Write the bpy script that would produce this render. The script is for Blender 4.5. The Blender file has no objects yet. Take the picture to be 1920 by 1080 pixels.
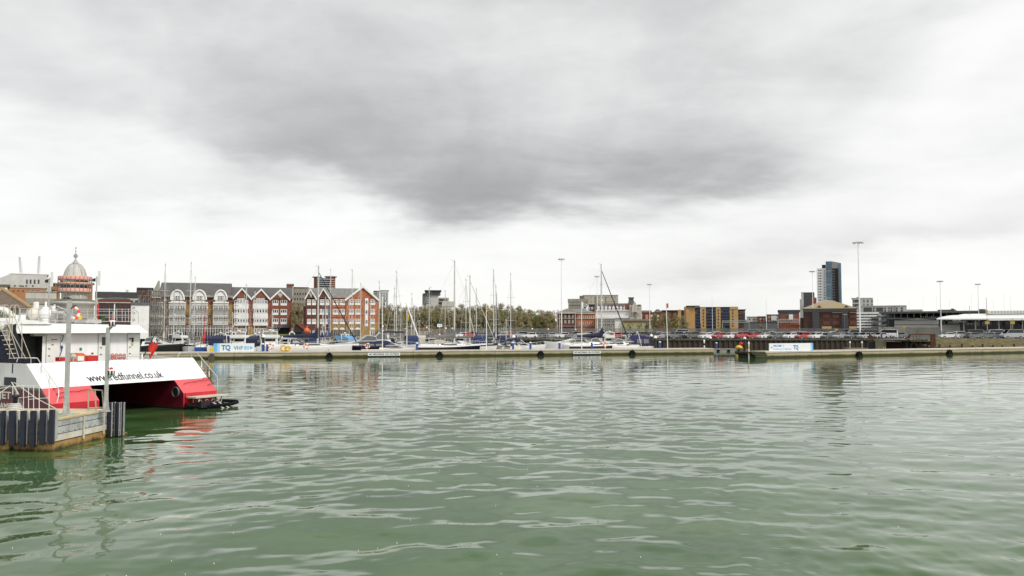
import bpy, bmesh, math, random
import numpy as np
from mathutils import Vector, Matrix, noise
R = random.Random(7)
PI = math.pi
sc = bpy.context.scene
col = sc.collection
# ------------------------------------------------------------------ camera
CH, FPX = 4.7, 1500.0
TILT = math.atan(78 / FPX)
cam = bpy.data.objects.new('camera', bpy.data.cameras.new('camera'))
col.objects.link(cam)
cam.location = (0, 0, CH)
cam.rotation_euler = (PI / 2 + TILT, 0, 0)
cam.data.sensor_width = 36
cam.data.lens = 36 * FPX / 1920
cam.data.clip_start = 0.1
cam.data.clip_end = 20000
sc.camera = cam
# ------------------------------------------------------------------ world, sun, exposure
SUN_EL, SUN_AZ = math.radians(42), math.radians(128)     # azimuth measured clockwise from +Y
w = bpy.data.worlds.new('World'); sc.world = w; w.use_nodes = True
nt = w.node_tree; N = nt.nodes; L = nt.links
for n in list(N): N.remove(n)
def nd(t, **k):
    n = N.new(t)
    for a, b in k.items(): setattr(n, a, b)
    return n
def mth(op, a, b=None, c=None, clamp=False):
    n = nd('ShaderNodeMath', operation=op); n.use_clamp = clamp
    for i, v in enumerate((a, b, c)):
        if v is None: continue
        if hasattr(v, 'links'): L.new(v, n.inputs[i])
        else: n.inputs[i].default_value = v
    return n.outputs[0]
def smooth(v, a, b):
    n = nd('ShaderNodeMapRange', interpolation_type='SMOOTHSTEP')
    L.new(v, n.inputs[0]); n.inputs[1].default_value = a; n.inputs[2].default_value = b
    return n.outputs[0]
out = nd('ShaderNodeOutputWorld'); bg = nd('ShaderNodeBackground'); bg.inputs[1].default_value = 0.1
L.new(bg.outputs[0], out.inputs[0])
sky = nd('ShaderNodeTexSky', sky_type='NISHITA'); sky.sun_disc = False
sky.sun_elevation = SUN_EL; sky.sun_rotation = SUN_AZ
tc = nd('ShaderNodeTexCoord'); sx = nd('ShaderNodeSeparateXYZ'); L.new(tc.outputs['Generated'], sx.inputs[0])
dx, dy, dz = sx.outputs
az = mth('ARCTAN2', dx, dy)                      # degrees of turn from the quay opposite
el = mth('ARCSINE', dz)
# layer of cloud at constant height: project the direction on a plane
den = mth('MAXIMUM', mth('ADD', mth('ABSOLUTE', dz), 0.16), 0.02)
cx = nd('ShaderNodeCombineXYZ'); L.new(mth('DIVIDE', dx, den), cx.inputs[0]); L.new(mth('DIVIDE', dy, den), cx.inputs[1])
def noi(scale, detail, rough, vec, off=(0, 0, 0), stretch=(1, 1, 1), dist=0.0):
    m = nd('ShaderNodeMapping'); L.new(vec, m.inputs[0]); m.inputs['Location'].default_value = off; m.inputs['Scale'].default_value = stretch
    n = nd('ShaderNodeTexNoise'); L.new(m.outputs[0], n.inputs['Vector'])
    n.inputs['Scale'].default_value = scale; n.inputs['Detail'].default_value = detail
    n.inputs['Roughness'].default_value = rough; n.inputs['Distortion'].default_value = dist
    return n.outputs[0]
n1 = noi(0.9, 5, 0.5, cx.outputs[0], (3.1, 1.7, 0), (1, 1, 1), 0.3)
n2 = noi(2.6, 6, 0.55, cx.outputs[0], (8.2, 4.4, 0), (0.8, 1.2, 1), 0.2)
n3 = noi(3.0, 5, 0.52, tc.outputs['Generated'], (1.3, 5.2, 2.2), (1, 1, 2.4), 0.3)
# the long dark bank of cloud over the quay, edges broken up by noise
a2 = mth('ADD', az, mth('MULTIPLY', mth('SUBTRACT', n3, 0.5), 0.45))
e2 = mth('ADD', el, mth('MULTIPLY', mth('SUBTRACT', n3, 0.5), 0.17))
e3 = mth('ADD', e2, mth('MULTIPLY', mth('SUBTRACT', n2, 0.5), 0.05))
def bank(ac, ec, aw, ew, k=1.0, tilt=0.0):
    da = mth('DIVIDE', mth('SUBTRACT', a2, ac), aw)
    e4 = mth('SUBTRACT', e3, mth('MULTIPLY', mth('SUBTRACT', a2, ac), tilt))
    de = mth('DIVIDE', mth('SUBTRACT', e4, ec), ew)
    r = mth('ADD', mth('MULTIPLY', da, da), mth('MULTIPLY', de, de))
    return mth('MULTIPLY', mth('EXPONENT', mth('MULTIPLY', r, -1.0)), k)
# deg -> rad helpers: frame spans az -33..33, el -20..23
rd = math.radians
# the big bank: a ragged lower edge that dips over the middle of the quay, thinning upwards
el_n = mth('ADD', e2, mth('MULTIPLY', mth('SUBTRACT', n2, 0.5), 0.055))
ad = mth('SUBTRACT', a2, rd(4))
aL = mth('MINIMUM', ad, 0.0); aR = mth('MAXIMUM', ad, 0.0)
edge = mth('ADD', mth('ADD', mth('MULTIPLY', mth('MULTIPLY', aL, aL), 0.17), mth('MULTIPLY', mth('MULTIPLY', aR, aR), 0.40)), rd(8.0))
up = mth('SUBTRACT', el_n, edge)
D = mth('MULTIPLY', smooth(up, rd(-1.6), rd(3.8)), mth('ADD', mth('MULTIPLY', mth('EXPONENT', mth('MULTIPLY', mth('MAXIMUM', up, 0.0), -1.0 / rd(5.5))), 0.70), 0.22))
D = mth('MULTIPLY', D, mth('MULTIPLY', smooth(a2, rd(-33), rd(-13)), mth('SUBTRACT', 1.0, smooth(a2, rd(13), rd(31)))))
n5 = noi(5.0, 7, 0.6, cx.outputs[0], (2.2, 9.4, 0), (0.55, 0.8, 1), 0.5)
n6 = noi(1.7, 5, 0.55, tc.outputs['Generated'], (6.3, 2.2, 5.2), (1, 1, 2.0), 0.5)
mot = mth('ADD', mth('MULTIPLY', mth('SUBTRACT', n5, 0.5), 0.8), mth('MULTIPLY', mth('SUBTRACT', n6, 0.5), 1.5))
D = mth('MULTIPLY', D, mth('ADD', 0.98, mth('MULTIPLY', mot, 0.8)))
tot = mth('ADD', mth('MULTIPLY', D, 1.0), mth('MULTIPLY', smooth(n6, 0.42, 0.70), 0.17))
for b in ((rd(5), rd(10.2), rd(9), rd(1.5), .20, 0.03), (rd(-21), rd(8.8), rd(5), rd(1.3), 0.26, 0.0), (rd(28), rd(7.0), rd(12), rd(1.3), 0.22, 0.0), (rd(33), rd(21.5), rd(6), rd(3.2), 0.34, 0.0), (rd(16), rd(5.2), rd(9), rd(0.9), 0.12, 0.0),
          (rd(-31), rd(13), rd(6), rd(6), 0.16, 0.0), (rd(0), rd(34), rd(40), rd(9), 0.22, 0.0), (rd(22), rd(10.5), rd(9), rd(1.6), 0.12, 0.0)):
    tot = mth('ADD', tot, bank(*b))
gen = mth('MULTIPLY', smooth(n1, 0.44, 0.74), 0.26)
gen = mth('MULTIPLY', gen, smooth(el, 0.02, 0.45))
tot = mth('ADD', tot, gen)
wis = mth('MULTIPLY', mth('SUBTRACT', n2, 0.5), 0.38)
wis = mth('MULTIPLY', wis, mth('ADD', 0.35, mth('MULTIPLY', smooth(el, -0.02, 0.22), 0.65)))
tot = mth('ADD', tot, wis)
wis2 = mth('MULTIPLY', mth('SUBTRACT', n3, 0.5), 0.42)
n4 = noi(9.0, 6, 0.6, tc.outputs['Generated'], (4.3, 1.2, 7.2), (1, 1, 2.2), 0.4)
wis2 = mth('ADD', wis2, mth('MULTIPLY', mth('SUBTRACT', n4, 0.5), 0.22))
tot = mth('ADD', tot, wis2)
tot = mth('MULTIPLY_ADD', tot, 1.0, 0.05, clamp=True)
ramp = nd('ShaderNodeValToRGB'); L.new(tot, ramp.inputs[0])
CB = 6.8
cr = ramp.color_ramp; cr.interpolation = 'B_SPLINE'
cr.elements[0].position = 0.0; cr.elements[0].color = (0.94, 0.94, 0.92, 1)
cr.elements[1].position = 1.0; cr.elements[1].color = (0.34, 0.338, 0.335, 1)
for p, c in ((0.2, (0.85, 0.85, 0.835)), (0.45, (0.655, 0.655, 0.65)), (0.72, (0.45, 0.448, 0.445))):
    e = cr.elements.new(p); e.color = c + (1,)
sc1 = nd('ShaderNodeVectorMath', operation='SCALE'); L.new(ramp.outputs[0], sc1.inputs[0]); sc1.inputs[3].default_value = CB
mx = nd('ShaderNodeMix', data_type='RGBA'); mx.inputs[0].default_value = 0.95
L.new(sky.outputs[0], mx.inputs[6]); L.new(sc1.outputs[0], mx.inputs[7])
L.new(mx.outputs[2], bg.inputs[0])
sun = bpy.data.objects.new('sun', bpy.data.lights.new('sun', 'SUN')); col.objects.link(sun)
sun.data.energy = 1.5; sun.data.angle = math.radians(12); sun.data.color = (1, 0.96, 0.90)
sd = Vector((math.sin(SUN_AZ) * math.cos(SUN_EL), math.cos(SUN_AZ) * math.cos(SUN_EL), math.sin(SUN_EL)))
sun.rotation_euler = sd.to_track_quat('Z', 'Y').to_euler()
sc.view_settings.view_transform = 'Standard'; sc.view_settings.look = 'None'
sc.view_settings.exposure = 0.70; sc.view_settings.gamma = 1; sc.view_settings.use_curve_mapping = False
sc.cycles.max_bounces = 6; sc.cycles.diffuse_bounces = 2; sc.cycles.glossy_bounces = 4
# ------------------------------------------------------------------ geometry of the view: pixel of the 1920 photo -> point in the place
ct, st = math.cos(TILT), math.sin(TILT)
def ray(px, py):
    a, b = (px - 960) / FPX, (540 - py) / FPX
    return Vector((a, ct - b * st, st + b * ct))
def at(px, py, Y):
    d = ray(px, py); return Vector((0, 0, CH)) + d * (Y / d.y)
def on_z(px, py, z):
    d = ray(px, py); return Vector((0, 0, CH)) + d * ((z - CH) / d.z)
def X(px, Y): return at(px, 618, Y).x
def Z(py, Y): return at(960, py, Y).z
# ------------------------------------------------------------------ materials
MATS = {}
def mat(name, c, rough=0.6, metal=0.0, var=0.12, vs=1.5, bump=0.0, bs=20.0, spec=0.5, c2=None, streak=False, alpha=None, ior=None, coat=0):
    if name in MATS: return MATS[name]
    m = bpy.data.materials.new(name); m.use_nodes = True
    t = m.node_tree; p = t.nodes['Principled BSDF']
    p.inputs['Roughness'].default_value = rough; p.inputs['Metallic'].default_value = metal
    p.inputs['Specular IOR Level'].default_value = spec
    if coat: p.inputs['Coat Weight'].default_value = coat
    tcn = t.nodes.new('ShaderNodeTexCoord'); mp = t.nodes.new('ShaderNodeMapping')
    t.links.new(tcn.outputs['Object'], mp.inputs[0])
    if streak: mp.inputs['Scale'].default_value = (1, 1, 0.12)
    nz = t.nodes.new('ShaderNodeTexNoise'); nz.inputs['Scale'].default_value = vs; nz.inputs['Detail'].default_value = 6; nz.inputs['Roughness'].default_value = 0.65
    t.links.new(mp.outputs[0], nz.inputs['Vector'])
    r = t.nodes.new('ShaderNodeValToRGB'); t.links.new(nz.outputs[0], r.inputs[0])
    r.color_ramp.elements[0].position = 0.32; r.color_ramp.elements[1].position = 0.68
    lo = tuple(max(0, x * (1 - var * 1.6)) for x in c) if c2 is None else c2
    r.color_ramp.elements[0].color = lo + (1,)
    r.color_ramp.elements[1].color = tuple(min(1, x * (1 + var * 0.5)) for x in c) + (1,)
    t.links.new(r.outputs[0], p.inputs['Base Color'])
    if bump:
        nb = t.nodes.new('ShaderNodeTexNoise'); nb.inputs['Scale'].default_value = bs; nb.inputs['Detail'].default_value = 4
        t.links.new(tcn.outputs['Object'], nb.inputs['Vector'])
        b = t.nodes.new('ShaderNodeBump'); b.inputs['Strength'].default_value = bump; b.inputs['Distance'].default_value = 0.05
        t.links.new(nb.outputs[0], b.inputs['Height']); t.links.new(b.outputs[0], p.inputs['Normal'])
    MATS[name] = m
    return m
W_ = lambda *a, **k: mat(*a, **k)
white = mat('white_gelcoat', (0.80, 0.80, 0.78), 0.28, var=0.04, coat=0.3)
whitep = mat('white_paint', (0.84, 0.84, 0.81), 0.5, var=0.07, vs=0.7)
cream = mat('cream_gelcoat', (0.66, 0.62, 0.52), 0.35, var=0.06)
ferrywhite = mat('ferry_white_paint', (0.86, 0.86, 0.85), 0.35, var=0.06, vs=1.6, streak=True)
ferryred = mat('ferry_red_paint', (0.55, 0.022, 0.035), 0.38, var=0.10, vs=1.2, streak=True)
ferryred_shade = mat('ferry_red_painted_shade', (0.12, 0.005, 0.013), 0.4, var=0.12)  # ferry red darkened: shade of port side and tunnel walls painted in
boot = mat('black_antifouling_and_shade', (0.012, 0.012, 0.013), 0.6, var=0.3)
greystripe = mat('grey_stripe_paint', (0.22, 0.20, 0.19), 0.5)
navy = mat('navy_canvas', (0.012, 0.018, 0.055), 0.8, var=0.25, vs=4)
blue = mat('blue_canvas', (0.012, 0.028, 0.10), 0.75, var=0.2, vs=4)
royal = mat('royal_blue_paint', (0.02, 0.07, 0.30), 0.45)
navyhull = mat('navy_hull', (0.006, 0.009, 0.022), 0.2, var=0.1, coat=0.4)
black = mat('black_rubber', (0.007, 0.007, 0.008), 0.9, var=0.3, vs=6, spec=.2)
darkglass = mat('dark_glass', (0.012, 0.014, 0.017), 0.08, var=0.3, vs=0.8, spec=0.7)
greyglass = mat('window_glass', (0.022, 0.025, 0.028), 0.1, var=0.5, vs=0.6, spec=0.6)
alu = mat('galvanised_steel', (0.55, 0.55, 0.52), 0.5, metal=0.35, var=0.18, vs=3)
alum = mat('mast_aluminium', (0.62, 0.61, 0.57), 0.4, metal=0.2, var=0.08)
steel = mat('stainless_steel', (0.62, 0.62, 0.60), 0.3, metal=0.6, var=0.1)
greycanvas = mat('grey_canvas', (0.18, 0.175, 0.165), 0.85, var=0.2, vs=3)
tancanvas = mat('beige_canvas', (0.52, 0.48, 0.38), 0.85, var=0.12, vs=3)
redcanvas = mat('red_canvas', (0.55, 0.03, 0.02), 0.7, var=0.15, vs=3)
orange = mat('orange_paint', (0.72, 0.13, 0.03), 0.5, var=0.12)
orangeplas = mat('orange_lifebuoy', (0.75, 0.10, 0.04), 0.5, var=0.1)
yellow = mat('yellow_paint', (0.78, 0.48, 0.03), 0.5, var=0.12)
teak = mat('teak_deck', (0.30, 0.20, 0.12), 0.7, var=0.2)
brick_o = mat('orange_red_brick', (0.47, 0.155, 0.062), 0.85, var=0.22, vs=1.2, bump=0.3, bs=8)
brick_d = mat('dark_red_brick', (0.15, 0.055, 0.036), 0.85, var=0.25, vs=1.2, bump=0.3, bs=8)
brick_m = mat('mid_red_brick', (0.26, 0.085, 0.05), 0.85, var=0.22, vs=1.0, bump=0.3, bs=8)
brick_b = mat('brown_brick', (0.085, 0.042, 0.033), 0.85, var=0.25, vs=1.0, bump=0.3, bs=8)
brick_y = mat('yellow_ochre_brick', (0.40, 0.25, 0.085), 0.85, var=0.25, vs=0.8, bump=0.3, bs=8)
brick_z = mat('ochre_facade_panel', (0.50, 0.31, 0.12), 0.7, var=0.10, vs=0.5)
slate = mat('grey_slate', (0.105, 0.10, 0.098), 0.7, var=0.18, vs=1.5, bump=0.4, bs=6)
slate_l = mat('light_grey_slate', (0.20, 0.195, 0.185), 0.75, var=0.15, vs=1.2, bump=0.3, bs=6)
stone = mat('pale_stone', (0.52, 0.49, 0.42), 0.85, var=0.15, vs=0.6, streak=True)
stone_c = mat('beige_concrete', (0.47, 0.43, 0.34), 0.85, var=0.12, vs=0.3, streak=True)
stone_g = mat('grey_stone', (0.33, 0.31, 0.26), 0.85, var=0.18, vs=0.6, streak=True)
rubble = mat('rubble_stone_wall', (0.22, 0.19, 0.15), 0.9, var=0.45, vs=2.2, bump=0.6, bs=4)
conc = mat('grey_concrete', (0.34, 0.33, 0.30), 0.85, var=0.2, vs=0.7, bump=0.3, bs=10)
conc_y = mat('stained_deck_concrete', (0.52, 0.49, 0.40), 0.85, var=0.2, vs=1.3, bump=0.3, bs=14, c2=(0.46, 0.34, 0.16))
rust = mat('rusty_steel', (0.14, 0.055, 0.028), 0.85, var=0.4, vs=2.5, bump=0.5, bs=10)
rustband = mat('rust_stained_steel', (0.46, 0.27, 0.085), 0.8, var=0.3, vs=1.6, bump=0.3, bs=10, streak=True)
timber = mat('wet_dark_timber', (0.045, 0.034, 0.024), 0.85, var=0.4, vs=3)
mudgreen = mat('weedy_bank', (0.13, 0.105, 0.03), 0.9, var=0.5, vs=0.9, bump=0.6, bs=3, c2=(0.035, 0.028, 0.016))
asphalt = mat('asphalt', (0.055, 0.055, 0.053), 0.9, var=0.2, vs=0.4)
grass = mat('grass', (0.10, 0.13, 0.03), 0.9, var=0.3, vs=1.5)
fencegrey = mat('galvanised_palisade', (0.20, 0.21, 0.205), 0.65, metal=0.2, var=0.2, vs=0.5)
darkroof = mat('dark_flat_roof', (0.05, 0.052, 0.055), 0.7, var=0.15)
bark = mat('bark', (0.085, 0.065, 0.045), 0.9, var=0.3)
leaf_a = mat('olive_spring_foliage', (0.34, 0.32, 0.11), 0.8, var=0.35, vs=0.5)
leaf_b = mat('brown_twigs', (0.36, 0.30, 0.17), 0.85, var=0.3, vs=0.5)
leaf_c = mat('fresh_green_foliage', (0.12, 0.19, 0.03), 0.8, var=0.3, vs=0.5)
leaf_d = mat('dark_green_foliage', (0.03, 0.055, 0.014), 0.8, var=0.3, vs=0.5)
leaf_p = mat('purple_foliage', (0.045, 0.015, 0.015), 0.8, var=0.3, vs=0.5)
blueglass = mat('blue_glass', (0.07, 0.17, 0.26), 0.12, var=0.4, vs=0.25, spec=0.8)
navyclad = mat('navy_cladding', (0.018, 0.028, 0.062), 0.45, var=0.3, vs=0.4)
navysteel = mat('navy_steel', (0.006, 0.009, 0.028), 0.45, var=0.2, vs=2)
greyclad = mat('pale_grey_cladding', (0.50, 0.50, 0.47), 0.6, var=0.08, vs=0.4)
dgreyclad = mat('dark_grey_cladding', (0.12, 0.125, 0.13), 0.55, var=0.12)
lead = mat('weathered_lead', (0.40, 0.40, 0.385), 0.55, var=0.2, vs=1.0, streak=True)
pinksheet = mat('pink_debris_sheeting', (0.62, 0.22, 0.16), 0.8, var=0.3, vs=0.9, c2=(0.62, 0.40, 0.33))
signwhite = mat('white_sign_panel', (0.82, 0.84, 0.85), 0.4, var=0.02)
signblue = mat('mid_blue_print', (0.055, 0.22, 0.52), 0.45, var=0.03)
signcyan = mat('light_blue_print', (0.16, 0.46, 0.80), 0.45, var=0.03)
ink = mat('black_lettering', (0.012, 0.014, 0.02), 0.5, var=0.02)
letterw = mat('white_lettering', (0.75, 0.72, 0.66), 0.5, var=0.02)
rope = mat('pale_rope', (0.62, 0.60, 0.54), 0.9, var=0.15, vs=10)
red = mat('red_paint', (0.52, 0.02, 0.02), 0.4, var=0.06)
roof_tan = mat('tan_metal_roof', (0.26, 0.22, 0.16), 0.6, var=0.15, c2=(0.29, 0.22, 0.09), vs=0.12)
roof_brown = mat('brown_tile_roof', (0.14, 0.10, 0.07), 0.8, var=0.2)
def tide(m, z0, z1, c, amp=.35):
    """weed and slime on a material below a ragged line (object z from z0 to z1)"""
    t = m.node_tree; p = t.nodes['Principled BSDF']; src = p.inputs['Base Color'].links[0].from_socket
    g = t.nodes.new('ShaderNodeTexCoord'); s = t.nodes.new('ShaderNodeSeparateXYZ'); t.links.new(g.outputs['Object'], s.inputs[0])
    n = t.nodes.new('ShaderNodeTexNoise'); n.inputs['Scale'].default_value = 3.0; n.inputs['Detail'].default_value = 6; t.links.new(g.outputs['Object'], n.inputs['Vector'])
    a = t.nodes.new('ShaderNodeMath'); a.operation = 'MULTIPLY_ADD'; t.links.new(n.outputs[0], a.inputs[0]); a.inputs[1].default_value = -amp; t.links.new(s.outputs[2], a.inputs[2])
    r = t.nodes.new('ShaderNodeMapRange'); t.links.new(a.outputs[0], r.inputs[0]); r.inputs[1].default_value = z0 - amp / 2; r.inputs[2].default_value = z1 - amp / 2
    x = t.nodes.new('ShaderNodeMix'); x.data_type = 'RGBA'; t.links.new(r.outputs[0], x.inputs[0]); x.inputs[6].default_value = c + (1,); t.links.new(src, x.inputs[7]); t.links.new(x.outputs[2], p.inputs['Base Color'])
tide(rustband, 0.0, 0.16, (0.035, 0.035, 0.012)); 
pilem = mat('navy_fender_timber', (0.007, 0.010, 0.030), 0.5, var=0.5, vs=5, c2=(0.025, 0.026, 0.035)); tide(pilem, 0.1, 0.5, (0.012, 0.013, 0.006))
tide(sheetpile, 0.2, 0.9, (0.012, 0.012, 0.006)) if 'sheetpile' in globals() else None
# ------------------------------------------------------------------ mesh builder
MESH_CACHE = {}
class MB:
    def __init__(s): s.v = []; s.f = []; s.mi = []; s.T = Matrix.Identity(4); s.m = 0; s.sm = []
    def add(s, vs, fs, m=None, smooth=False):
        b = len(s.v)
        for p in vs:
            q = s.T @ Vector(p); s.v.append((q.x, q.y, q.z))
        for f in fs:
            s.f.append(tuple(i + b for i in f)); s.mi.append(s.m if m is None else m); s.sm.append(smooth)
        return s
    def box(s, x0, x1, y0, y1, z0, z1, m=None):
        vs = [(x, y, z) for z in (z0, z1) for y in (y0, y1) for x in (x0, x1)]
        return s.add(vs, [(0, 2, 3, 1), (4, 5, 7, 6), (0, 1, 5, 4), (2, 6, 7, 3), (0, 4, 6, 2), (1, 3, 7, 5)], m)
    def prism(s, poly, y0, y1, m=None, axis='y'):
        """polygon in (x,z) pushed from y0 to y1"""
        n = len(poly)
        ar = sum(poly[i][0] * poly[(i + 1) % n][1] - poly[(i + 1) % n][0] * poly[i][1] for i in range(n))
        if ar < 0: poly = poly[::-1]
        if axis == 'y': A = [(p[0], y0, p[1]) for p in poly]; B = [(p[0], y1, p[1]) for p in poly]
        elif axis == 'x': A = [(y1, p[0], p[1]) for p in poly]; B = [(y0, p[0], p[1]) for p in poly]
        else: A = [(p[0], p[1], y1) for p in poly]; B = [(p[0], p[1], y0) for p in poly]
        fs = [tuple(range(n)), tuple(range(2 * n - 1, n - 1, -1))]
        fs += [((i + 1) % n, i, n + i, n + (i + 1) % n) for i in range(n)]
        return s.add(A + B, fs, m)
    def tube(s, p, q, r, n=6, m=None, r2=None, cap=True):
        p = Vector(p); q = Vector(q); d = q - p
        if d.length < 1e-6: return s
        d.normalize(); u = d.cross(Vector((0, 0, 1)) if abs(d.z) < 0.9 else Vector((1, 0, 0))).normalized(); v = d.cross(u)
        r2 = r if r2 is None else r2
        vs = [p + (u * math.cos(2 * PI * i / n) + v * math.sin(2 * PI * i / n)) * r for i in range(n)] + \
             [q + (u * math.cos(2 * PI * i / n) + v * math.sin(2 * PI * i / n)) * r2 for i in range(n)]
        fs = [(i, (i + 1) % n, n + (i + 1) % n, n + i) for i in range(n)]
        s.add(vs, fs, m, True)
        if cap: s.add(vs, [tuple(range(n))[::-1], tuple(range(n, 2 * n))], m)
        return s
    def path(s, pts, r, n=6, m=None):
        for a, b in zip(pts, pts[1:]): s.tube(a, b, r, n, m)
        return s
    def lathe(s, prof, n=16, m=None, c=(0, 0, 0), axis='z', ph=0.0):
        vs = []
        for r, z in prof:
            for i in range(n):
                a = 2 * PI * i / n + ph
                x, y = r * math.cos(a), r * math.sin(a)
                if axis == 'z': vs.append((c[0] + x, c[1] + y, c[2] + z))
                elif axis == 'y': vs.append((c[0] + x, c[1] + z, c[2] + y))
                else: vs.append((c[0] + z, c[1] + x, c[2] + y))
        fs = []
        for j in range(len(prof) - 1):
            for i in range(n):
                a, b = j * n + i, j * n + (i + 1) % n
                fs.append((a, b, b + n, a + n) if axis != 'y' else (a, a + n, b + n, b))
        s.add(vs, fs, m, n > 8); return s
    def sphere(s, c, r, m=None, n=10, sz=1.0):
        k = n // 2
        return s.lathe([(max(1e-4, r * math.sin(PI * j / k)), -r * sz * math.cos(PI * j / k)) for j in range(k + 1)], n, m, c)
    def torus(s, c, R_, r, m=None, n=16, k=6, axis='y', alt=None):
        vs = []; fs = []; ms = []
        for i in range(n):
            a = 2 * PI * i / n
            for j in range(k):
                b = 2 * PI * j / k
                x, y, z = (R_ + r * math.cos(b)) * math.cos(a), (R_ + r * math.cos(b)) * math.sin(a), r * math.sin(b)
                vs.append((c[0] + x, c[1] + z, c[2] + y) if axis == 'y' else ((c[0] + z, c[1] + x, c[2] + y) if axis == 'x' else (c[0] + x, c[1] + y, c[2] + z)))
        for i in range(n):
            fq = [(i * k + j, ((i + 1) % n) * k + j, ((i + 1) % n) * k + (j + 1) % k, i * k + (j + 1) % k) for j in range(k)]
            mm = m if alt is None or (i * 8 // n) % 2 == 0 else alt
            s.add(vs, [], mm) if False else None
            ms.append((fq, mm))
        b = len(s.v)
        for p in vs:
            q = s.T @ Vector(p); s.v.append((q.x, q.y, q.z))
        for fq, mm in ms:
            for f in fq: s.f.append(tuple(i + b for i in f)); s.mi.append(s.m if mm is None else mm); s.sm.append(True)
        return s
    def mesh(s, name, mats):
        me = bpy.data.meshes.new(name); me.from_pydata(s.v, [], s.f)
        for m in (mats if isinstance(mats, (list, tuple)) else [mats]): me.materials.append(m)
        me.polygons.foreach_set('material_index', s.mi); me.polygons.foreach_set('use_smooth', s.sm); me.update()
        return me
    def build(s, name, mats, parent=None, loc=None, rz=None, fix=False):
        me = s.mesh(name, mats)
        if fix:
            bm = bmesh.new(); bm.from_mesh(me); bmesh.ops.recalc_face_normals(bm, faces=bm.faces); bm.to_mesh(me); bm.free()
        return link(name, me, parent, loc, rz)
def link(name, me, parent=None, loc=None, rz=None):
    o = bpy.data.objects.new(name, me); col.objects.link(o)
    if parent is not None: o.parent = parent
    if loc is not None: o.location = loc
    if rz is not None: o.rotation_euler = (0, 0, rz)
    return o
def tag(o, label=None, cat=None, group=None, kind=None):
    if label: o['label'] = label
    if cat: o['category'] = cat
    if group: o['group'] = group
    if kind: o['kind'] = kind
    return o
def thing(name, label, cat, loc=(0, 0, 0), rz=0, group=None):
    return tag(link(name, None, None, loc, rz), label, cat, group)
def struct(o): o['kind'] = 'structure'; return o
def stuff(o): o['kind'] = 'stuff'; return o
def copy_tree(o, parent=None):
    c = o.copy(); col.objects.link(c); c.parent = parent
    for ch in list(o.children): copy_tree(ch, c)
    return c
def text(name, s, size, m, parent, M, ext=0.004, bold=0.0, width=None, align='LEFT', space=1.0):
    cu = bpy.data.curves.new(name, 'FONT'); cu.body = s; cu.size = size; cu.extrude = ext; cu.offset = bold; cu.align_x = align; cu.space_character = space
    cu.resolution_u = 3
    tmp = bpy.data.objects.new(name, cu); col.objects.link(tmp)
    bpy.context.view_layer.update()
    me = bpy.data.meshes.new_from_object(tmp.evaluated_get(bpy.context.evaluated_depsgraph_get()))
    bpy.data.objects.remove(tmp); bpy.data.curves.remove(cu)
    xs = [v.co.x for v in me.vertices]
    if width:
        x0, x1 = min(xs), max(xs)
        for v in me.vertices: v.co.x = (v.co.x - x0) * width / (x1 - x0)
    me.transform(M); me.materials.clear(); me.materials.append(m)
    return link(name, me, parent)
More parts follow.
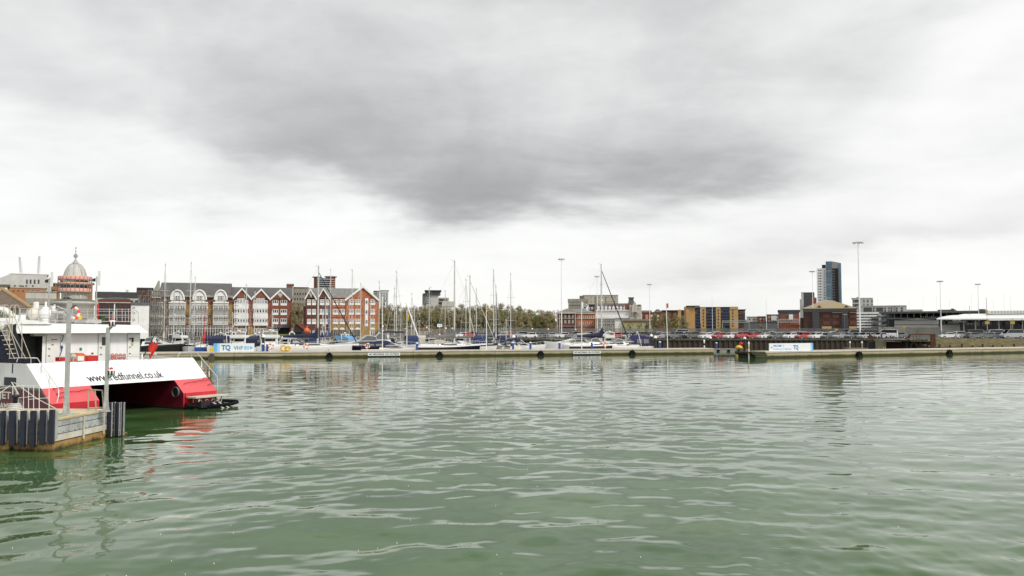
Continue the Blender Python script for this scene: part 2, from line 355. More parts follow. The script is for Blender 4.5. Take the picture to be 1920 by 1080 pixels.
# ------------------------------------------------------------------ water
def make_water():
    rows = [-60, -30, -12, -4, 2, 6]
    y = 9.0
    while y < 235: rows.append(y); y *= 1.0047
    rows += [300, 420]
    rows = np.array(rows)
    s = list(np.linspace(-1, 1, 640)); s = [-14, -6, -3, -1.8, -1.3, -1.1] + s + [1.1, 1.3, 1.8, 3, 6, 14]
    s = np.array(s)
    Wd = np.maximum(rows, 9) * 0.80 + 4
    Xg = Wd[:, None] * s[None, :]; Yg = np.repeat(rows[:, None], len(s), 1)
    dyr = np.gradient(rows)[:, None]; dxr = (Wd * (s[340] - s[339]))[:, None]
    dxr = np.where(np.abs(s)[None, :] > 1.02, 50.0, dxr)
    rng = np.random.RandomState(11)
    H = np.zeros_like(Xg)
    # patches of calmer and livelier water
    def lown(sx, sy, ph):
        q = np.zeros_like(Xg)
        for k in range(5):
            a = rng.uniform(0, 2 * PI); f = rng.uniform(0.6, 1.6)
            q += np.sin(Xg * f / sx * math.cos(a) + Yg * f / sy * math.sin(a) + rng.uniform(0, 7))
        return q / 5
    patch = 1.0 + 1.0 * lown(9, 7, 0)
    patch = np.clip(patch, 0.35, 1.9)
    for lam, slope, cnt, spread in ((7.0, 0.012, 4, 0.7), (3.2, 0.034, 10, 1.0), (1.6, 0.058, 24, 1.0), (0.9, 0.052, 26, 1.2), (0.5, 0.034, 20, 1.6), (0.25, 0.018, 16, 1.8)):
        for k in range(cnt):
            l = lam * rng.uniform(0.7, 1.4); a = rng.normal(PI / 2 + 0.14, spread * 0.62)
            kx, ky = 2 * PI / l * math.cos(a), 2 * PI / l * math.sin(a)
            amp = slope * l / (2 * PI) * 1.6 / math.sqrt(cnt)
            res = np.clip(l / np.maximum(dyr * abs(math.sin(a)), dxr * abs(math.cos(a))) / 3.2 - 0.6, 0, 1)
            ph = rng.uniform(0, 7)
            wob = 0.9 * np.sin(Xg * 0.19 / lam ** .5 + k) + 0.9 * np.sin(Yg * 0.23 / lam ** .5 + 2 * k)
            t = np.sin(kx * Xg + ky * Yg + ph + wob)
            pp = patch if lam < 3 else 1.0
            H += amp * res * pp * t
    H *= 0.80 / (1 + (Yg / 38.0) ** 2) + 0.075
    nR, nC = H.shape
    co = np.stack([Xg, Yg, H], -1).reshape(-1, 3).astype(np.float32)
    me = bpy.data.meshes.new('water')
    me.vertices.add(len(co)); me.vertices.foreach_set('co', co.ravel())
    i = np.arange(nR - 1)[:, None] * nC + np.arange(nC - 1)[None, :]
    q = np.stack([i, i + 1, i + nC + 1, i + nC], -1).reshape(-1, 4)
    me.loops.add(q.size); me.loops.foreach_set('vertex_index', q.ravel().astype(np.int32))
    me.polygons.add(len(q)); me.polygons.foreach_set('loop_start', (np.arange(len(q)) * 4).astype(np.int32))
    me.polygons.foreach_set('use_smooth', np.ones(len(q), bool))
    me.update(calc_edges=True); me.validate()
    m = bpy.data.materials.new('harbour_water'); m.use_nodes = True; t = m.node_tree; p = t.nodes['Principled BSDF']
    p.inputs['Roughness'].default_value = 0.02; p.inputs['IOR'].default_value = 1.32
    tcn = t.nodes.new('ShaderNodeTexCoord')
    def nz(scale, sv, det=3, loc=(0, 0, 0)):
        mp = t.nodes.new('ShaderNodeMapping'); mp.inputs['Scale'].default_value = sv; mp.inputs['Location'].default_value = loc; mp.inputs['Rotation'].default_value = (0, 0, 0.12)
        t.links.new(tcn.outputs['Object'], mp.inputs[0])
        n = t.nodes.new('ShaderNodeTexNoise'); n.inputs['Scale'].default_value = scale; n.inputs['Detail'].default_value = det; n.inputs['Roughness'].default_value = 0.6
        t.links.new(mp.outputs[0], n.inputs['Vector']); return n.outputs[0]
    # silt clouds: slow variation of the body colour
    r = t.nodes.new('ShaderNodeValToRGB'); t.links.new(nz(0.16, (1, 2.0, 1), 5), r.inputs[0])
    r.color_ramp.elements[0].position = 0.35; r.color_ramp.elements[0].color = (0.036, 0.084, 0.026, 1)
    r.color_ramp.elements[1].position = 0.66; r.color_ramp.elements[1].color = (0.064, 0.122, 0.042, 1)
    t.links.new(r.outputs[0], p.inputs['Base Color'])
    # foam specks
    b1 = t.nodes.new('ShaderNodeBump'); b1.inputs['Distance'].default_value = 0.0045
    t.links.new(nz(3.2, (0.55, 1.5, 1), 4), b1.inputs['Height'])
    mr = t.nodes.new('ShaderNodeMapRange'); t.links.new(nz(0.07, (0.5, 1.6, 1), 3, (4, 9, 0)), mr.inputs[0])
    mr.inputs[1].default_value = 0.38; mr.inputs[2].default_value = 0.62; mr.inputs[3].default_value = 0.15; mr.inputs[4].default_value = 1.0
    t.links.new(mr.outputs[0], b1.inputs['Strength'])
    t.links.new(b1.outputs[0], p.inputs['Normal'])
    me.materials.append(m)
    o = link('water', me); struct(o)
    return o
make_water()
# tiny flecks of foam drifting close by
mb = MB()
for k in range(70):
    y = 14 + 22 * R.random() ** 1.4; x = R.uniform(-0.62, 0.62) * y; r = R.uniform(0.006, 0.013)
    mb.T = Matrix.Translation((x, y, 0.035)); mb.lathe([(0.0001, 0.012), (r, 0.0), (0.0001, -0.04)], 5)
stuff(tag(mb.build('foam_fleck', whitep), 'tiny white specks of foam scattered on the green water', 'foam'))
# ------------------------------------------------------------------ land
GZ = 2.5
QY = 190.0
def sheet(name, pts, z, m, skirt=0.0):
    mb = MB(); n = len(pts)
    mb.add([(p[0], p[1], z) for p in pts], [tuple(range(n))])
    return struct(mb.build(name, m, fix=False))
xl0, xq = X(262, 196), X(712, 196)
xq1, xr = X(1642, QY), X(1722, 180)
sheet('ground', [(-9000, 150), (X(250, 150), 150.0), (X(262, 196), 196), (xq, 196), (xq, QY), (xq1, QY), (xr, 186), (9000, 186), (9000, 9000), (-9000, 9000)], GZ, asphalt)
# sea bed wall edges
def quay_run(name, x0, x1, Y, label, zt, m, cat='quay wall', pile=None, n=0, pm=None, cap=None, pname='pile'):
    rt = thing(name, label, cat, (x0, Y, 0))
    mb = MB(); Lx = x1 - x0
    if pile == 'sheet':
        k = int(Lx / 0.6); pts = []
        x = 0
        for i in range(k):
            o = -0.22 if i % 2 else 0.0
            a = i * Lx / k; b = (i + 1) * Lx / k
            pts += [(a + 0.07, o), (b - 0.07, o)]
        vs = [(p[0], p[1], -1.2) for p in pts] + [(p[0], p[1], zt - 0.35) for p in pts]
        q = len(pts)
        mb.add(vs, [(i, i + 1, q + i + 1, q + i) for i in range(q - 1)])
        mb.build('sheet_piling', m, rt)
        mb = MB(); mb.box(-0.2, Lx + 0.2, -0.42, 0.6, zt - 0.35, zt + 0.12); mb.build('capping_beam', cap or conc, rt)
    else:
        mb.box(0, Lx, 0, 0.8, -1.2, zt); mb.build('wall', m, rt)
        if cap: mb = MB(); mb.box(-0.05, Lx + 0.05, -0.08, 0.85, zt + 0.003, zt + 0.16); mb.build('coping', cap, rt)
    for i in range(n):
        mb = MB(); mb.tube((0, 0, -1.2), (0, 0, pile_h), 0.17, 6)
        o = mb.build(pname, pm or timber, rt, (Lx * (i + 0.5) / n + R.uniform(-.4, .4), -0.5, 0))
    return rt
sheetpile = mat('rusty_sheet_piling', (0.055, 0.034, 0.022), 0.85, var=0.5, vs=0.9, streak=True, c2=(0.022, 0.019, 0.015))
capm = mat('weathered_capping', (0.10, 0.095, 0.075), 0.85, var=0.35, vs=1.2)
pile_h = 1.6
quay_run('sheet_piled_quay', xq, xq1, QY, 'long dark sheet piled quay wall under the parked cars', GZ, sheetpile, pile='sheet', cap=capm)
quay_run('stone_sea_wall', X(250, 196), xq - 0.5, 196, 'rough stone sea wall behind the moored boats', GZ + 0.35, rubble, cat='sea wall', cap=conc)
# plain land outside the frame's left side
quay_run('far_left_sea_wall', -330, X(250, 150) - 0.5, 150, 'low stone sea wall behind the red and white ferry', GZ, rubble, cat='sea wall')
# weedy bank with timber posts, right
rt = thing('weedy_timber_bank', 'sloping weed covered bank held by old timber planks at right', 'river bank', (xr, 180, 0))
mb = MB(); Lb = 260
nseg = 130; vs = []; fs = []
prof = [(0.0, -1), (0.0, 0.75), (0.3, 0.9), (3.0, 1.9), (5.5, GZ + 0.15), (7, GZ + 0.05)]
for i in range(nseg + 1):
    for j, (yy, zz) in enumerate(prof):
        vs.append((i * Lb / nseg, yy + (noise.noise(Vector((i * .7, j, 0))) * 0.5 if 1 < j < 5 else 0), zz + (noise.noise(Vector((i * .9, j, 5))) * 0.28 if 1 < j < 5 else 0)))
kk = len(prof)
for i in range(nseg):
    for j in range(kk - 1): fs.append((i * kk + j, (i + 1) * kk + j, (i + 1) * kk + j + 1, i * kk + j + 1))
mb.add(vs, fs, smooth=True); mb.build('bank', mudgreen, rt)
for r_ in range(2):
    mb = MB(); mb.box(0, Lb, -0.10, -0.01, 0.05 + r_ * 0.38, 0.36 + r_ * 0.38); mb.build('plank', timber, rt)
for i in range(60):
    mb = MB(); h = R.uniform(1.15, 1.5); mb.box(-0.15, 0.15, -0.38, -0.11, -1, h); mb.build('post', timber, rt, (i * 2.35 + R.uniform(-.25, .25), 0, 0))
# ------------------------------------------------------------------ breakwater pontoons
pont = bpy.data.materials.new('algae_stained_concrete'); pont.use_nodes = True
t = pont.node_tree; p = t.nodes['Principled BSDF']; p.inputs['Roughness'].default_value = 0.85
tcn = t.nodes.new('ShaderNodeTexCoord'); sxyz = t.nodes.new('ShaderNodeSeparateXYZ'); t.links.new(tcn.outputs['Object'], sxyz.inputs[0])
nzz = t.nodes.new('ShaderNodeTexNoise'); nzz.inputs['Scale'].default_value = 0.5; nzz.inputs['Detail'].default_value = 8; nzz.inputs['Roughness'].default_value = 0.7
t.links.new(tcn.outputs['Object'], nzz.inputs['Vector'])
ma = t.nodes.new('ShaderNodeMath'); ma.operation = 'MULTIPLY_ADD'; t.links.new(nzz.outputs[0], ma.inputs[0]); ma.inputs[1].default_value = -0.85; t.links.new(sxyz.outputs[2], ma.inputs[2])
rr = t.nodes.new('ShaderNodeValToRGB'); t.links.new(ma.outputs[0], rr.inputs[0])
els = rr.color_ramp.elements; els[0].position = 0.0; els[0].color = (0.035, 0.032, 0.012, 1); els[1].position = 0.55; els[1].color = (0.50, 0.43, 0.28, 1)
e = els.new(0.10); e.color = (0.13, 0.12, 0.045, 1); e = els.new(0.25); e.color = (0.36, 0.31, 0.19, 1)
ma.inputs[1].default_value = -0.45
t.links.new(rr.outputs[0], p.inputs['Base Color'])
deckc = mat('pontoon_deck_concrete', (0.55, 0.50, 0.42), 0.85, var=0.12, vs=0.8)
darkgap = mat('dark_joint', (0.05, 0.045, 0.035), 0.9)
class Line:
    """a straight run on the water between two points; local x along it, y away from the camera"""
    def __init__(s, A, B):
        s.A = Vector((A[0], A[1], 0)); s.B = Vector((B[0], B[1], 0)); d = s.B - s.A; s.L = d.length; s.rz = math.atan2(d.y, d.x); s.u = d.normalized(); s.v = Vector((-s.u.y, s.u.x, 0))
    def lx(s, px, off=0.0):
        d = ray(px, 618); n = s.v; t_ = (s.A + n * off).dot(n) / (d.x * n.x + d.y * n.y)
        return (Vector((d.x * t_, d.y * t_, 0)) - s.A).dot(s.u)
    def w(s, x, y, z=0): return s.A + s.u * x + s.v * y + Vector((0, 0, z))
def wl(px, py): q = on_z(px, py, 0); return (q.x, q.y)
A_, B_ = wl(400, 672.6), wl(1320, 663.6)
LP0 = Line(A_, B_)
LP = Line(tuple(LP0.w(LP0.lx(255), 0))[:2], tuple(LP0.w(LP0.lx(1338), 0))[:2])
RP0 = Line(wl(1415, 671.8), wl(1918, 661.5))
RP = Line(tuple(RP0.w(RP0.lx(1421), 0))[:2], tuple(RP0.w(RP0.L + 45, 0))[:2])
PD = 1.08
def pontoon(ln, name, label, nose=None):
    rt = thing(name, label, 'floating pontoon', ln.A, ln.rz)
    n = max(1, round(ln.L / 15)); w_ = ln.L / n
    for i in range(n):
        mb = MB(); a, b = i * w_, (i + 1) * w_
        mb.box(a + 0.03, b - 0.03, 0.10, 3.9, -0.9, PD - 0.34); mb.build('float_unit', pont, rt)
        mb = MB(); mb.box(a + 0.01, b - 0.01, 0.22, 3.8, PD - 0.34, PD - 0.24); mb.build('recessed_joint', darkgap, rt)  # dark recessed strip between float and deck slab
        mb = MB(); mb.box(a + 0.02, b - 0.02, 0.0, 4.0, PD - 0.24, PD); mb.build('deck_slab', deckc, rt)
    return rt
lpt = pontoon(LP, 'breakwater_pontoon', 'long algae stained concrete pontoon in front of the moored yachts')
rpt = pontoon(RP, 'breakwater_pontoon', 'concrete pontoon at right carrying the welcome sign')
# steel nose on the right one
mb = MB(); mb.prism([(-1.8, PD + 0.02), (0.0, PD + 0.02), (1.0, PD + .02), (1.3, PD - .35), (1.9, -0.05), (1.2, -.4), (-1.0, -0.3), (-1.1, 0.55), (-1.8, 0.75)], -0.45, 3.6)
mb.build('steel_nose', mat('weedy_black_steel', (0.035, 0.038, 0.018), 0.7, var=0.5, vs=1.5), rpt)
for k in range(3):
    mb = MB(); mb.box(-1.2 + k * 0.1, 1.3 + k * .2, -0.55, -0.46, 0.85 - k * 0.3, 0.93 - k * 0.3); mb.build('nose_rail', mat('weedy_rail', (0.12, 0.12, 0.05), 0.8), rpt)
# mooring collars
def collar(px, ln, label, brown=False):
    x = ln.lx(px); h = 0.52
    mb = MB(); mb.prism([(-h, -0.35), (h, -0.35), (h, 0.42), (0.22, 0.78), (-0.22, 0.78), (-h, 0.42)], -0.55, 0.08)
    mb.box(-0.05, 0.05, -0.3, -0.2, 0.7, 1.0)
    tag(mb.build('mooring_collar', mat('brown_collar', (0.085, 0.065, 0.045), 0.8) if brown else black, None, ln.w(x, 0), ln.rz), label, 'mooring collar', 'black collars along the pontoon faces')
for px, lb in ((618, 'black hexagonal pile collar on the pontoon below the long white yacht'), (824, 'black pile collar on pontoon, right of the left no mooring sign'),
               (1013, 'black pile collar on pontoon below the empty berth'), (1184, 'black pile collar on pontoon below the blue covered motor cruiser')):
    collar(px, LP, lb)
collar(398, LP, 'brown pile collar on pontoon below the yellow box', True)
collar(1608, RP, 'black pile collar on right pontoon, just right of the welcome sign')
collar(1777, RP, 'black pile collar near the right end of the right pontoon')
# signs
def plate(name, label, ln, px0, px1, z0, z1, y=-0.05, blue_end=None, th=0.12):
    x0, x1 = ln.lx(px0, y), ln.lx(px1, y)
    rt = thing(name, label, 'sign', ln.w(x0, y), ln.rz); W2 = x1 - x0
    mb = MB(); mb.box(0, W2, 0, th, z0, z1); mb.build('panel', signwhite, rt)
    return rt, W2
def TM(x, z, y=-0.006): return Matrix.Translation((x, y, z)) @ Matrix.Rotation(PI / 2, 4, 'X')
rt, W2 = plate('banner_sign', 'white and blue banner lettered TQ VHF 80 on the pontoon', LP, 401, 477.5, PD + 0.01, PD + 1.38, y=0.3)
for a, b, m in ((0.0, .55, signcyan), (.55, .95, mat('pale_blue_print', (0.42, 0.66, 0.88), 0.45))):
    mb = MB(); mb.box(a, b, -0.012, -0.002, PD + 0.01, PD + 1.38); mb.build('blue_band', m, rt)
text('logo', 'TQ', 1.15, signblue, rt, TM(1.2, PD + 0.30), bold=0.05, width=1.4)
text('lettering', 'VHF', 0.85, signblue, rt, TM(W2 - 3.2, PD + 0.34), bold=0.015, width=1.4)
text('lettering', '80', 0.85, signcyan, rt, TM(W2 - 1.62, PD + 0.34), bold=0.01, width=0.8)
mb = MB(); mb.prism([(W2 - .68, PD + .36), (W2 - .68, PD + .92), (W2 - .2, PD + .64)], -0.01, -0.002); mb.build('arrow', signcyan, rt)
rt, W2 = plate('banner_sign', 'white and blue banner reading welcome to the marina on right pontoon', RP, 1442, 1524, PD + 0.01, PD + 1.32, y=0.3)
for a, b, m in ((W2 - .35, W2, signcyan), (W2 - .6, W2 - .35, MATS['pale_blue_print'])):
    mb = MB(); mb.box(a, b, -0.012, -0.002, PD + 0.01, PD + 1.32); mb.build('blue_band', m, rt)
text('lettering', 'WELCOME', 0.44, signblue, rt, TM(0.82, PD + 0.76), bold=0.012, width=1.85)
text('lettering', 'TO', 0.44, signcyan, rt, TM(2.82, PD + 0.76), bold=0.0, width=0.5)
text('lettering', 'TOWN QUAY MARINA', 0.44, signcyan, rt, TM(0.82, PD + 0.18), bold=0.004, width=4.15)
text('logo', 'TQ', 1.0, signblue, rt, TM(5.35, PD + 0.28), bold=0.045, width=1.15)
mb = MB(); mb.prism([(0.65, PD + .40), (0.65, PD + .86), (0.28, PD + .63)], -0.01, -0.002); mb.build('arrow', signcyan, rt)
for a, b, lb in ((690, 750.5, 'white no mooring sign on pontoon face below the navy bimini'), (1075, 1126, 'white no mooring sign on pontoon face below the navy boom cover')):
    rt, W2 = plate('mooring_sign', lb, LP, a, b, 0.24, 0.74, y=-0.02, th=0.05)
    text('lettering', 'NO MOORING ON OUTSIDE', 0.42, ink, rt, TM(0.2, 0.35), bold=0.012, width=W2 - 0.4)
# ------------------------------------------------------------------ pontoon furniture
def buoyring(loc, rz, r=0.36, parent=None, label=None, name='life_ring'):
    mb = MB(); mb.torus((0, 0, 0), r, r * 0.3, 0, 16, 6, 'y', alt=1)
    o = mb.build(name, [orangeplas, whitep], parent, loc, rz)
    if label: tag(o, label, 'life ring', 'orange life rings in the marina')
    return o
def ringstand(px, ln, off, label):
    x = ln.lx(px, off); rt = thing('life_ring_stand', label, 'life ring stand', ln.w(x, off, PD), ln.rz, 'orange life rings in the marina')
    mb = MB(); mb.box(-0.06, 0.06, 0.1, 0.2, 0, 1.25); mb.build('post', whitep, rt)
    buoyring((0, 0, 0.85), 0, 0.38, rt)
for px, off, lb in ((574.5, 0.8, 'orange life ring stand before the long white yacht'), (689, 0.8, 'orange life ring stand right of the navy hulled cruiser'),
                    (508.5, 1.2, 'orange life ring stand beside the yellow gear'), (1135, 0.8, 'orange life ring stand left of the blue covered cruiser')):
    ringstand(px, LP, off, lb)
def pedestal(px, ln, off, label, z=None, h=1.15):
    x = ln.lx(px, off); rt = thing('service_pedestal', label, 'power pedestal', ln.w(x, off, PD if z is None else z), ln.rz, 'blue power and water pedestals')
    mb = MB(); mb.box(-0.17, 0.17, -0.14, 0.14, 0, h); mb.build('body', royal, rt)
    mb = MB(); mb.lathe([(0.22, h), (0.24, h + 0.05), (0.14, h + 0.2), (0.001, h + 0.22)], 10); mb.build('lamp_cap', whitep, rt)
for px, off, lb in ((493, 2.0, 'slim blue pedestal beside the dark mooring pile'), (501.5, 2.2, 'blue power pedestal in front of the white stern-on cruiser'), (782, 2.2, 'blue power pedestal below the slanting white spar'),
                    (994.5, 2.2, 'blue power pedestal right of the small navy canopied boat'), (1049, 2.2, 'blue power pedestal in front of the small covered speedboat'),
                    (1109.5, 2.0, 'blue power pedestal below the navy boom cover'), (962, 2.4, 'blue power pedestal at the foot of the orange banded pile'), (1237, 2.2, 'blue power pedestal left of the red flagged pole')):
    pedestal(px, LP, off, lb)
x = LP.lx(398.5, 0.6); mb = MB(); mb.prism([(-0.42, 0), (0.42, 0), (0.42, 0.72), (0.3, 0.8), (-0.42, 0.55)], 0, 0.5)
tag(mb.build('equipment_box', yellow, None, LP.w(x, 0.3, PD), LP.rz), 'bright yellow box at the left end of the TQ banner', 'box')
# yellow gear by ring stand
x = LP.lx(532, 1.4); rt = thing('hose_reel', 'yellow coiled hose on white reel by the orange ring', 'hose reel', LP.w(x, 1.4, PD), LP.rz)
mb = MB(); mb.torus((0, 0, 0.55), 0.42, 0.13, 0, 14, 6, 'y'); mb.torus((0.75, 0, 0.5), 0.36, 0.13, 0, 14, 6, 'y'); mb.build('coil', yellow, rt)
mb = MB(); mb.box(-0.5, 1.2, 0.15, 0.3, 0, 0.6); mb.build('reel_frame', whitep, rt)
def pile(px, Y, top, label, r=0.24, bands=None, capm_=whitep, name='mooring_pile', z0=-1.0, m=None):
    P_ = at(px, 618, Y); zt = Z(top, Y)
    rt = thing(name, label, 'mooring pile', (P_.x, Y, 0), 0)
    mb = MB(); mb.tube((0, 0, z0), (0, 0, zt - 0.3), r, 10); mb.build('shaft', m or timber, rt)
    mb = MB(); mb.lathe([(r * 1.35, zt - 0.42), (r * 1.45, zt - 0.25), (r * 1.0, zt - 0.05), (0.001, zt + 0.1)], 10); mb.build('white_cap', capm_, rt)
    if bands:
        for i in range(bands[0]):
            mb = MB(); mb.lathe([(r * 1.08, zt - 0.7 - i * 0.9), (r * 1.08, zt - 1.1 - i * 0.9)], 10); mb.build('band', bands[1], rt)
    return rt
pile(494, 139, 628, 'dark mooring pile with white cap right of the TQ banner')
pile(963, 152, 629, 'dark pile with white cap and orange stripe by the navy canopied boat', bands=(2, orange))
pile(1221, 163, 627, 'left of two dark piles with white ball caps')
pile(1228.5, 157, 630, 'right of two dark piles with white ball caps')
pile(1320, 161, 637, 'slim white banded post at the end of left pontoon', r=0.13, bands=(3, black), m=whitep)
pile(1331.5, 172, 631, 'dark mooring pile standing behind the pontoon gap')
pile(1396, 172, 632, 'dark mooring pile behind the red and yellow buoy')
pile(1403.5, 131.5, 641, 'slim white post on the steel nose of the right pontoon', r=0.10, bands=(2, yellow), m=whitep)
# low inner pontoon across the gap
rt = thing('inner_pontoon', 'low timber finger pontoon seen through the marina entrance', 'floating pontoon', (X(1322, 172), 172, 0), 0.02)
Lp = X(1400, 172) - X(1322, 172)
for k in range(4):
    mb = MB(); mb.box(k * Lp / 4 + .9, k * Lp / 4 + 2.4, 0.1, 2.2, -0.4, 0.42); mb.build('float_unit', conc, rt)
for k in range(16):
    mb = MB(); mb.box(k * Lp / 16 + .01, (k + 1) * Lp / 16 - .02, 0, 2.3, 0.42, 0.6); mb.build('deck_board', stone_g, rt)
rt = thing('marker_buoy', 'red and yellow marker buoy lying on the inner pontoon', 'buoy', (X(1388, 171.5), 172.5, 0.6))
mb = MB(); mb.lathe([(0.001, 0), (0.75, 0.05), (0.8, 0.35), (0.35, 0.75), (0.001, 0.8)], 12); mb.build('float_body', yellow, rt)
mb = MB(); mb.sphere((0.45, 0, 1.0), 0.5); mb.build('top_mark', red, rt)
pedestal(1343, LP, 15, 'blue and white pedestal on the low inner pontoon', 0.6)
# ------------------------------------------------------------------ foreground landing pontoon (pier)
DC = on_z(98, 845, 0); DE = on_z(209, 818, 0)
DL = Line((DC.x, DC.y), (DE.x, DE.y)); DZ = 1.2
# local x: away along the white side, local y: to the left
dock = thing('landing_pontoon', 'steel landing pontoon with navy fender piles in the left foreground', 'landing stage', DL.A, DL.rz)
LD = DL.L
dockside = mat('galvanised_side_plate', (0.60, 0.61, 0.60), 0.5, metal=0.25, var=0.3, vs=1.6)
mb = MB(); mb.box(0, LD, 0.02, 16, -0.8, 0.30); mb.build('hull', rustband, dock)
mb = MB(); mb.box(0.02, LD - 0.02, 0.06, 15.95, 0.32, DZ - 0.06); mb.build('inner_side', mat('dock_inner', (0.10, 0.09, 0.08), 0.8), dock)
sw = mat('pontoon_white_plate', (0.62, 0.61, 0.56), 0.6, var=0.16, vs=1.4, c2=(0.5, 0.44, 0.32))
for i, (z0, z1, mm) in enumerate(((0.34, 0.58, sw), (0.61, 0.88, dockside), (0.91, DZ - 0.07, dockside))):
    for a, b in ((0.0, LD * .46), (LD * .49, LD * .82), (LD * .84, LD)):
        mb = MB(); mb.box(a + .01, b, -0.03, 0.05, z0, z1); mb.build('side_plank', mm, dock)
    for a, b in ((0.0, 2.4), (2.45, 5.0), (5.05, 9)):
        mb = MB(); mb.box(-0.03, 0.05, a + .03, b, z0, z1); mb.build('side_plank', mm, dock)
for xx in (LD * .475, LD * .83):
    mb = MB(); mb.box(xx - .04, xx + .04, -0.07, -0.03, 0.2, DZ - .08); mb.build('side_post', sw, dock)
for k in range(11):
    mb = MB(); mb.tube((0, 0, 0), (0, -0.03, 0), 0.014, 6); mb.build('bolt', ink, dock, (0.25 + k * (LD - .5) / 10, -0.03, 0.65))
mb = MB(); mb.box(-0.06, LD + 0.04, -0.07, 16, DZ - 0.06, DZ); mb.build('deck', conc_y, dock)
mb = MB(); mb.box(0.0, LD, 0.0, 0.13, DZ + 0.004, DZ + 0.012); mb.build('edge_line', mat('worn_yellow_line', (0.62, 0.42, 0.08), 0.8, var=0.3, vs=3, c2=(0.5, 0.45, 0.33)), dock)
mb = MB(); mb.box(0.0, 0.14, 0.14, 8, DZ + 0.004, DZ + 0.012); mb.build('edge_line', MATS['worn_yellow_line'], dock)
mb = MB(); mb.box(0.5, 2.2, 0.25, 6, DZ + 0.004, DZ + 0.010); mb.build('green_deck_patch', mat('faded_green_paint', (0.30, 0.38, 0.24), 0.8, var=0.2, vs=2), dock)
def fender(px0, px1, off, top, bot, label=None, lean=0):
    """pile with steel web and navy timber face"""
    n0, n1 = px0, px1
    P0 = ray((px0 + px1) / 2, 790)
    # plane local x = -off
    q = DL.A - DL.u * off
    t_ = (q.x * DL.u.x + q.y * DL.u.y) / (P0.x * DL.u.x + P0.y * DL.u.y)
    Wp = Vector((P0.x * t_, P0.y * t_, 0)); rel = Wp - DL.A; ly = rel.dot(DL.v); Y = Wp.y
    hw = (px1 - px0) / FPX * Y / 2
    zt = CH + at(480, top, Y).z - CH; zb = at(480, bot, Y).z
    g = link('fender_pile', None, dock, (-off, ly, 0)); bpy.data.objects.remove(g)
    mb = MB(); mb.box(-0.07, 0.05, -hw, hw, zb, zt)
    o = mb.build('fender_pile', pilem, dock, (-off, ly, 0))
    if lean: o.rotation_euler = (lean, 0, 0)
    mb = MB(); mb.box(0.06, 0.10, -hw * 1.25, -hw * 0.95, zb + .1, zt - 0.02); mb.box(0.06, 0.10, hw * .95, hw * 1.25, zb + .1, zt - .02); mb.box(0.06, off - 0.01, -0.03, 0.03, zb + .15, zt - .1)
    o2 = mb.build('steel_web', alu, o)
for a, b, tp, bt, ln_ in ((-9, -1, 770, 834, 0), (4, 9.5, 770, 835, 0.0), (20, 31, 770, 836, -0.03), (39.5, 48.5, 770, 838, 0), (58, 67, 770, 839, 0), (76, 85, 769, 834, 0), (93.5, 101.5, 768, 833, 0)):
    fender(a, b, 0.34, tp, bt, lean=ln_)
for y0 in (0.05, 1.6, 3.2, 4.9):
    mb = MB(); mb.box(-0.22, 0.01, y0, y0 + 0.5, -0.8, 0.42); mb.build('support_column', rustband, dock)
# end cluster
for k, (a, b) in enumerate(((206.5, 218.5), (221.5, 228.5), (230.5, 234))):
    Y = 35.2 + k * 0.15; x0, x1 = X(a, Y), X(b, Y); c = Vector(((x0 + x1) / 2, Y, 0)) - DL.A
    hw = (x1 - x0) / 2
    mb = MB(); mb.box(-0.08, 0.08, -hw, hw, 0.03, at(a, 755, Y).z)
    o = mb.build('fender_pile', pilem, dock, (c.dot(DL.u), c.dot(DL.v), 0)); o.rotation_euler = (0, 0, PI / 2 - DL.rz - .0 + PI / 2)
    mb = MB(); mb.box(-0.12, -0.09, -hw * 1.1, -hw * .7, 0.05, at(a, 754, Y).z); mb.box(-0.12, -0.09, hw * .75, hw * 1.1, 0.05, at(a, 754, Y).z)
    for j in range(4): mb.box(-0.10, -0.085, -0.02, 0.02, 0.3 + j * .3, 0.34 + j * .3)
    mb.build('steel_web', alu, o)
mb = MB(); mb.box(LD + 0.01, LD + 0.5, -0.45, 0.3, -0.8, 0.12); mb.build('end_bracket', rustband, dock)
# lamp posts / light towers on the dock
def dpost(px_b, py_b, px_t, py_t, hw, name, label, cat):
    b = on_z(px_b, py_b, DZ); t_ = at(px_t, py_t, b.y)
    rt = thing(name, label, cat, (b.x, b.y, DZ), DL.rz)
    H = t_.z - DZ
    mb = MB(); mb.box(-hw, hw, -hw, hw, 0.02, H); mb.build('post', alu, rt)
    mb = MB()
    for a in range(4):
        mb.T = Matrix.Rotation(a * PI / 2 + PI / 4 * 0, 4, 'Z'); mb.prism([(hw + .002, 0.02), (hw * 2.6, 0.02), (hw + .002, 0.55)], -0.02, 0.02)
    mb.T = Matrix.Identity(4); mb.lathe([(hw * 3.4, 0.0), (hw * 3.4, 0.03), (0.001, 0.03)], 4, None, (0, 0, 0), 'z', PI / 4)
    mb.prism([(-hw * 2.3, 0.03), (hw * 2.3, 0.03), (hw * 1.02, 0.6), (-hw * 1.02, 0.6)], -hw * 1.03, hw * 1.03); mb.build('flared_base', alu, rt)
    return rt, H
pa, H = dpost(124, 779, 130, 563, 0.068, 'steel_mast', 'taller square galvanised mast on the landing pontoon', 'mast')
mb = MB(); mb.tube((0, -0.06, H - .35), (0.25, -0.1, H - .2), 0.03, 6); mb.build('bracket', ink, pa)
pb_, H = dpost(198.5, 772, 203, 614, 0.06, 'steel_mast', 'shorter square galvanised mast with two beacon lanterns', 'mast')
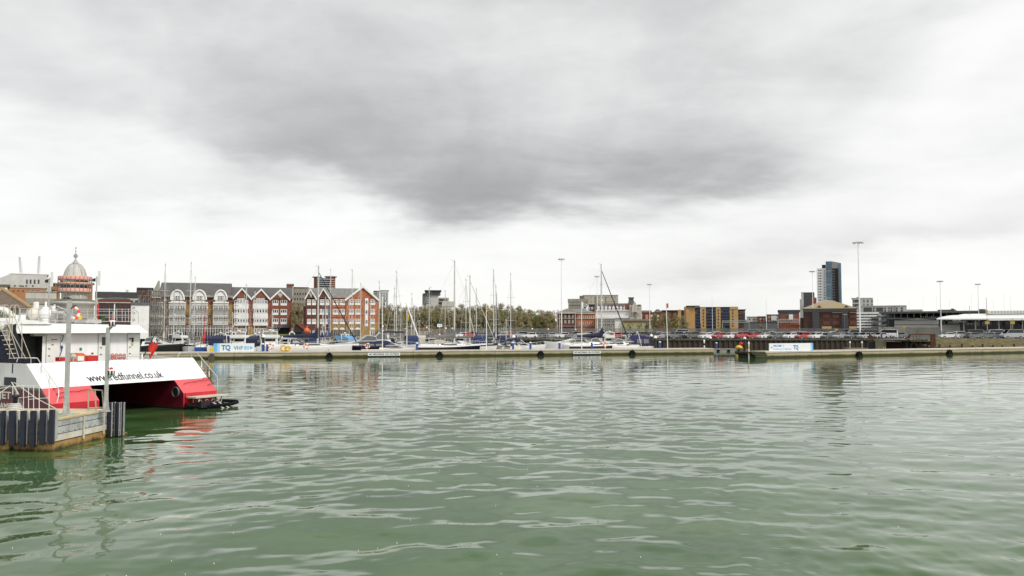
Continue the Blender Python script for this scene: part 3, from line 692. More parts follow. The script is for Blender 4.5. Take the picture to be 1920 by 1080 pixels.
def lantern(px, py, label):
    Y = 34.4; q = at(px, py, Y)
    mb = MB(); mb.lathe([(0.001, -0.16), (0.12, -0.16), (0.13, 0.1), (0.10, 0.12), (0.001, 0.121)], 12, 0)
    for a in range(6):
        mb.T = Matrix.Rotation(a * PI / 3 + .1, 4, 'Z'); mb.box(0.112, 0.136, -0.035, 0.035, -0.12, 0.07, 1)
    mb.T = Matrix.Identity(4); mb.lathe([(0.07, 0.121), (0.07, 0.19), (0.001, 0.22)], 10, 2)
    o = mb.build('beacon_lantern', [whitep, ink, red], pb_, (0, 0, 0)); o.matrix_local = pb_.matrix_basis.inverted() @ Matrix.Translation(q)
    mb = MB(); mb.T = Matrix.Translation((0, 0, -0.16)); mb.tube((0, 0, 0), (-0.12, 0, -0.12), 0.03, 5); mb.tube((0, 0, 0), (-.12, 0, 0), 0.03, 5); mb.build('bracket', alu, o)
lantern(210.5, 606, 'a'); lantern(208.5, 698, 'b')
# deck railing, white, with rope and bollard
rail = thing('deck_railing', 'thin white railing along the deck of the landing pontoon', 'railing', (0, 0, 0), 0)
def onY(px, py, Y): return at(px, py, Y)
RY = 33.0
for px, pt, pb2 in ((-20, 724, 768), (24, 724, 768), (44, 724, 768), (53.5, 725, 768), (63, 723, 768), (73.5, 725, 768), (92, 690, 768)):
    a, b = on_z(px, 770, DZ), None
    t_ = at(px, pt, a.y); mb = MB(); mb.tube(a - Vector((0, 0, 0)), t_, 0.014, 6); mb.build('stanchion', whitep, rail)
def rline(pts, r=0.012, parent=rail, name='rail_bar', m=whitep, Y=None):
    P3 = [at(a, b, Y or on_z(a, 770, DZ).y) for a, b in pts]; mb = MB(); mb.path(P3, r, 6); return mb.build(name, m, parent)
rline([(-20, 733), (12, 726), (40, 723), (104, 724)]); rline([(24, 747), (46, 745), (63, 743)]); rline([(53, 749), (73, 747), (92, 746)])
bl = on_z(28, 772, DZ); rt = thing('bollard', 'mooring bollard wound with pale rope near the left edge', 'bollard', bl)
mb = MB(); mb.lathe([(0.10, 0), (0.11, 0.6), (0.17, 0.62), (0.17, 0.72), (0.001, 0.74)], 10); mb.build('post', navysteel, rt)
mb = MB()
for k in range(5): mb.torus((0, 0, 0.05 + k * 0.07), 0.30 - k * 0.035, 0.04, 0, 14, 5, 'z')
mb.build('rope_coil', rope, rt)
def ropeline(name, label, pts, r=0.022):
    mb = MB(); P3 = []
    for a, b in zip(pts, pts[1:]):
        for k in range(6): P3.append(a.lerp(b, k / 6))
    P3.append(pts[-1]); mb.path(P3, r, 5); tag(mb.build(name, rope), label, 'rope', 'mooring ropes of the ferry')
fl = at(26, 717, 39.0)
ropeline('mooring_rope', 'pale rope slanting down from fairlead to the right across railing', [fl, at(70, 748, 36.5), on_z(112, 770, DZ + .05)])
ropeline('mooring_rope', 'pale rope hanging from the fairlead to the bollard', [at(22, 717, 39), bl + Vector((0.05, 0.1, 0.75)), bl + Vector((0.1, 0, 0.2))], 0.03)
ropeline('mooring_rope', 'pale rope leading left from the fairlead', [at(20, 722, 39), at(0, 737, 36), at(-30, 752, 34)])
gt = thing('gangway_gate', 'beige tubular gate frame at the far edge of the landing pontoon', 'gate', on_z(180, 771, DZ))
mb = MB(); g0 = gt.location
for pts in ([(165.5, 770), (165.5, 732), (178, 731), (180, 770)], [(178, 731), (192, 732), (194.5, 768)], [(166, 765), (194, 764)]):
    mb.path([at(a, b, g0.y) - g0 for a, b in pts], 0.03, 6)
mb.build('frame', mat('beige_tube', (0.45, 0.38, 0.27), 0.6), gt)
# ------------------------------------------------------------------ the ferry
U_ = Vector((0.479, 0.878, 0)); U_.normalize(); V_ = Vector((-U_.y, U_.x, 0)); FO = Vector((-23.2, 40.5, 0)); FRZ = math.atan2(U_.y, U_.x)
ferry = thing('catamaran_ferry', 'large red and white twin hulled passenger ferry moored stern towards us', 'ferry', FO, FRZ)
def bp(px, py, v):
    d = ray(px, py); o = Vector((0, 0, CH)); q = FO + V_ * v
    t_ = (q - o).dot(V_) / d.dot(V_); P_ = o + d * t_ - FO
    return P_.dot(U_), P_.z
def bpu(px, py, u):
    d = ray(px, py); o = Vector((0, 0, CH)); q = FO + U_ * u
    t_ = (q - o).dot(U_) / d.dot(U_); P_ = o + d * t_ - FO
    return P_.dot(V_), P_.z
def bps(px, py):
    """on the sloping stern plane through (v=0,w=.95) and (v=2.2,w=2.93) -> u,v,w"""
    n = Vector((0, 1.98, -2.2)).normalized(); nw = V_ * n.y + Vector((0, 0, n.z)); q = FO + Vector((0, 0, 0.95))
    d = ray(px, py); o = Vector((0, 0, CH)); t_ = (q - o).dot(nw) / d.dot(nw); P_ = o + d * t_ - FO
    return Vector((P_.dot(U_), P_.dot(V_), P_.z))
BM = 10.4; LEN = 37.0; VB = 0.83; WB = 1.70; WT = 2.93; VT = 2.2
def fhull(u0, u1, side):
    mb = MB()   # materials: 0 white, 1 red, 2 boot, 3 red with shade painted in, 4 red with sky glare painted in
    st = [0, VT, 12, 22, 30, LEN]
    uc = (u0 + u1) / 2; hw0 = (u1 - u0) / 2
    def hw(v): return hw0 * (1 if v < 20 else max(0.04, 1 - ((v - 20) / (LEN - 20)) ** 1.6))
    # transom quad, slopes, keel; u ranges
    def q(a, m): mb.add(a, [tuple(range(len(a)))], m)
    e = 0.0
    q([(u0, 0, -.6), (u1, 0, -.6), (u1, 0, .12), (u0, 0, .12)], 2)
    q([(u0, 0, .12), (u1, 0, .12), (u1, 0, .95), (u0, 0, .95)], 1)
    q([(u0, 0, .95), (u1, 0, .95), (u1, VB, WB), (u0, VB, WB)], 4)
    for s in (0, 1):
        out = (s == side)
        def us(v): return uc + (-1 if s == 0 else 1) * hw(v)
        A = [(us(0), 0, -.6), (us(0), 0, .12), (us(0), 0, .95), (us(VB), VB, WB)]
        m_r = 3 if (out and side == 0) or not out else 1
        # stern piece
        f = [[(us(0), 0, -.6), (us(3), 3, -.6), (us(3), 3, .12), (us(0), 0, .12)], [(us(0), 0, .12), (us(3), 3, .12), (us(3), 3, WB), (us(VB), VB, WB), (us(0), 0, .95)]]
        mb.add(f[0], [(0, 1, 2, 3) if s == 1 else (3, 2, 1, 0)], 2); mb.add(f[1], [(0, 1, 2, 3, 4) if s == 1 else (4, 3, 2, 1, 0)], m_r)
        vv = [3, 12, 20, 24, 28, 32, 35, LEN]
        for a, b in zip(vv, vv[1:]):
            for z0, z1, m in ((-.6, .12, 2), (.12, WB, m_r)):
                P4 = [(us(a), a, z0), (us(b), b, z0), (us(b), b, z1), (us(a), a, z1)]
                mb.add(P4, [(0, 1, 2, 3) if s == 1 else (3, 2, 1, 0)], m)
        if out:
            def uo(v, z): return us(v) if v < 20 else us(v) + (0.5 * (v - 20) / 17) * (-1 if s == 0 else 1)
            top = 2.93
            P5 = [(us(VB), VB, WB), (us(3), 3, WB), (us(3), 3, top), (us(VT), VT, top)]
            mb.add(P5, [(0, 1, 2, 3) if s == 1 else (3, 2, 1, 0)], 0)
            for a, b in zip(vv, vv[1:]):
                mb.add([(us(a), a, WB), (us(b), b, WB), (us(b), b, top + max(0, b - 20) * .05), (us(a), a, top + max(0, a - 20) * .05)], [(0, 1, 2, 3) if s == 1 else (3, 2, 1, 0)], 0)
    mb.build('hull', [ferrywhite, ferryred, boot, ferryred_shade, mat('sky_glare_red', (0.70, 0.10, 0.11), 0.35, var=0.08, vs=1.0, streak=True)], ferry)  # last red is lightened: sky glare on the slope put into the colour
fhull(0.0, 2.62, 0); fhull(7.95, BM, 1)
tunnel_shade_red = ferryred_shade
mb = MB()   # stern slope panel, across whole beam
mb.add([(0, VB, WB), (BM, VB, WB), (BM, VT, WT), (0, VT, WT)], [(0, 1, 2, 3)])
mb.add([(0, VT, WT), (BM, VT, WT), (BM, VT + .18, WT), (0, VT + .18, WT)], [(0, 1, 2, 3)])
mb.add([(0, VT + .18, WT), (BM, VT + .18, WT), (BM, VT + .18, 2.45), (0, VT + .18, 2.45)], [(0, 1, 2, 3)])
mb.build('stern_panel', ferrywhite, ferry)
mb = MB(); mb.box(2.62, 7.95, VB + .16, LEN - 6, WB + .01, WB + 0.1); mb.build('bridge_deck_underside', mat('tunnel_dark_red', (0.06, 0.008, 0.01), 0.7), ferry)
mb = MB(); mb.box(0.02, BM - 0.02, VT + .19, LEN - 5, 2.38, 2.45); mb.build('main_deck', conc, ferry)
mb = MB(); mb.box(0.03, 0.16, VT + .19, 20, 2.45, 2.925); mb.box(BM - .16, BM - 0.03, VT + .19, 20, 2.45, 2.925); mb.build('bulwark', ferrywhite, ferry)
# grey stripes and lettering on the shade-darkened red port side
for poly in ([(0.86, WB + .01), (14, WB + .01), (14, WB - 0.10), (.75, WB - .10)], [(0.0, .95), (VB, WB), (VB + .16, WB), (0.16, .95)], [(0.0, .95), (0.16, .95), (0.16, .25), (0.0, .25)], [(3.0, WB - .1), (3.28, WB - .1), (2.2, .3), (1.92, .3)], [(0.16, .25), (14, .25), (14, .34), (0.16, .34)]):
    mb = MB(); mb.prism(poly, -0.012, -0.004, axis='x'); mb.build('grey_stripe', greystripe, ferry)
def side_text(s, px_r, py_b, size, width):
    v1, w1 = bpu(px_r, py_b, -0.015)
    M = Matrix.Translation((-0.015, v1 + width, w1)) @ Matrix.Rotation(-PI / 2, 4, 'Z') @ Matrix.Rotation(PI / 2, 4, 'X')
    text('lettering', s, size, letterw, ferry, M, bold=0.01, width=width)
side_text('RED JET 4', 33.5, 749, 0.52, 3.35)
side_text('SOUTHAMPTON', 44, 770, 0.46, 3.9)
for uu in (1.3, 3.9, 5.2, 6.5, 9.1):
    mb = MB(); mb.add([(uu, VB + .006, WB - .004 + .012), (uu + .012, VB + .006, WB - .004 + .012), (uu + .012, VT, WT + .004), (uu, VT, WT + .004)], [(0, 1, 2, 3)]); mb.build('plate_seam', mat('seam_grey', (.5, .5, .49), .5), ferry, (0, -.004, .004))
for vv in (5.2, 8.0, 11.0):
    mb = MB(); mb.box(-.006, -.002, vv, vv + .015, 1.72, 2.92); mb.build('plate_seam', MATS['seam_grey'], ferry)
# URL on the slope
a, b = bps(167, 716), bps(308, 708)
ax = (b - a).normalized(); nrm = Vector((0, -1.98, 2.2)).normalized(); up = nrm.cross(Vector((1, 0, 0))).normalized()
if up.z < 0: up = -up
M = Matrix((( 1, 0, 0, 0), (0, up.y, -up.z if False else nrm.y, 0), (0, up.z, nrm.z, 0), (0, 0, 0, 1)))
M = Matrix.Translation((a.x, (a.y + b.y) / 2, (a.z + b.z) / 2) ) @ M
M = Matrix.Translation(nrm * 0.018) @ M
text('lettering', 'www.redfunnel.co.uk', 0.84, ink, ferry, M, bold=0.005, width=abs(b.x - a.x), ext=0.003)
# exhaust on the inner side of the right hull
v_, w_ = bpu(331, 735, 7.94)
mb = MB(); mb.lathe([(0.28, -0.12), (0.31, -0.12), (0.31, 0.0), (0.28, 0.0)], 18, 0, (7.94, v_, w_), 'x'); mb.lathe([(0.001, -0.02), (0.28, -0.02)], 18, 1, (7.94, v_, w_), 'x'); mb.build('exhaust_pipe', [mat('exhaust_steel', (0.12, 0.1, 0.1), 0.5), ink], ferry)
# grab handles on the red slopes
def handle(p0, p1, h=0.10, m=ferryred, r=0.018):
    A = bps(*p0); B = bps(*p1); n = Vector((0, -.67, .74)) * h
    mb = MB(); mb.path([A, A + n + (B - A) * .08, B + n - (B - A) * .08, B], r, 5); mb.build('grab_handle', m, ferry)
hm = mat('handle_dark_red', (0.28, 0.012, 0.02), 0.5)
for p in (((379, 711), (391, 708)), ((344, 721), (364, 717)), ((365, 717), (395, 713)), ((389, 723), (400, 720)),
          ((99, 731), (117, 728)), ((105, 740), (146, 735)), ((147, 735), (170, 732)), ((110, 748), (124, 745))): handle(*p, m=hm)
for p in (((360, 690), (376, 689)), ((366, 696), (382, 693)), ((371, 702), (386, 700)), ((86, 706), (101, 705)), ((92, 711), (105, 710)), ((96, 719), (111, 718))): handle(*p, m=whitep, r=0.012)
# tubular rails: given as pixel paths on a plane v = const
def frail(pts, v, r=0.022, m=steel, name='handrail', parent=None):
    P3 = []
    for i, p_ in enumerate(pts):
        vv = p_[2] if len(p_) > 2 else v
        u, w2 = bp(p_[0], p_[1], vv); P3.append((u, vv, w2))
    mb = MB(); mb.path(P3, r, 6, ); return mb.build(name, m, parent or ferry)
beige_t = mat('beige_rail_paint', (0.60, 0.54, 0.42), 0.5)
frail([(333, 671, 2.3), (335, 664, 2.3), (339, 660.5, 2.3), (366, 661, 2.3), (369, 661, 2.2), (407, 706, .3), (408, 713, .15), (407.5, 730, .05)], 0, 0.028)
for p in ([(359, 672, 2.25), (359, 661.5, 2.25)], [(378, 690, 1.6), (378, 672.5, 1.8)], [(392, 707, .9), (392, 690, 1.1)]): frail(p, 0, 0.02)
frail([(31, 679, 2.3), (34, 671, 2.3), (58, 671, 2.3), (70, 671.5, 2.2), (78, 684, 1.9), (105, 722, .5), (110, 731, .3), (110, 742, .2), (106, 757, .05)], 0, 0.022)
for p in ([(58, 682, 2.3), (58, 671, 2.3)], [(78, 700, 1.3), (78, 684, 1.9)], [(93, 728, .8), (93, 706, 1.1)]): frail(p, 0, 0.018)
frail([(218, 677, 2.4), (218, 669, 2.4), (281, 668, 2.4), (324, 670, 2.4), (326, 674, 2.4)], 0, 0.022)
frail([(112, 675, 2.6), (112, 668, 2.6), (200, 666, 2.6), (262, 664, 2.6)], 0, 0.012)
# cabin
CV = 5.0
cab = []
uL, wt = bp(80, 629, CV); uR, _ = bp(263, 629, CV); wt = 4.52
mb = MB(); mb.box(uL, uR, CV, 26, 2.455, wt); mb.build('cabin', ferrywhite, ferry)
mb = MB(); mb.box(uR + .005, uR + .06, CV + 0.3, 25, 3.0, 4.1); mb.build('side_glazing', darkglass, ferry)
uD, _ = bp(57, 650, CV)
mb = MB(); mb.box(uD, uL - .01, CV + 0.6, CV + .7, 2.455, wt); mb.build('painted_shade_bulkhead', boot, ferry)  # black panel: shade inside the cabin opening painted as colour
mb = MB(); mb.box(uL - .012, uL - .002, CV + .004, CV + .6, 2.455, wt - .005); mb.build('painted_shade_side', boot, ferry)  # black sheet over the white cabin side, its shade painted in
mb = MB(); mb.box(0.2, uD, CV + .62, CV + .75, 2.455, wt); mb.build('port_bulkhead', navysteel, ferry)
mb = MB(); mb.box(0.2, uL, CV + .8, 26, 2.455, wt - .01); mb.build('cabin', ferrywhite, ferry)
def cpanel(px0, px1, py0, py1, m, name, v=CV, th=0.03, parent=None):
    u0, w1 = bp(px0, py0, v); u1, w0 = bp(px1, py1, v)
    mb = MB(); mb.box(u0, u1, v - th, v - .002, w0, w1); return mb.build(name, m, parent or ferry)
offw = mat('door_off_white', (0.78, 0.78, 0.74), 0.45, var=0.05)
for a, b in ((87, 112), (184.5, 206), (239, 261)):
    u0, w1 = bp(a, 627.5, CV); u1, _ = bp(b, 627.5, CV)
    mb = MB(); mb.box(u0, u1, CV - .05, CV - .002, 2.5, wt - .08)
    d = mb.build('door', offw, ferry)
    mb = MB(); mb.box(u0 - .02, u0, CV - .06, CV - .002, 2.5, wt - .06); mb.box(u1, u1 + .02, CV - .06, CV - .002, 2.5, wt - .06); mb.build('door_frame', alu, d)
    for z in (3.2, 3.6): mb = MB(); mb.box(u0 + .1, u0 + .2, CV - .09, CV - .052, z, z + .04); mb.build('handle', ink, d)
cpanel(191.5, 199.5, 632, 647, darkglass, 'door_window', CV - .055)
for a, b, c, d in ((97, 100, 636, 637.5), (102, 107, 636, 637.2), (97, 100, 645.5, 647), (242, 246, 634, 636), (247, 250, 633, 641)): cpanel(a, b, c, d, ink, 'door_fitting', CV - .055)
cpanel(95.5, 99.5, 655, 661, mat('label_ochre', (0.5, 0.42, 0.2), 0.6), 'notice'); cpanel(246.5, 249.5, 642, 648, MATS['label_ochre'], 'notice', CV - .055)
cpanel(149, 153, 652, 657, mat('exit_green', (0.02, 0.22, 0.08), 0.5), 'safety_sign')
cpanel(171, 175, 661, 664, red, 'safety_sign')
cpanel(56, 76, 624, 630, mat('beige_box', (0.48, 0.46, 0.38), 0.5), 'ventilation_unit', CV + .2, 0.4)
cb = frail([(118, 628), (118.5, 633), (115, 642), (116, 652), (116, 657), (112, 668), (107, 677)], CV - .08, 0.02, ink, 'power_cable')
frail([(115, 642), (116, 648)], CV - .09, 0.06, whitep, 'plug_body'); frail([(116, 648), (116.4, 654)], CV - .09, 0.055, royal, 'plug_socket')
# roof overhang
RV = 4.3
def U(px, v=RV): return bp(px, 615, v)[0]
mb = MB()
uA, uB, uC = -0.1, U(262), U(279)
mb.add([(uA, RV, 4.5), (uC, RV, 4.5), (uB, RV + .1, 4.98), (uA, RV + .1, 5.08), (uA, 27, 4.5), (uC, 27, 4.5), (uB, 27, 4.98), (uA, 27, 5.08)],
       [(0, 1, 2, 3), (4, 7, 6, 5), (3, 2, 6, 7), (1, 5, 6, 2), (0, 3, 7, 4), (0, 4, 5, 1)])
mb.build('roof', ferrywhite, ferry)
# raised left portion of roof edge
ul, ur = bp(25, 600, RV - .01)[0], bp(92, 603, RV - .01)[0]
mb = MB(); mb.prism([(ul, 5.0), (ur, 5.0), (bp(98, 604, RV)[0], 5.06), (bp(40, 598, RV)[0], 5.28), (ul, 5.28)], RV - .02, RV + 1.6); mb.build('roof_step', ferrywhite, ferry)
# upper deck rails, several bays
for v in (4.7, ):
    for y_ in (579, 590, 601): frail([(37, y_), (245, y_ + (1 if y_ < 600 else 2))], v, 0.02)
    frail([(245, 580), (256, 583), (260, 588), (260, 607)], v, 0.02)
    for px in (38, 59, 72, 92, 108, 136, 164, 205, 219, 229, 241): frail([(px, 578.5), (px, 604)], v, 0.02, name='stanchion')
for y_ in (583, 594): frail([(37, y_), (250, y_ + 1)], 9.0, 0.02)
for px in (50, 85, 120, 150, 180, 212, 235, 250): frail([(px, 583), (px, 604)], 9.0, 0.02, name='stanchion')
frail([(118, 583), (130, 601)], 5.5, 0.03); frail([(176, 590), (185, 604)], 5.5, 0.03); frail([(107, 574), (128, 583)], 6, 0.04)
for cx_ in (11, 23, 30):
    frail([(cx_ - 4, 602), (cx_ - 4, 577), (cx_ - 1, 572), (cx_ + 3, 572), (cx_ + 6, 577), (cx_ + 6, 602)], 4.2, 0.018, beige_t, 'arch_rail')
for y_ in (572, 584, 597): frail([(-30, y_ + 2), (12, y_)], 4.6, 0.018, beige_t)
# stairs with ladder rungs
for dx_ in (0, 16):
    frail([(2 + dx_, 590, 3.2), (3 + dx_, 585, 3.2), (8 + dx_, 585, 3.2), (10 + dx_, 591, 3.2), (36 + dx_ * 1.35, 672 , 3.2)], 3.2, 0.02, beige_t, 'stair_rail')
    frail([(-2 + dx_, 608, 3.2), (27 + dx_ * 1.35, 673, 3.2)], 3.2, 0.02, beige_t, 'stair_rail')
for k in range(9):
    a = k / 8; frail([(-8 + 24 * a + 0, 604 + 68 * a, 3.3), (10 + 24 * a, 603 + 68 * a, 3.3)], 3.3, 0.022, beige_t, 'stair_tread')
for px, y0, y1 in ((18, 590, 672), (41, 604, 672), (23, 584, 636)): frail([(px, y0), (px, y1)], 3.25, 0.018, beige_t, 'stair_post')
# navy stair flanks
for P_ in ([(-40, 618), (4, 618), (18, 673), (-40, 673)], [(16, 612), (31, 607), (30, 618), (46, 672), (30, 672)]):
    pp = [bp(a, b, 3.6) for a, b in P_]; mb = MB(); mb.prism(pp, 3.6, 3.7); mb.build('stair_flank', navysteel, ferry)
pp = [bp(a, b, 3.75) for a, b in ((-40, 596), (30, 596), (38, 610), (20, 640), (-40, 625))]; mb = MB(); mb.prism(pp, 3.75, 3.8); mb.build('stair_canopy', ferrywhite, ferry)
pp = [bp(a, b, 3.55) for a, b in ((8, 609), (18, 607), (17, 624), (5, 626))]; mb = MB(); mb.prism(pp, 3.3, 3.54); mb.build('winch_cover', conc, ferry)
# bow-ward rising white strut top left
pp = [bp(a, b, 5.0) for a, b in ((-30, 572), (6, 575), (14, 577), (40, 598), (34, 600), (8, 582), (-30, 578))]; mb = MB(); mb.prism(pp, 5.0, 5.3); mb.build('raked_strut', ferrywhite, ferry)
# domes, rafts, ring, boxes on the upper deck
def dome(px, py, v, r, m, nm='satellite_dome', sz=1.25):
    u, w2 = bp(px, py, v); mb = MB(); mb.sphere((u, v, w2), r, 0, 14, sz); mb.lathe([(r * .55, 0), (r * .55, w2 - 5.1 - r)], 10, 0, (u, v, 5.08)); mb.lathe([(.001, 0), (.06, 0), (.06, .35), (0.001, .36)], 8, 0, (u, v, w2 + r)); mb.build(nm, m, ferry)
dome(64, 589, 7, 0.32, cream); dome(85.5, 587, 6, 0.30, white); dome(102, 589, 7.5, 0.24, alu)
frail([(68, 590), (68, 566)], 7.4, 0.14, whitep, 'ventilator'); frail([(100, 586), (100, 574)], 7.4, 0.12, whitep, 'ventilator')
u, w2 = bp(139, 587, 5.6); mb = MB(); mb.torus((u, 5.6, w2), 0.30, 0.09, 0, 16, 6, 'y', alt=1); mb.build('life_ring', [orangeplas, whitep], ferry)
def fbox(px0, px1, py0, py1, v, d, m, nm):
    u0, w1 = bp(px0, py0, v); u1, w0 = bp(px1, py1, v); mb = MB(); mb.box(u0, u1, v, v + d, w0, w1); return mb.build(nm, m, ferry)
for a in ((96, 119, 583, 588, 7, 1, alu, 'antenna_box'), (92, 102, 588, 606, 7, .6, conc, 'locker'), (48, 58, 586, 602, 7.5, .5, MATS['beige_box'], 'locker'), (162, 190, 599, 606, 6, 1.2, alu, 'hatch'), (164, 176, 596, 602, 6.5, .8, conc, 'hatch'),
          (190, 197, 591, 605, 6.4, .3, leaf_d, 'deck_light'), (39, 48, 590, 601, 6, .4, whitep, 'locker'), (148, 153, 592, 599, 6, .2, yellow, 'beacon'), (145, 178, 601, 608, 8, .8, dgreyclad, 'locker')): fbox(*a)
frail([(183, 605), (183, 570)], 8, 0.05, red, 'flag_mast')
# rescue gear on the aft deck
fbox(114, 124, 670, 677, 3.4, .5, red, 'gear_box'); fbox(160, 184, 667, 677, 3.2, .8, redcanvas, 'raft_box')
u, w2 = bp(152, 672, 3.2); mb = MB(); mb.prism([(u - .45, w2 - .3), (u + .45, w2 - .3), (u + .38, w2 + .12), (u + .1, w2 + .3), (u - .2, w2 + .28)], 3.2, 3.9); mb.build('rescue_boat_bow', orange, ferry)
u, w2 = bp(150, 673, 3.1); mb = MB(); mb.box(u - .15, u + .2, 3.05, 3.18, w2 - .1, w2 + .15); mb.build('winch_drum', whitep, ferry)
for c_ in range(4):
    for r_ in range(2):
        u, w2 = bp(211 + c_ * 7.4, 666 + r_ * 5, 3.4); mb = MB(); mb.torus((u, 3.4, w2), 0.085, 0.028, 0, 12, 5, 'y'); mb.build('coiled_line', orangeplas, ferry)
u0, w0 = bp(207, 675, 3.5); u1, w1 = bp(238, 662, 3.5); mb = MB(); mb.box(u0, u1, 3.48, 3.6, w0, w1); mb.build('line_rack', whitep, ferry)
for px, py, v in ((137.5, 668.5, 2.35), (289, 664.5, 2.4)):
    u, w2 = bp(px, py, v); mb = MB(); mb.lathe([(0.02, -.12), (.15, -.02), (.16, 0), (.13, .02), (.001, .0)], 14, 0, (0, 0, 0), 'y'); mb.tube((0, -.05, 0), (0, -.05, w0 * 0 - .28), 0.03, 6)
    o = mb.build('searchlight', MATS['beige_box'], ferry, (u, v, w2)); o.rotation_euler = (0.1, 0, -0.5)
# ensign
en = thing('ensign_flag', 'red ensign hanging from a black staff at the ferry stern', 'flag', FO, FRZ)
u0, w0 = bp(266, 674, 2.3); u1, w1 = bp(294, 620, 1.6)
mb = MB(); mb.tube((u0, 2.3, w0), (u1, 1.6, w1), 0.035, 7, None, 0.02); mb.build('flagstaff', ink, en)
mb = MB(); mb.lathe([(0.16, -.15), (.1, .1), (.001, .35)], 8, 0, (u0, 2.3, w0 + .05)); mb.build('staff_socket', alu, en)
pa = Vector((u0, 2.3, w0)); pbv = Vector((u1, 1.6, w1))
mb = MB(); nx, nz_ = 12, 16; vs = []; fs = []; ms = []
for i in range(nx + 1):
    for j in range(nz_ + 1):
        s_ = i / nx; t_ = j / nz_
        hoist = pa.lerp(pbv, 0.88 - 0.42 * t_)
        hang = Vector((0.28 * s_ * (1 - .5 * t_), 0.10 * math.sin(s_ * 9), -0.75 * s_ - 0.0 * t_))
        vs.append(hoist + hang + Vector((0, 0.04 * math.sin(s_ * 14 + t_ * 3), 0)))
for i in range(nx):
    for j in range(nz_):
        can = i < 6 and j < 6
        mi = 0
        if can: mi = 2 if (i in (2, 3) or j in (2, 3)) else 1
        mb.add([vs[i * (nz_ + 1) + j], vs[(i + 1) * (nz_ + 1) + j], vs[(i + 1) * (nz_ + 1) + j + 1], vs[i * (nz_ + 1) + j + 1]], [(0, 1, 2, 3)], mi, True)
mb.build('flag_cloth', [mat('red_bunting', (0.62, 0.035, 0.015), 0.8), mat('navy_bunting', (0.02, 0.03, 0.14), 0.8), whitep], en)
# water jet guard
gd = MB(); pts = []
for a, b, v in ((349, 757, 0), (352, 761, -.5), (385, 762, -1.0), (412, 760, -1.2), (436, 757, -1.2), (445, 754, -1.0), (444, 752, -.5), (420, 751, 0.0), (412, 751, 0.2)):
    u, w2 = bp(a, b, v); pts.append(Vector((u, v, w2)))
gd.path(pts, 0.10, 8); gd.build('rubber_guard', black, ferry)
frail([(362, 749, -.2), (363, 755, -.3)], 0, .035, beige_t, 'jet_platform_leg'); frail([(415, 741, -.3), (415, 752, -.3)], 0, .04, beige_t, 'jet_platform_leg'); frail([(373, 745, -.8), (373, 756, -.8)], 0, .03, beige_t, 'jet_platform_leg')
a_, b_ = bp(361, 747, -.3), bp(414, 741, -.3)
mb = MB(); mb.box(8.1, 10.5, -0.9, -0.02, 0.66, 0.74); mb.build('jet_platform', beige_t, ferry)
mb = MB(); mb.box(8.15, 10.3, -0.75, 0.0, -0.4, 0.30); mb.box(8.3, 9.0, -1.1, -.7, 0.1, .45); mb.build('jet_housing', boot, ferry)
for k in range(5):
    u = 9.6 + 0.2 * k; mb = MB(); mb.tube((u - .35, -.8, .30), (u, -1.35, -0.05), 0.055, 7); mb.build('steering_pipe', steel if k % 2 else black, ferry)
for k in range(7):
    u = 8.45 + 0.24 * k; mb = MB(); mb.torus((u, -.85, .42), .13, .016, 0, 12, 5, 'y'); mb.build('hydraulic_hose', black if k % 2 else steel, ferry)
mb = MB(); mb.prism([(0, .45), (.28, .45), (0, .95)], 8.05, 8.12, axis='x'); mb.T = Matrix.Identity(4); mb.build('gusset', ferryred, ferry)
for uu in (8.05, 8.5):
    mb = MB(); mb.add([(uu, -.02, .30), (uu, -.02, .85), (uu + .03, -.35, .30)], [(0, 1, 2), (2, 1, 0)]); mb.build('gusset', ferryred, ferry)
for uu in (2.0, 2.35):
    mb = MB(); mb.add([(uu, -.02, .35), (uu, -.02, .85), (uu - .03, -.25, .35)], [(0, 1, 2), (2, 1, 0)]); mb.build('gusset', ferryred, ferry)
# fairlead in the port side
v0, w1 = bpu(30, 708, -.01); v1, w0 = bpu(9, 724, -.01)
mb = MB(); mb.box(-.06, -.005, v0, v1, w0 + .05, w1); mb.build('fairlead', navysteel, ferry)
frail([(24, 682, 2.9), (23, 700, 2.9)], 0, .03, navysteel, 'side_seam')
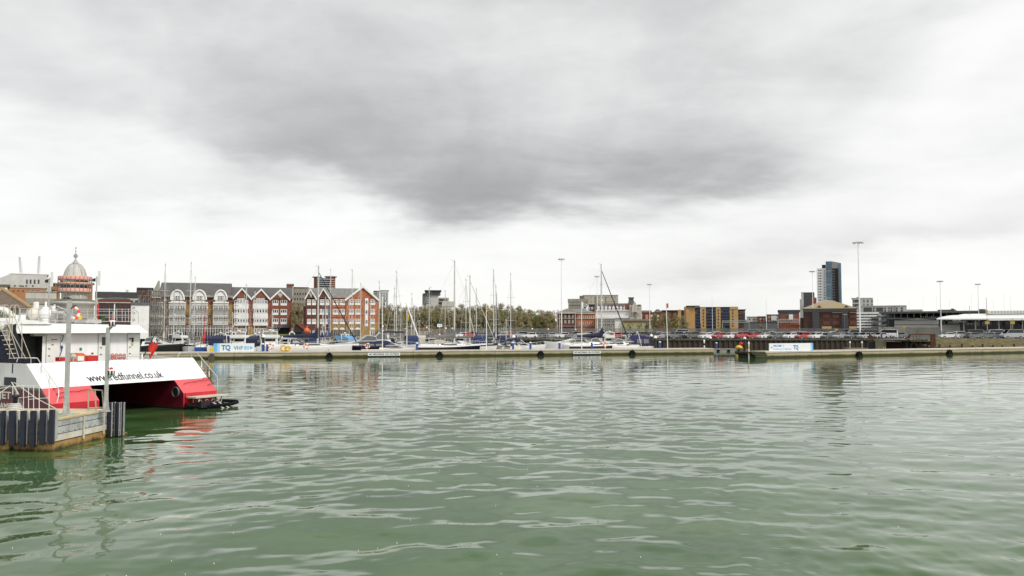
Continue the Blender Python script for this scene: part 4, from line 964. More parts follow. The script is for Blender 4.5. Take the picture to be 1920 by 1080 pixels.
# ------------------------------------------------------------------ buildings
class Fac:
    """a building whose front runs between two ground points; local x along the front, y into the building, z up"""
    def __init__(s, name, label, cat, pxL, YL, pxR, YR, z0=GZ, group=None):
        if abs(YL - YR) < 1.0: YR = YL * math.cos(math.atan((pxR - 960) / FPX)) / math.cos(math.atan((pxL - 960) / FPX))     # front faces the harbour basin squarely
        A = Vector((X(pxL, YL), YL, 0)); B = Vector((X(pxR, YR), YR, 0)); d = B - A
        s.A = A; s.L = d.length; s.u = d.normalized(); s.v = Vector((-s.u.y, s.u.x, 0)); s.z0 = z0
        s.root = thing(name, label, cat, (A.x, A.y, z0), math.atan2(s.u.y, s.u.x), group)
    def xz(s, px, py, off=0.0):
        d = ray(px, py); o = Vector((0, 0, CH)); q = s.A + s.v * off
        t_ = (q - o).dot(s.v) / d.dot(s.v); P_ = o + d * t_
        return (P_ - s.A).dot(s.u), P_.z - s.z0
    def x(s, px, off=0.0): return s.xz(px, 618, off)[0]
    def z(s, px, py, off=0.0): return s.xz(px, py, off)[1]
    def poly(s, pts, y0, y1, m, name='wall', parent=None, ground=False):
        P_ = [s.xz(a, b, y0) for a, b in pts]
        mb = MB(); mb.prism(P_, y0, y1); return mb.build(name, m, parent or s.root)
    def box(s, px0, px1, pyt, pyb, y0, y1, m, name='wall', parent=None):
        x0, _ = s.xz(px0, pyt, y0); x1, zt = s.xz(px1, pyt, y0)
        zt = s.z((px0 + px1) / 2, pyt, y0); zb = 0 if pyb is None else s.z((px0 + px1) / 2, pyb, y0)
        mb = MB(); mb.box(x0, x1, y0, y1, zb, zt); return mb.build(name, m, parent or s.root)
    def roof(s, px0, px1, py_e, py_r, depth, m, hip=0.0, over=0.3, name='roof', y0=0.0):
        pm = (px0 + px1) / 2; x0, x1 = s.x(px0, y0), s.x(px1, y0); ze = s.z(pm, py_e, y0 - over); zr = s.z(pm, py_r, y0 + depth / 2)
        mb = MB(); h = hip; A = [(x0 - over, y0 - over, ze), (x1 + over, y0 - over, ze), (x1 + over, y0 + depth + over, ze), (x0 - over, y0 + depth + over, ze), (x0 + h, y0 + depth / 2, zr), (x1 - h, y0 + depth / 2, zr)]
        mb.add(A, [(0, 1, 5, 4), (2, 3, 4, 5), (1, 2, 5), (3, 0, 4), (3, 2, 1, 0)]); return mb.build(name, m, s.root)
    def win(s, x0, x1, z0, z1, y=0.0, fm=whitep, gm=greyglass, cols=2, rows=2, name='window', parent=None, proud=0.07, fr=0.07, arch=0):
        key = (round(x1 - x0, 1), round(z1 - z0, 1), fm.name, gm.name, cols, rows, fr, arch)
        if key not in MESH_CACHE:
            a, b = x1 - x0, z1 - z0; mb = MB()
            mb.box(0, a, -proud * .3, 0.02, 0, b, 1)
            mb.box(0, fr, -proud, -proud * .3, 0, b, 0); mb.box(a - fr, a, -proud, -proud * .3, 0, b, 0); mb.box(fr, a - fr, -proud, -proud * .3, 0, fr, 0); mb.box(fr, a - fr, -proud, -proud * .3, b - fr, b, 0)
            for i in range(1, cols): c = a * i / cols; mb.box(c - fr / 2, c + fr / 2, -proud * .9, -proud * .3, fr, b - fr, 0)
            for i in range(1, rows): c = b * i / rows; mb.box(fr, a - fr, -proud * .8, -proud * .3, c - fr / 2.4, c + fr / 2.4, 0)
            MESH_CACHE[key] = mb.mesh(name, [fm, gm])
        return link(name, MESH_CACHE[key], parent or s.root, (x0, y - 0.021, z0))
    def pwin(s, px0, px1, py0, py1, y=0.0, **k):
        x0, z1 = s.xz(px0, py0, y); x1, z0 = s.xz(px1, py1, y); return s.win(x0, x1, z0, z1, y, **k)
    def grid(s, pxs, pys, y=0.0, **k):
        for a, b in pxs:
            for c, d in pys: s.pwin(a, b, c, d, y, **k)
def rows_(p0, p1, n, fill=0.6):
    h = (p1 - p0) / n; return [(p0 + i * h + h * (1 - fill) / 2, p0 + i * h + h * (1 + fill) / 2) for i in range(n)]
# ---- white bayed apartment building under scaffolding + brick gables (long block)
f = Fac('waterfront_block', 'long slate roofed waterfront block, white bays at left and brick gables at right', 'apartment building', 281, 203, 545, 213)
D_ = 14
f.poly([(281, 640), (281, 558), (545, 558.8), (545, 640)], 0.35, D_, brick_m, 'wall')
f.box(281, 437, 605, 641, 0.3, 0.34, stone_g, 'ground_floor')
# main roof (ridge parallel)
x0, x1 = f.x(298), f.x(432); ze = f.z(365, 557); zr = f.z(365, 530.5, D_ / 2)
def roofprism(x0, x1, ze, zr, D, m, y0=-0.3):
    mb = MB(); mb.prism([(y0, ze), (D + .3, ze), (D / 2, zr)], x0, x1, axis='x'); return mb.build('roof', m, f.root)
roofprism(f.x(297, 0) - 0.3, f.x(431, 0), f.z(365, 556.5), f.z(365, 530.5, D_ / 2), D_, slate)
roofprism(f.x(431, 0) + .01, f.x(544, 0) + .6, f.z(490, 561), f.z(490, 539, D_ / 2), D_, slate)
# stone gable end to the left
f.poly([(281, 557), (297, 526), (299, 526.5), (299, 557)], -0.31, 0.36, stone_g, 'gable_end')
for a, b in ((281.5, 306), (317, 348), (359, 389.5), (399.5, 428.5)):
    f.box(a, b, 566, 609.5, -0.9, 0.34, whitep, 'bay')
    ws = [(a + .6 + i * (b - a - 1.2) / 3 + .5, a + .6 + (i + 1) * (b - a - 1.2) / 3 - .5) for i in range(3)]
    f.grid(ws, [(573, 582.5), (592.5, 602)], -0.9, cols=2, rows=3, fr=0.13)
    f.grid(ws, [(622, 633)], 0.30, cols=2, rows=2, fr=0.14)
    if a > 300:
        m_ = (a + b) / 2; r_ = (b - a) / 2 - 4
        pts = [(m_ - r_, 567)] + [(m_ - r_ * math.cos(PI * k / 10), 562 - (16.5) * math.sin(PI * k / 10)) for k in range(11)] + [(m_ + r_, 567)]
        f.poly(pts, -0.95, 3.0, whitep, 'arched_dormer')
        f.pwin(m_ - 6, m_ + 6, 554, 563.5, -0.97, cols=4, rows=2, fr=0.12)
        P_ = [(f.xz(m_ - (r_ + 1.2) * math.cos(PI * k / 10), 562 - 18 * math.sin(PI * k / 10), -1.2)) for k in range(11)]
        mb = MB(); mb.path([(q[0], -1.15, q[1]) for q in P_], 0.22, 6); mb.build('arch_moulding', whitep, f.root)
    f.box(a - .4, b + .4, 566, 568.5, -1.15, -0.9, whitep, 'cornice')
    # arched glazing of the ground floor
    m_ = (a + b) / 2; r_ = (b - a) / 2
    P_ = [f.xz(m_ - r_ * math.cos(PI * k / 8), 616 - 5 * math.sin(PI * k / 8), .25) for k in range(9)]
    mb = MB(); mb.prism(P_, 0.2, 0.34); mb.build('fanlight', whitep, f.root)
for a, b in ((306.5, 316.5), (349, 358.5), (390, 399), (429, 437)):
    f.box(a, b, 571, 607, 0.1, 0.34, brick_y, 'brick_pier'); f.box(a, b, 607.2, 618, 0.1, 0.34, brick_m, 'brick_pier')
f.box(297, 437, 553.5, 557, -0.5, -0.31, stone_g, 'parapet')
mb = MB(); mb.box(f.x(283), f.x(437), -2.2, -0.0, f.z(360, 621) , f.z(360, 620)); mb.build('balcony_slab', stone_g, f.root)
for k in range(32):
    mb = MB(); mb.box(-.07, .07, -2.25, -2.1, 0, f.z(360, 611)); mb.build('colonnade_post', whitep, f.root, (f.x(285 + k * 4.8), 0, 0))
for z_ in (611, 616): mb = MB(); mb.box(f.x(283), f.x(437), -2.2, -2.12, f.z(360, z_) - .05, f.z(360, z_) + .05); mb.build('balcony_rail', whitep, f.root)
# gables
def gable(px0, px1, pa, pe0, pe1, pya, m, y=-0.0, dep=7, bot=640, trim=1.0, tr=True, fac=None, rm=slate, py_b=None):
    F_ = fac or f
    F_.poly([(px0, bot), (px0, pe0), (pa, pya), (px1, pe1), (px1, bot)], y, y + 0.5, m, 'gable_wall')
    e0, e1, ap = F_.xz(px0 - 1, pe0 + 1, y), F_.xz(px1 + 1, pe1 + 1, y), F_.xz(pa, pya - 1.2, y)
    w_ = 0.42
    for A, B in ((e0, ap), (e1, ap)):
        mb = MB(); d = Vector((B[0] - A[0], 0, B[1] - A[1])); n_ = Vector((-d.z, 0, d.x)).normalized() * (w_ if d.x > 0 else -w_)
        mb.prism([(A[0], A[1]), (B[0], B[1]), (B[0] - n_.x * 0, B[1] - w_ * 1.25), (A[0] - n_.x * .2, A[1] - w_ * 1.25)], y - 0.35, y - 0.005); mb.build('bargeboard', whitep, F_.root)
    mb = MB(); mb.add([(e0[0], y - .3, e0[1]), (ap[0], y - .3, ap[1]), (e1[0], y - .3, e1[1]), (e0[0], y + dep, e0[1]), (ap[0], y + dep, ap[1]), (e1[0], y + dep, e1[1])], [(0, 1, 4, 3), (1, 2, 5, 4), (0, 3, 5, 2)])
    o = mb.build('gable_roof', rm, F_.root, (0, 0, 0.06)); return o
gable(437.5, 471.5, 454, 557, 559, 540.5, brick_m, bot=641); gable(472, 506.5, 490, 558, 559.5, 542, brick_m, bot=641); gable(507, 543.5, 525.5, 559, 560, 543.5, brick_m, bot=641)
for a, b in ((438.5, 466), (474.5, 502.5)):
    for y0, y1 in ((570, 579), (587.5, 597.5), (605, 610.5)): f.box(a, b, y0, y1, -0.45, -0.01, whitep, 'spandrel')
    n_ = 5; ws = [(a + 1 + i * (b - a - 2) / n_ + .15, a + 1 + (i + 1) * (b - a - 2) / n_ - .15) for i in range(n_)]
    f.grid(ws, [(579.3, 587.2), (597.8, 604.7)], -0.3, cols=1, rows=1, fr=0.16); f.grid(ws[1:4], [(559.5, 569.7)], -0.3, cols=2, rows=1, fr=0.13); f.grid([ws[0], ws[4]], [(563, 569.7)], -0.3, cols=1, rows=1, fr=0.14)
    f.box(a, b, 611, 613, -0.02, -.01, brick_y, 'brick_band'); f.pwin(a + 1, b - 3, 616, 625, -0.02, cols=4, rows=3, fr=0.15); f.pwin(a + 1, b - 3, 627, 636, -0.02, cols=4, rows=2, fr=0.15)
f.box(464, 474.5, 613, 636, -0.3, -.02, brick_y, 'brick_pier')
for a, b in ((511, 522), (526, 538)):
    for c in ((562, 569.5), (580, 587.3), (597.5, 604.5)):
        f.pwin(a, b, c[0], c[1], -0.02, cols=3, rows=1, fr=0.13); f.box(a, b, c[1], c[1] + 3.4, -.1, -.02, whitep, 'sill_panel')
f.poly([(518, 549), (525.5, 543.5), (533, 549), (525.5, 558)], -0.1, -0.01, mat('pale_grey_panel', (0.5, 0.5, 0.46), 0.6), 'apex_panel')
f.box(509, 543, 610, 614.5, -1.8, -.05, slate, 'canopy'); f.box(510, 542, 615, 636, -.1, -.02, boot, 'shopfront')
f.box(496, 521.5, 616.5, 630, -3.0, -2.7, stone_g, 'screen_wall')
# scaffolding over the left half
scf = Fac('scaffolding', 'grey tube scaffolding round the left end of the white bayed block', 'scaffolding', 258, 200, 446, 207)
tubes = mat('scaffold_tube', (0.34, 0.32, 0.28), 0.6, metal=0.3, var=0.3)
boards = mat('scaffold_board', (0.20, 0.16, 0.10), 0.85, var=0.3)
def zt_(px): return 543 if 275 < px < 306 else (551 if px >= 306 and px < 345 else (560 if px > 345 else 556))
k = 0; px = 260
while px < 446:
    H_ = scf.z(px, zt_(px)); mb = MB(); mb.tube((0, 0, 0), (0, 0, H_), 0.055, 5)
    if px < 345 or k % 2 == 0:
        me_ = mb.mesh('standard', tubes)
        for yy in ((0, -1.2) if px < 312 else (-1.0,)): link('standard', me_, scf.root, (scf.x(px), yy - 0.6, 0))
    k += 1; px += 4.6 if px < 312 else 10.5
for lvl in range(11):
    py = 631 - lvl * 8.4
    b = 312 if py < 560 else 446
    for yy in (-0.6, -1.8):
        mb = MB(); mb.tube((scf.x(258 if py > 545 else 276), yy, scf.z(300, py)), (scf.x(b), yy, scf.z(300, py)), 0.045, 5); mb.build('ledger', tubes, scf.root)
    if b < 446 or lvl % 2 == 0:
        mb = MB(); mb.box(scf.x(258 if py > 545 else 276), scf.x(312 if lvl % 4 else b), -1.85, -0.65, scf.z(300, py) + .06, scf.z(300, py) + .12); mb.build('board_lift', boards, scf.root)
for lvl in range(5):
    for a in range(5):
        mb = MB(); mb.tube((scf.x(260 + a * 10), -1.9, scf.z(300, 631 - lvl * 17)), (scf.x(270 + a * 10), -1.9, scf.z(300, 614 - lvl * 17)), 0.045, 5); mb.build('brace', tubes, scf.root)
# ---- red brick block right
g = Fac('brick_gabled_block', 'red brick four storey block with grey slate roofs and white bargeboards', 'apartment building', 568, 204, 710.5, 204)
D2 = 15
g.poly([(573, 642), (573, 559), (618, 559), (618, 642)], 0.0, 14, brick_d, 'wall')
g.poly([(568.5, 642), (568.5, 576), (573, 576), (573, 642)], 0.5, 12, brick_d, 'side_wing')
g.poly([(618.05, 642), (618.05, 559), (648, 559), (648, 642)], 0.0, 14, brick_o, 'wall')
g.poly([(648.05, 642), (648.05, 560), (681, 537.5), (710, 560.5), (710, 642)], -0.3, 22, brick_o, 'gable_wall')
mb = MB(); mb.prism([(-0.3, g.z(640, 558.5)), (14.4, g.z(640, 558.5)), (7, g.z(640, 540.5, 7))], g.x(574), g.x(678), axis='x'); mb.build('roof', slate_l, g.root)
e0, ap, e1 = g.xz(647, 561.5, -.6), g.xz(681, 536, -.6), g.xz(711, 562, -.6)
mb = MB(); mb.add([(e0[0], -.5, e0[1]), (ap[0], -.5, ap[1]), (e1[0], -.5, e1[1]), (e0[0], 22, e0[1]), (ap[0], 22, ap[1]), (e1[0], 22, e1[1])], [(0, 1, 4, 3), (1, 2, 5, 4), (3, 4, 5)]); mb.build('gable_roof', slate_l, g.root, (0, 0, 0.05))
for A, B in ((e0, ap), (e1, ap)):
    mb = MB(); mb.prism([(A[0], A[1] + .1), (B[0], B[1] + .1), (B[0], B[1] - .5), (A[0], A[1] - .5)], -.75, -.51); mb.build('bargeboard', whitep, g.root)
gable(572.5, 593.5, 582, 558, 559, 541.5, brick_d, y=-0.05, dep=7, bot=562, fac=g, rm=slate_l); gable(597, 619, 606, 557, 559, 540.5, brick_d, y=-0.05, dep=7, bot=562, fac=g, rm=slate_l)
mb = MB(); P_ = [g.xz(a, b, -.12) for a, b in ((578.5, 549), (582, 544), (587, 550), (583.5, 558))]; mb.prism(P_, -.12, -.06); mb.build('apex_panel', MATS['pale_grey_panel'], g.root)
rws = ((561.5, 569), (579.5, 587), (598, 604.5))
for a, b in ((576, 583), (585.3, 592), (600, 608), (610.5, 617.3), (624.2, 634.2), (637, 646.6), (654, 663.3), (666.3, 675.3), (694, 703)):
    yy = -0.02 if a < 648 else -0.32
    for c, d in rws:
        g.pwin(a, b, c, d, yy, cols=3, rows=2, fr=0.13)
        g.box(a - .2, b + .2, d, d + 3.2, yy - .12, yy, whitep, 'sill_panel')
    if a > 618:
        P_ = [g.xz((a + b) / 2 - 5 * math.cos(PI * k / 8), 618 - 4 * math.sin(PI * k / 8), yy) for k in range(9)]
        mb = MB(); mb.prism(P_, yy - .1, yy - .01); mb.build('arch_panel', whitep, g.root)
    g.pwin(a + .5, b - .5, 620, 629, yy, cols=2, rows=3, fr=0.12)
g.box(618.1, 648, 607.5, 642, -.012, -.002, brick_y, 'brick_plinth'); g.box(648.1, 709.9, 607.5, 642, -.312, -.302, brick_y, 'brick_plinth')
g.box(684.3, 690.5, 559.5, 612, -.45, -.31, whitep, 'stair_strip')
for y_ in (563, 581.5, 599.5): g.pwin(685.3, 689.5, y_, y_ + 6.5, -.45, cols=1, rows=2, fr=0.08)
for y_ in (576.5, 595): g.box(573, 648, y_, y_ + 1, -.06, -.01, brick_b, 'string_course')
g.box(615.5, 617.8, 577, 632, -.3, -.02, mat('faded_blue_panel', (0.12, 0.14, 0.24), 0.6), 'blue_downpipe_panel')
g.box(568.0, 574.0, 574, 576, 0.2, 12, darkroof, 'roof_edge')
# shed, orange lattice between the blocks
s = Fac('boat_shed', 'low dark timber shed with red pitched roof between the two brick blocks', 'shed', 546, 199, 574, 199)
s.poly([(546, 640), (546, 622), (556, 608.5), (574, 621), (574, 640)], 0, 8, mat('dark_shed_boarding', (0.03, 0.022, 0.018), 0.8), 'wall')
e0, ap, e1 = s.xz(544.5, 624, -.3), s.xz(556, 607.5, -.3), s.xz(575, 622.5, -.3)
mb = MB(); mb.add([(e0[0], -.3, e0[1]), (ap[0], -.3, ap[1]), (e1[0], -.3, e1[1]), (e0[0] + 2, 8, e0[1]), (ap[0] + 3, 8, ap[1] + .2), (e1[0] + 2, 8, e1[1])], [(0, 1, 4, 3), (1, 2, 5, 4), (0, 3, 5, 2)]); mb.build('roof', mat('dark_red_roof', (0.15, 0.03, 0.025), 0.7), s.root)
s.box(549, 553, 628, 640, -.05, -.01, brick_b, 'door')
o = thing('orange_buoy_stand', 'orange lattice stand holding a round orange buoy beside the shed', 'buoy stand', (X(575.5, 197.5), 197.5, GZ))
mb = MB()
for a, b in ((-1, 0), (1, 0), (0, .8)): mb.tube((a * .9, b, 0), (0, 0, 3.2), 0.09, 6)
for z in (1, 2): mb.box(-.7, .7, -.05, .05, z, z + .12)
mb.build('lattice_frame', orange, o)
mb = MB(); mb.sphere((0, 0, 1.9), .75); mb.build('buoy', orange, o)
# dark timber fence and grassy bank
fn = Fac('timber_fence', 'tall dark timber fence in front of the red brick block', 'fence', 620, 198, 676, 198)
n_ = 46
for k in range(n_):
    a = fn.L * k / n_; mb = MB(); mb.box(a + .01, a + fn.L / n_ - .02, R.uniform(0, .03), .06, 0, 2.05 + R.uniform(-.04, .04)); mb.build('board', mat('dark_fence_board', (0.085, 0.075, 0.062), 0.85, var=.3), fn.root)
mb = MB(); nb = []
x0, x1 = X(503, 197.5), X(560, 197.5)
mb.prism([(197.2, GZ), (201, GZ), (201, GZ + 1.1), (199, GZ + .95), (197.2, GZ + 0.3)], x0, x1, axis='x'); struct(mb.build('grass_bank', grass))
# ---- generic simple blocks
def block(name, label, cat, pxL, pxR, Y, pyt, dep, m, rows=(), cols=(), wm=dict(), roofm=darkroof, Y2=None, par=0.35, group=None):
    b = Fac(name, label, cat, pxL, Y, pxR, Y2 or Y, group=group)
    b.box(pxL, pxR, pyt, None, 0, dep, m, 'wall')
    zt = b.z((pxL + pxR) / 2, pyt); mb = MB(); mb.box(-.2, b.L + .2, -.2, dep + .2, zt + .003, zt + par); mb.build('roof', roofm, b.root)
    b.grid(cols, rows, -0.002, **wm)
    return b
dk = dict(fm=dgreyclad, cols=1, rows=1, fr=0.12)
# ship-like white building and neighbours, far left
b = block('white_clad_building', 'white clad flat roofed building with slanting roof line, far left', 'building', 17, 88, 300, 514, 20, greyclad, (), (), dk, whitep)
b.poly([(0, 540), (0, 521), (17, 514.5), (17, 540)], 0.1, 19, greyclad, 'side_wall')
b.grid([(49, 52), (56, 59), (63.5, 66.5), (71, 74)], [(524, 532)], **dk); b.grid([(26, 30), (48, 51), (60, 63)], [(534.5, 538)], **dk); b.grid([(35, 45)], [(535, 538)], **dk)
for a in (20, 37, 55, 77): b.box(a, a + .7, 515, 538, -.06, -.01, alu, 'cladding_joint')
b.box(88, 96, 522, 560, 0.2, 12, greyclad, 'stair_tower')
b = block('orange_brick_range', 'low orange brick range below the white clad building', 'building', -60, 86, 270, 539, 20, mat('orange_brick', (0.40, 0.19, 0.08), 0.85, var=.15), [(544, 547)], [(24 + i * 9, 27 + i * 9) for i in range(6)], dk, stone)
b = block('cream_office', 'cream low office with a window strip behind the ferry deck', 'building', 48, 106, 230, 548, 12, stone, [(562, 568)], [(72, 77), (79, 84), (86, 91), (92.5, 97)], dk, stone_g)
b.box(48, 106, 559.5, 570, -.3, -.01, stone_g, 'lower_wall')
b = block('brick_flats', 'tan brick flats with dark windows behind the dome', 'building', 96, 112, 320, 531, 15, MATS['orange_brick'], [(531.5, 537), (543, 549)], [(97, 104), (106, 111)], dk, whitep)
b = block('brick_flats', 'tan brick flats visible right of the dome', 'building', 164, 174, 320, 531, 15, MATS['orange_brick'], [(531, 535), (538, 542)], [(166, 171)], dk, whitep)
hp = thing('hipped_terminal_roof', 'brown tiled hipped roof building at the left edge', 'building', (X(0, 75), 75, GZ))
mb = MB(); q = lambda px, py, Y: tuple(at(px, py, Y) - hp.location)
e = [q(-70, 578, 75), q(58, 578, 75), q(-60, 574, 92), q(50, 574, 92)]; r_ = [q(-60, 541, 84), q(5, 543, 84)]
mb.add(e + r_, [(0, 1, 5, 4), (1, 3, 5), (3, 2, 4, 5), (2, 0, 4), (0, 2, 3, 1)]); mb.build('roof', roof_brown, hp)
mb = MB(); mb.tube(r_[1], e[1], 0.22, 6); mb.tube(r_[1], e[0], 0.18, 6); mb.tube(r_[0], r_[1], 0.2, 6); mb.build('ridge_tiles', mat('tan_ridge', (0.36, 0.24, 0.11), 0.8), hp)
mb = MB(); mb.prism([(e[0][0], e[0][1] + 1), (e[1][0] - 1, e[1][1] + 1), (e[3][0] - 1, e[3][1] - 1), (e[2][0], e[2][1] - 1)], 0, e[1][2] + .1, axis='z'); mb.build('wall', stone, hp)
b = block('low_white_kiosk', 'white rendered wing with hipped roof at the left edge', 'building', -60, 14, 120, 537, 8, whitep, (), (), dk, roof_brown)
# dark flat roofed offices right of the dome
b = block('dark_roofed_office', 'grey flat roofed office with rooftop plant right of the dome', 'building', 178, 262, 225, 558, 14, stone, [(563, 567)], [(190 + i * 9, 196 + i * 9) for i in range(8)], dk, darkroof, par=1.6)
b.box(203, 214, 547, 552, 3, 7, dgreyclad, 'roof_plant'); b.box(222, 257, 549, 553, 3, 8, greyclad, 'roof_plant'); b.box(236, 241, 543.5, 549, 4, 6, greyclad, 'roof_plant')
b = block('white_rendered_house', 'plain white rendered building with small paired windows beside the scaffolding', 'building', 245, 280, 190, 571.5, 10, whitep, [(574.5, 578.5), (584.5, 588.5), (597, 601)], [(248, 253.5)], dict(fm=whitep, cols=2, rows=2, fr=.08), dgreyclad, par=.5)
b.box(245, 279, 567, 571.4, -.3, 10.3, dgreyclad, 'fascia')
b = block('brown_brick_wing', 'brown brick wing behind the scaffolding with netting', 'building', 256, 285, 240, 541.5, 12, brick_b, [(546, 551)], [(258 + i * 6, 263 + i * 6) for i in range(4)], dict(fm=brick_m, cols=1, rows=1, fr=.1), darkroof)
pv = Fac('red_glazed_pavilion', 'red steel framed glazed pavilion with grey domed roof', 'pavilion', 184, 151, 245, 151)
pv.box(185, 244, 566.5, None, 0, 9, darkglass, 'glazing')
pv.box(183.5, 245, 561.5, 566.3, -.5, 9.5, mat('dark_red_fascia', (0.14, 0.025, 0.02), 0.6), 'fascia'); pv.box(183.5, 245, 566.5, 568, -.6, -.1, stone, 'soffit')
mb = MB(); mb.prism([pv.xz(a, b, 0) for a, b in ((186, 561.3), (200, 558), (215, 557), (232, 558), (244, 561.3))], .2, 8); mb.build('roof', dgreyclad, pv.root)
for k in range(7):
    mm = red if k in (0,) else (whitep if k in (3,) else MATS['dark_red_fascia']); a = 184 + k * 10
    pv.box(a, a + 2.0, 568, None, -.35, -.01, mm, 'column')
for y_ in (575, 588, 600): pv.box(185, 244, y_, y_ + 1, -.2, -.01, MATS['dark_red_fascia'], 'transom')
# ---- domed pavilion with clock
dmY = 175.0; dc = Vector((X(138, dmY), dmY, GZ))
dm = thing('domed_clock_building', 'lead domed clock building wrapped in pink sheeted scaffolding', 'building', dc)
def dz_(py): return Z(py, dmY) - GZ
PX_ = dmY / FPX
def dl(prof, n, m, name, sm=None): mb = MB(); mb.lathe([(max(.001, a * PX_), dz_(b)) for a, b in prof], n, 0, (0, 0, 0), 'z', PI / n); return mb.build(name, m, dm)
dl([(18.5, 518), (17.6, 513), (15.6, 507), (12.6, 501), (8.6, 496.5), (5, 495), (0, 494.5)], 16, mat('pale_lead', (0.50, 0.50, 0.48), .5, var=.12, vs=1, streak=True), 'dome')
for k in range(8):
    mb = MB(); a = 2 * PI * (k + .5) / 8
    mb.path([(r * PX_ * math.cos(a), r * PX_ * math.sin(a), dz_(p_)) for r, p_ in ((18.8, 518), (17.9, 513), (15.9, 507), (12.9, 501), (9, 496.2), (5.2, 494.5))], 0.14, 5); mb.build('dome_rib', stone, dm)
dl([(7, 494.5), (6, 493), (2.4, 489), (1.0, 485), (.5, 480), (.3, 478)], 8, lead, 'lantern_cap')
mb = MB(); mb.tube((0, 0, dz_(485)), (0, 0, dz_(462.5)), 0.09, 6, None, 0.03); mb.torus((0, 0, dz_(480)), .42, .05, 0, 14, 5, 'y'); mb.torus((0, 0, dz_(480)), .42, .05, 0, 14, 5, 'x'); mb.torus((0, 0, dz_(480)), .42, .05, 0, 14, 5, 'z'); mb.sphere((0, 0, dz_(465)), .14); mb.sphere((0, 0, dz_(471)), .12); mb.build('finial', stone_g, dm)
dl([(22, 562), (22, 518), (.5, 517.9)], 16, stone, 'drum')
dl([(36, 566), (37, 566), (37, 570), (33, 573), (33, 640)], 24, stone, 'lower_cornice'); dl([(24, 561), (34, 563), (36, 566)], 24, dgreyclad, 'skirt_roof')
dl([(31.5, 572.5), (31.5, 645)], 24, brick_m, 'base_wall')
mb = MB(); mb.prism([(a * PX_, dz_(b)) for a, b in ((-10, 562), (-6, 559.5), (0, 557.5), (6, 559.5), (10, 562))], -26.5 * PX_, -24.2 * PX_); mb.build('pediment', darkroof, dm)
for r_, y0, y1, m, nm in ((28, 524.5, 518.5, pinksheet, 'sheeting_band'), (28, 534.5, 533, boards, 'scaffold_deck'), (28, 547.5, 541, pinksheet, 'sheeting_band'), (28, 549, 547.8, boards, 'scaffold_deck'), (27.5, 526, 525, boards, 'scaffold_deck'), (28, 532.8, 530, pinksheet, 'sheeting_band')):
    mb = MB(); mb.lathe([(r_ * PX_, dz_(y0)), (r_ * PX_, dz_(y1)), ((r_ - .4) * PX_, dz_(y1)), ((r_ - .4) * PX_, dz_(y0)), (r_ * PX_, dz_(y0))], 12, 0, (0, 0, 0), 'z', PI / 12); mb.build(nm, m, dm)
for k in range(24):
    a = 2 * PI * k / 24; mb = MB(); mb.tube((0, 0, 0), (0, 0, dz_(519)), .05, 5); mb.build('standard', tubes, dm, (28.2 * PX_ * math.cos(a), 28.2 * PX_ * math.sin(a), 0)) if k % 1 == 0 else None
for k in range(8):
    a = -PI / 2 + (k - 3.5) * .42; rr_ = 24.2 * PX_
    for zz in ((527, 531.5), (535.5, 541)):
        if abs(k - 3.5) < .6 and zz[0] < 530: continue
        mb = MB(); mb.box(-.42, .42, -.08, 0.1, dz_(zz[1]), dz_(zz[0])); mb.build('window', greyglass, dm, (rr_ * math.cos(a), rr_ * math.sin(a), 0), a + PI / 2)
mb = MB(); mb.lathe([(.001, -.12), (.42, -.12), (.5, -.2), (.6, -.18), (.62, 0)], 18, 0, (0, -24.4 * PX_ - .0, dz_(529)), 'y'); mb.build('clock_face', stone, dm)
for ang, ln_ in ((0.5, .3), (2.3, .42)):
    mb = MB(); mb.T = Matrix.Translation((0, -24.4 * PX_ - .22, dz_(529))) @ Matrix.Rotation(ang, 4, 'Y'); mb.box(-.03, .03, -.02, 0, 0, ln_); mb.build('clock_hand', ink, dm)
mb = MB(); mb.torus((0, -24.5 * PX_ - .15, dz_(529)), .55, .06, 0, 18, 5, 'y'); mb.build('clock_rim', ink, dm)
for k in range(5):
    a = -PI / 2 + (k - 1.0) * .4; rr_ = 31.6 * PX_
    mb = MB(); mb.lathe([(.001, 0), (.45, 0), (.6, -.08), (.6, .1)], 14, 0, (0, 0, 0), 'y'); mb.build('oval_window', stone, dm, (rr_ * math.cos(a), rr_ * math.sin(a), dz_(583)), a + PI / 2)
    mb = MB(); mb.lathe([(.001, -.03), (.4, -.03)], 14, 0, (0, 0, 0), 'y'); mb.build('glass', greyglass, dm, (rr_ * math.cos(a) * 1.003, rr_ * math.sin(a) * 1.003, dz_(583)), a + PI / 2)
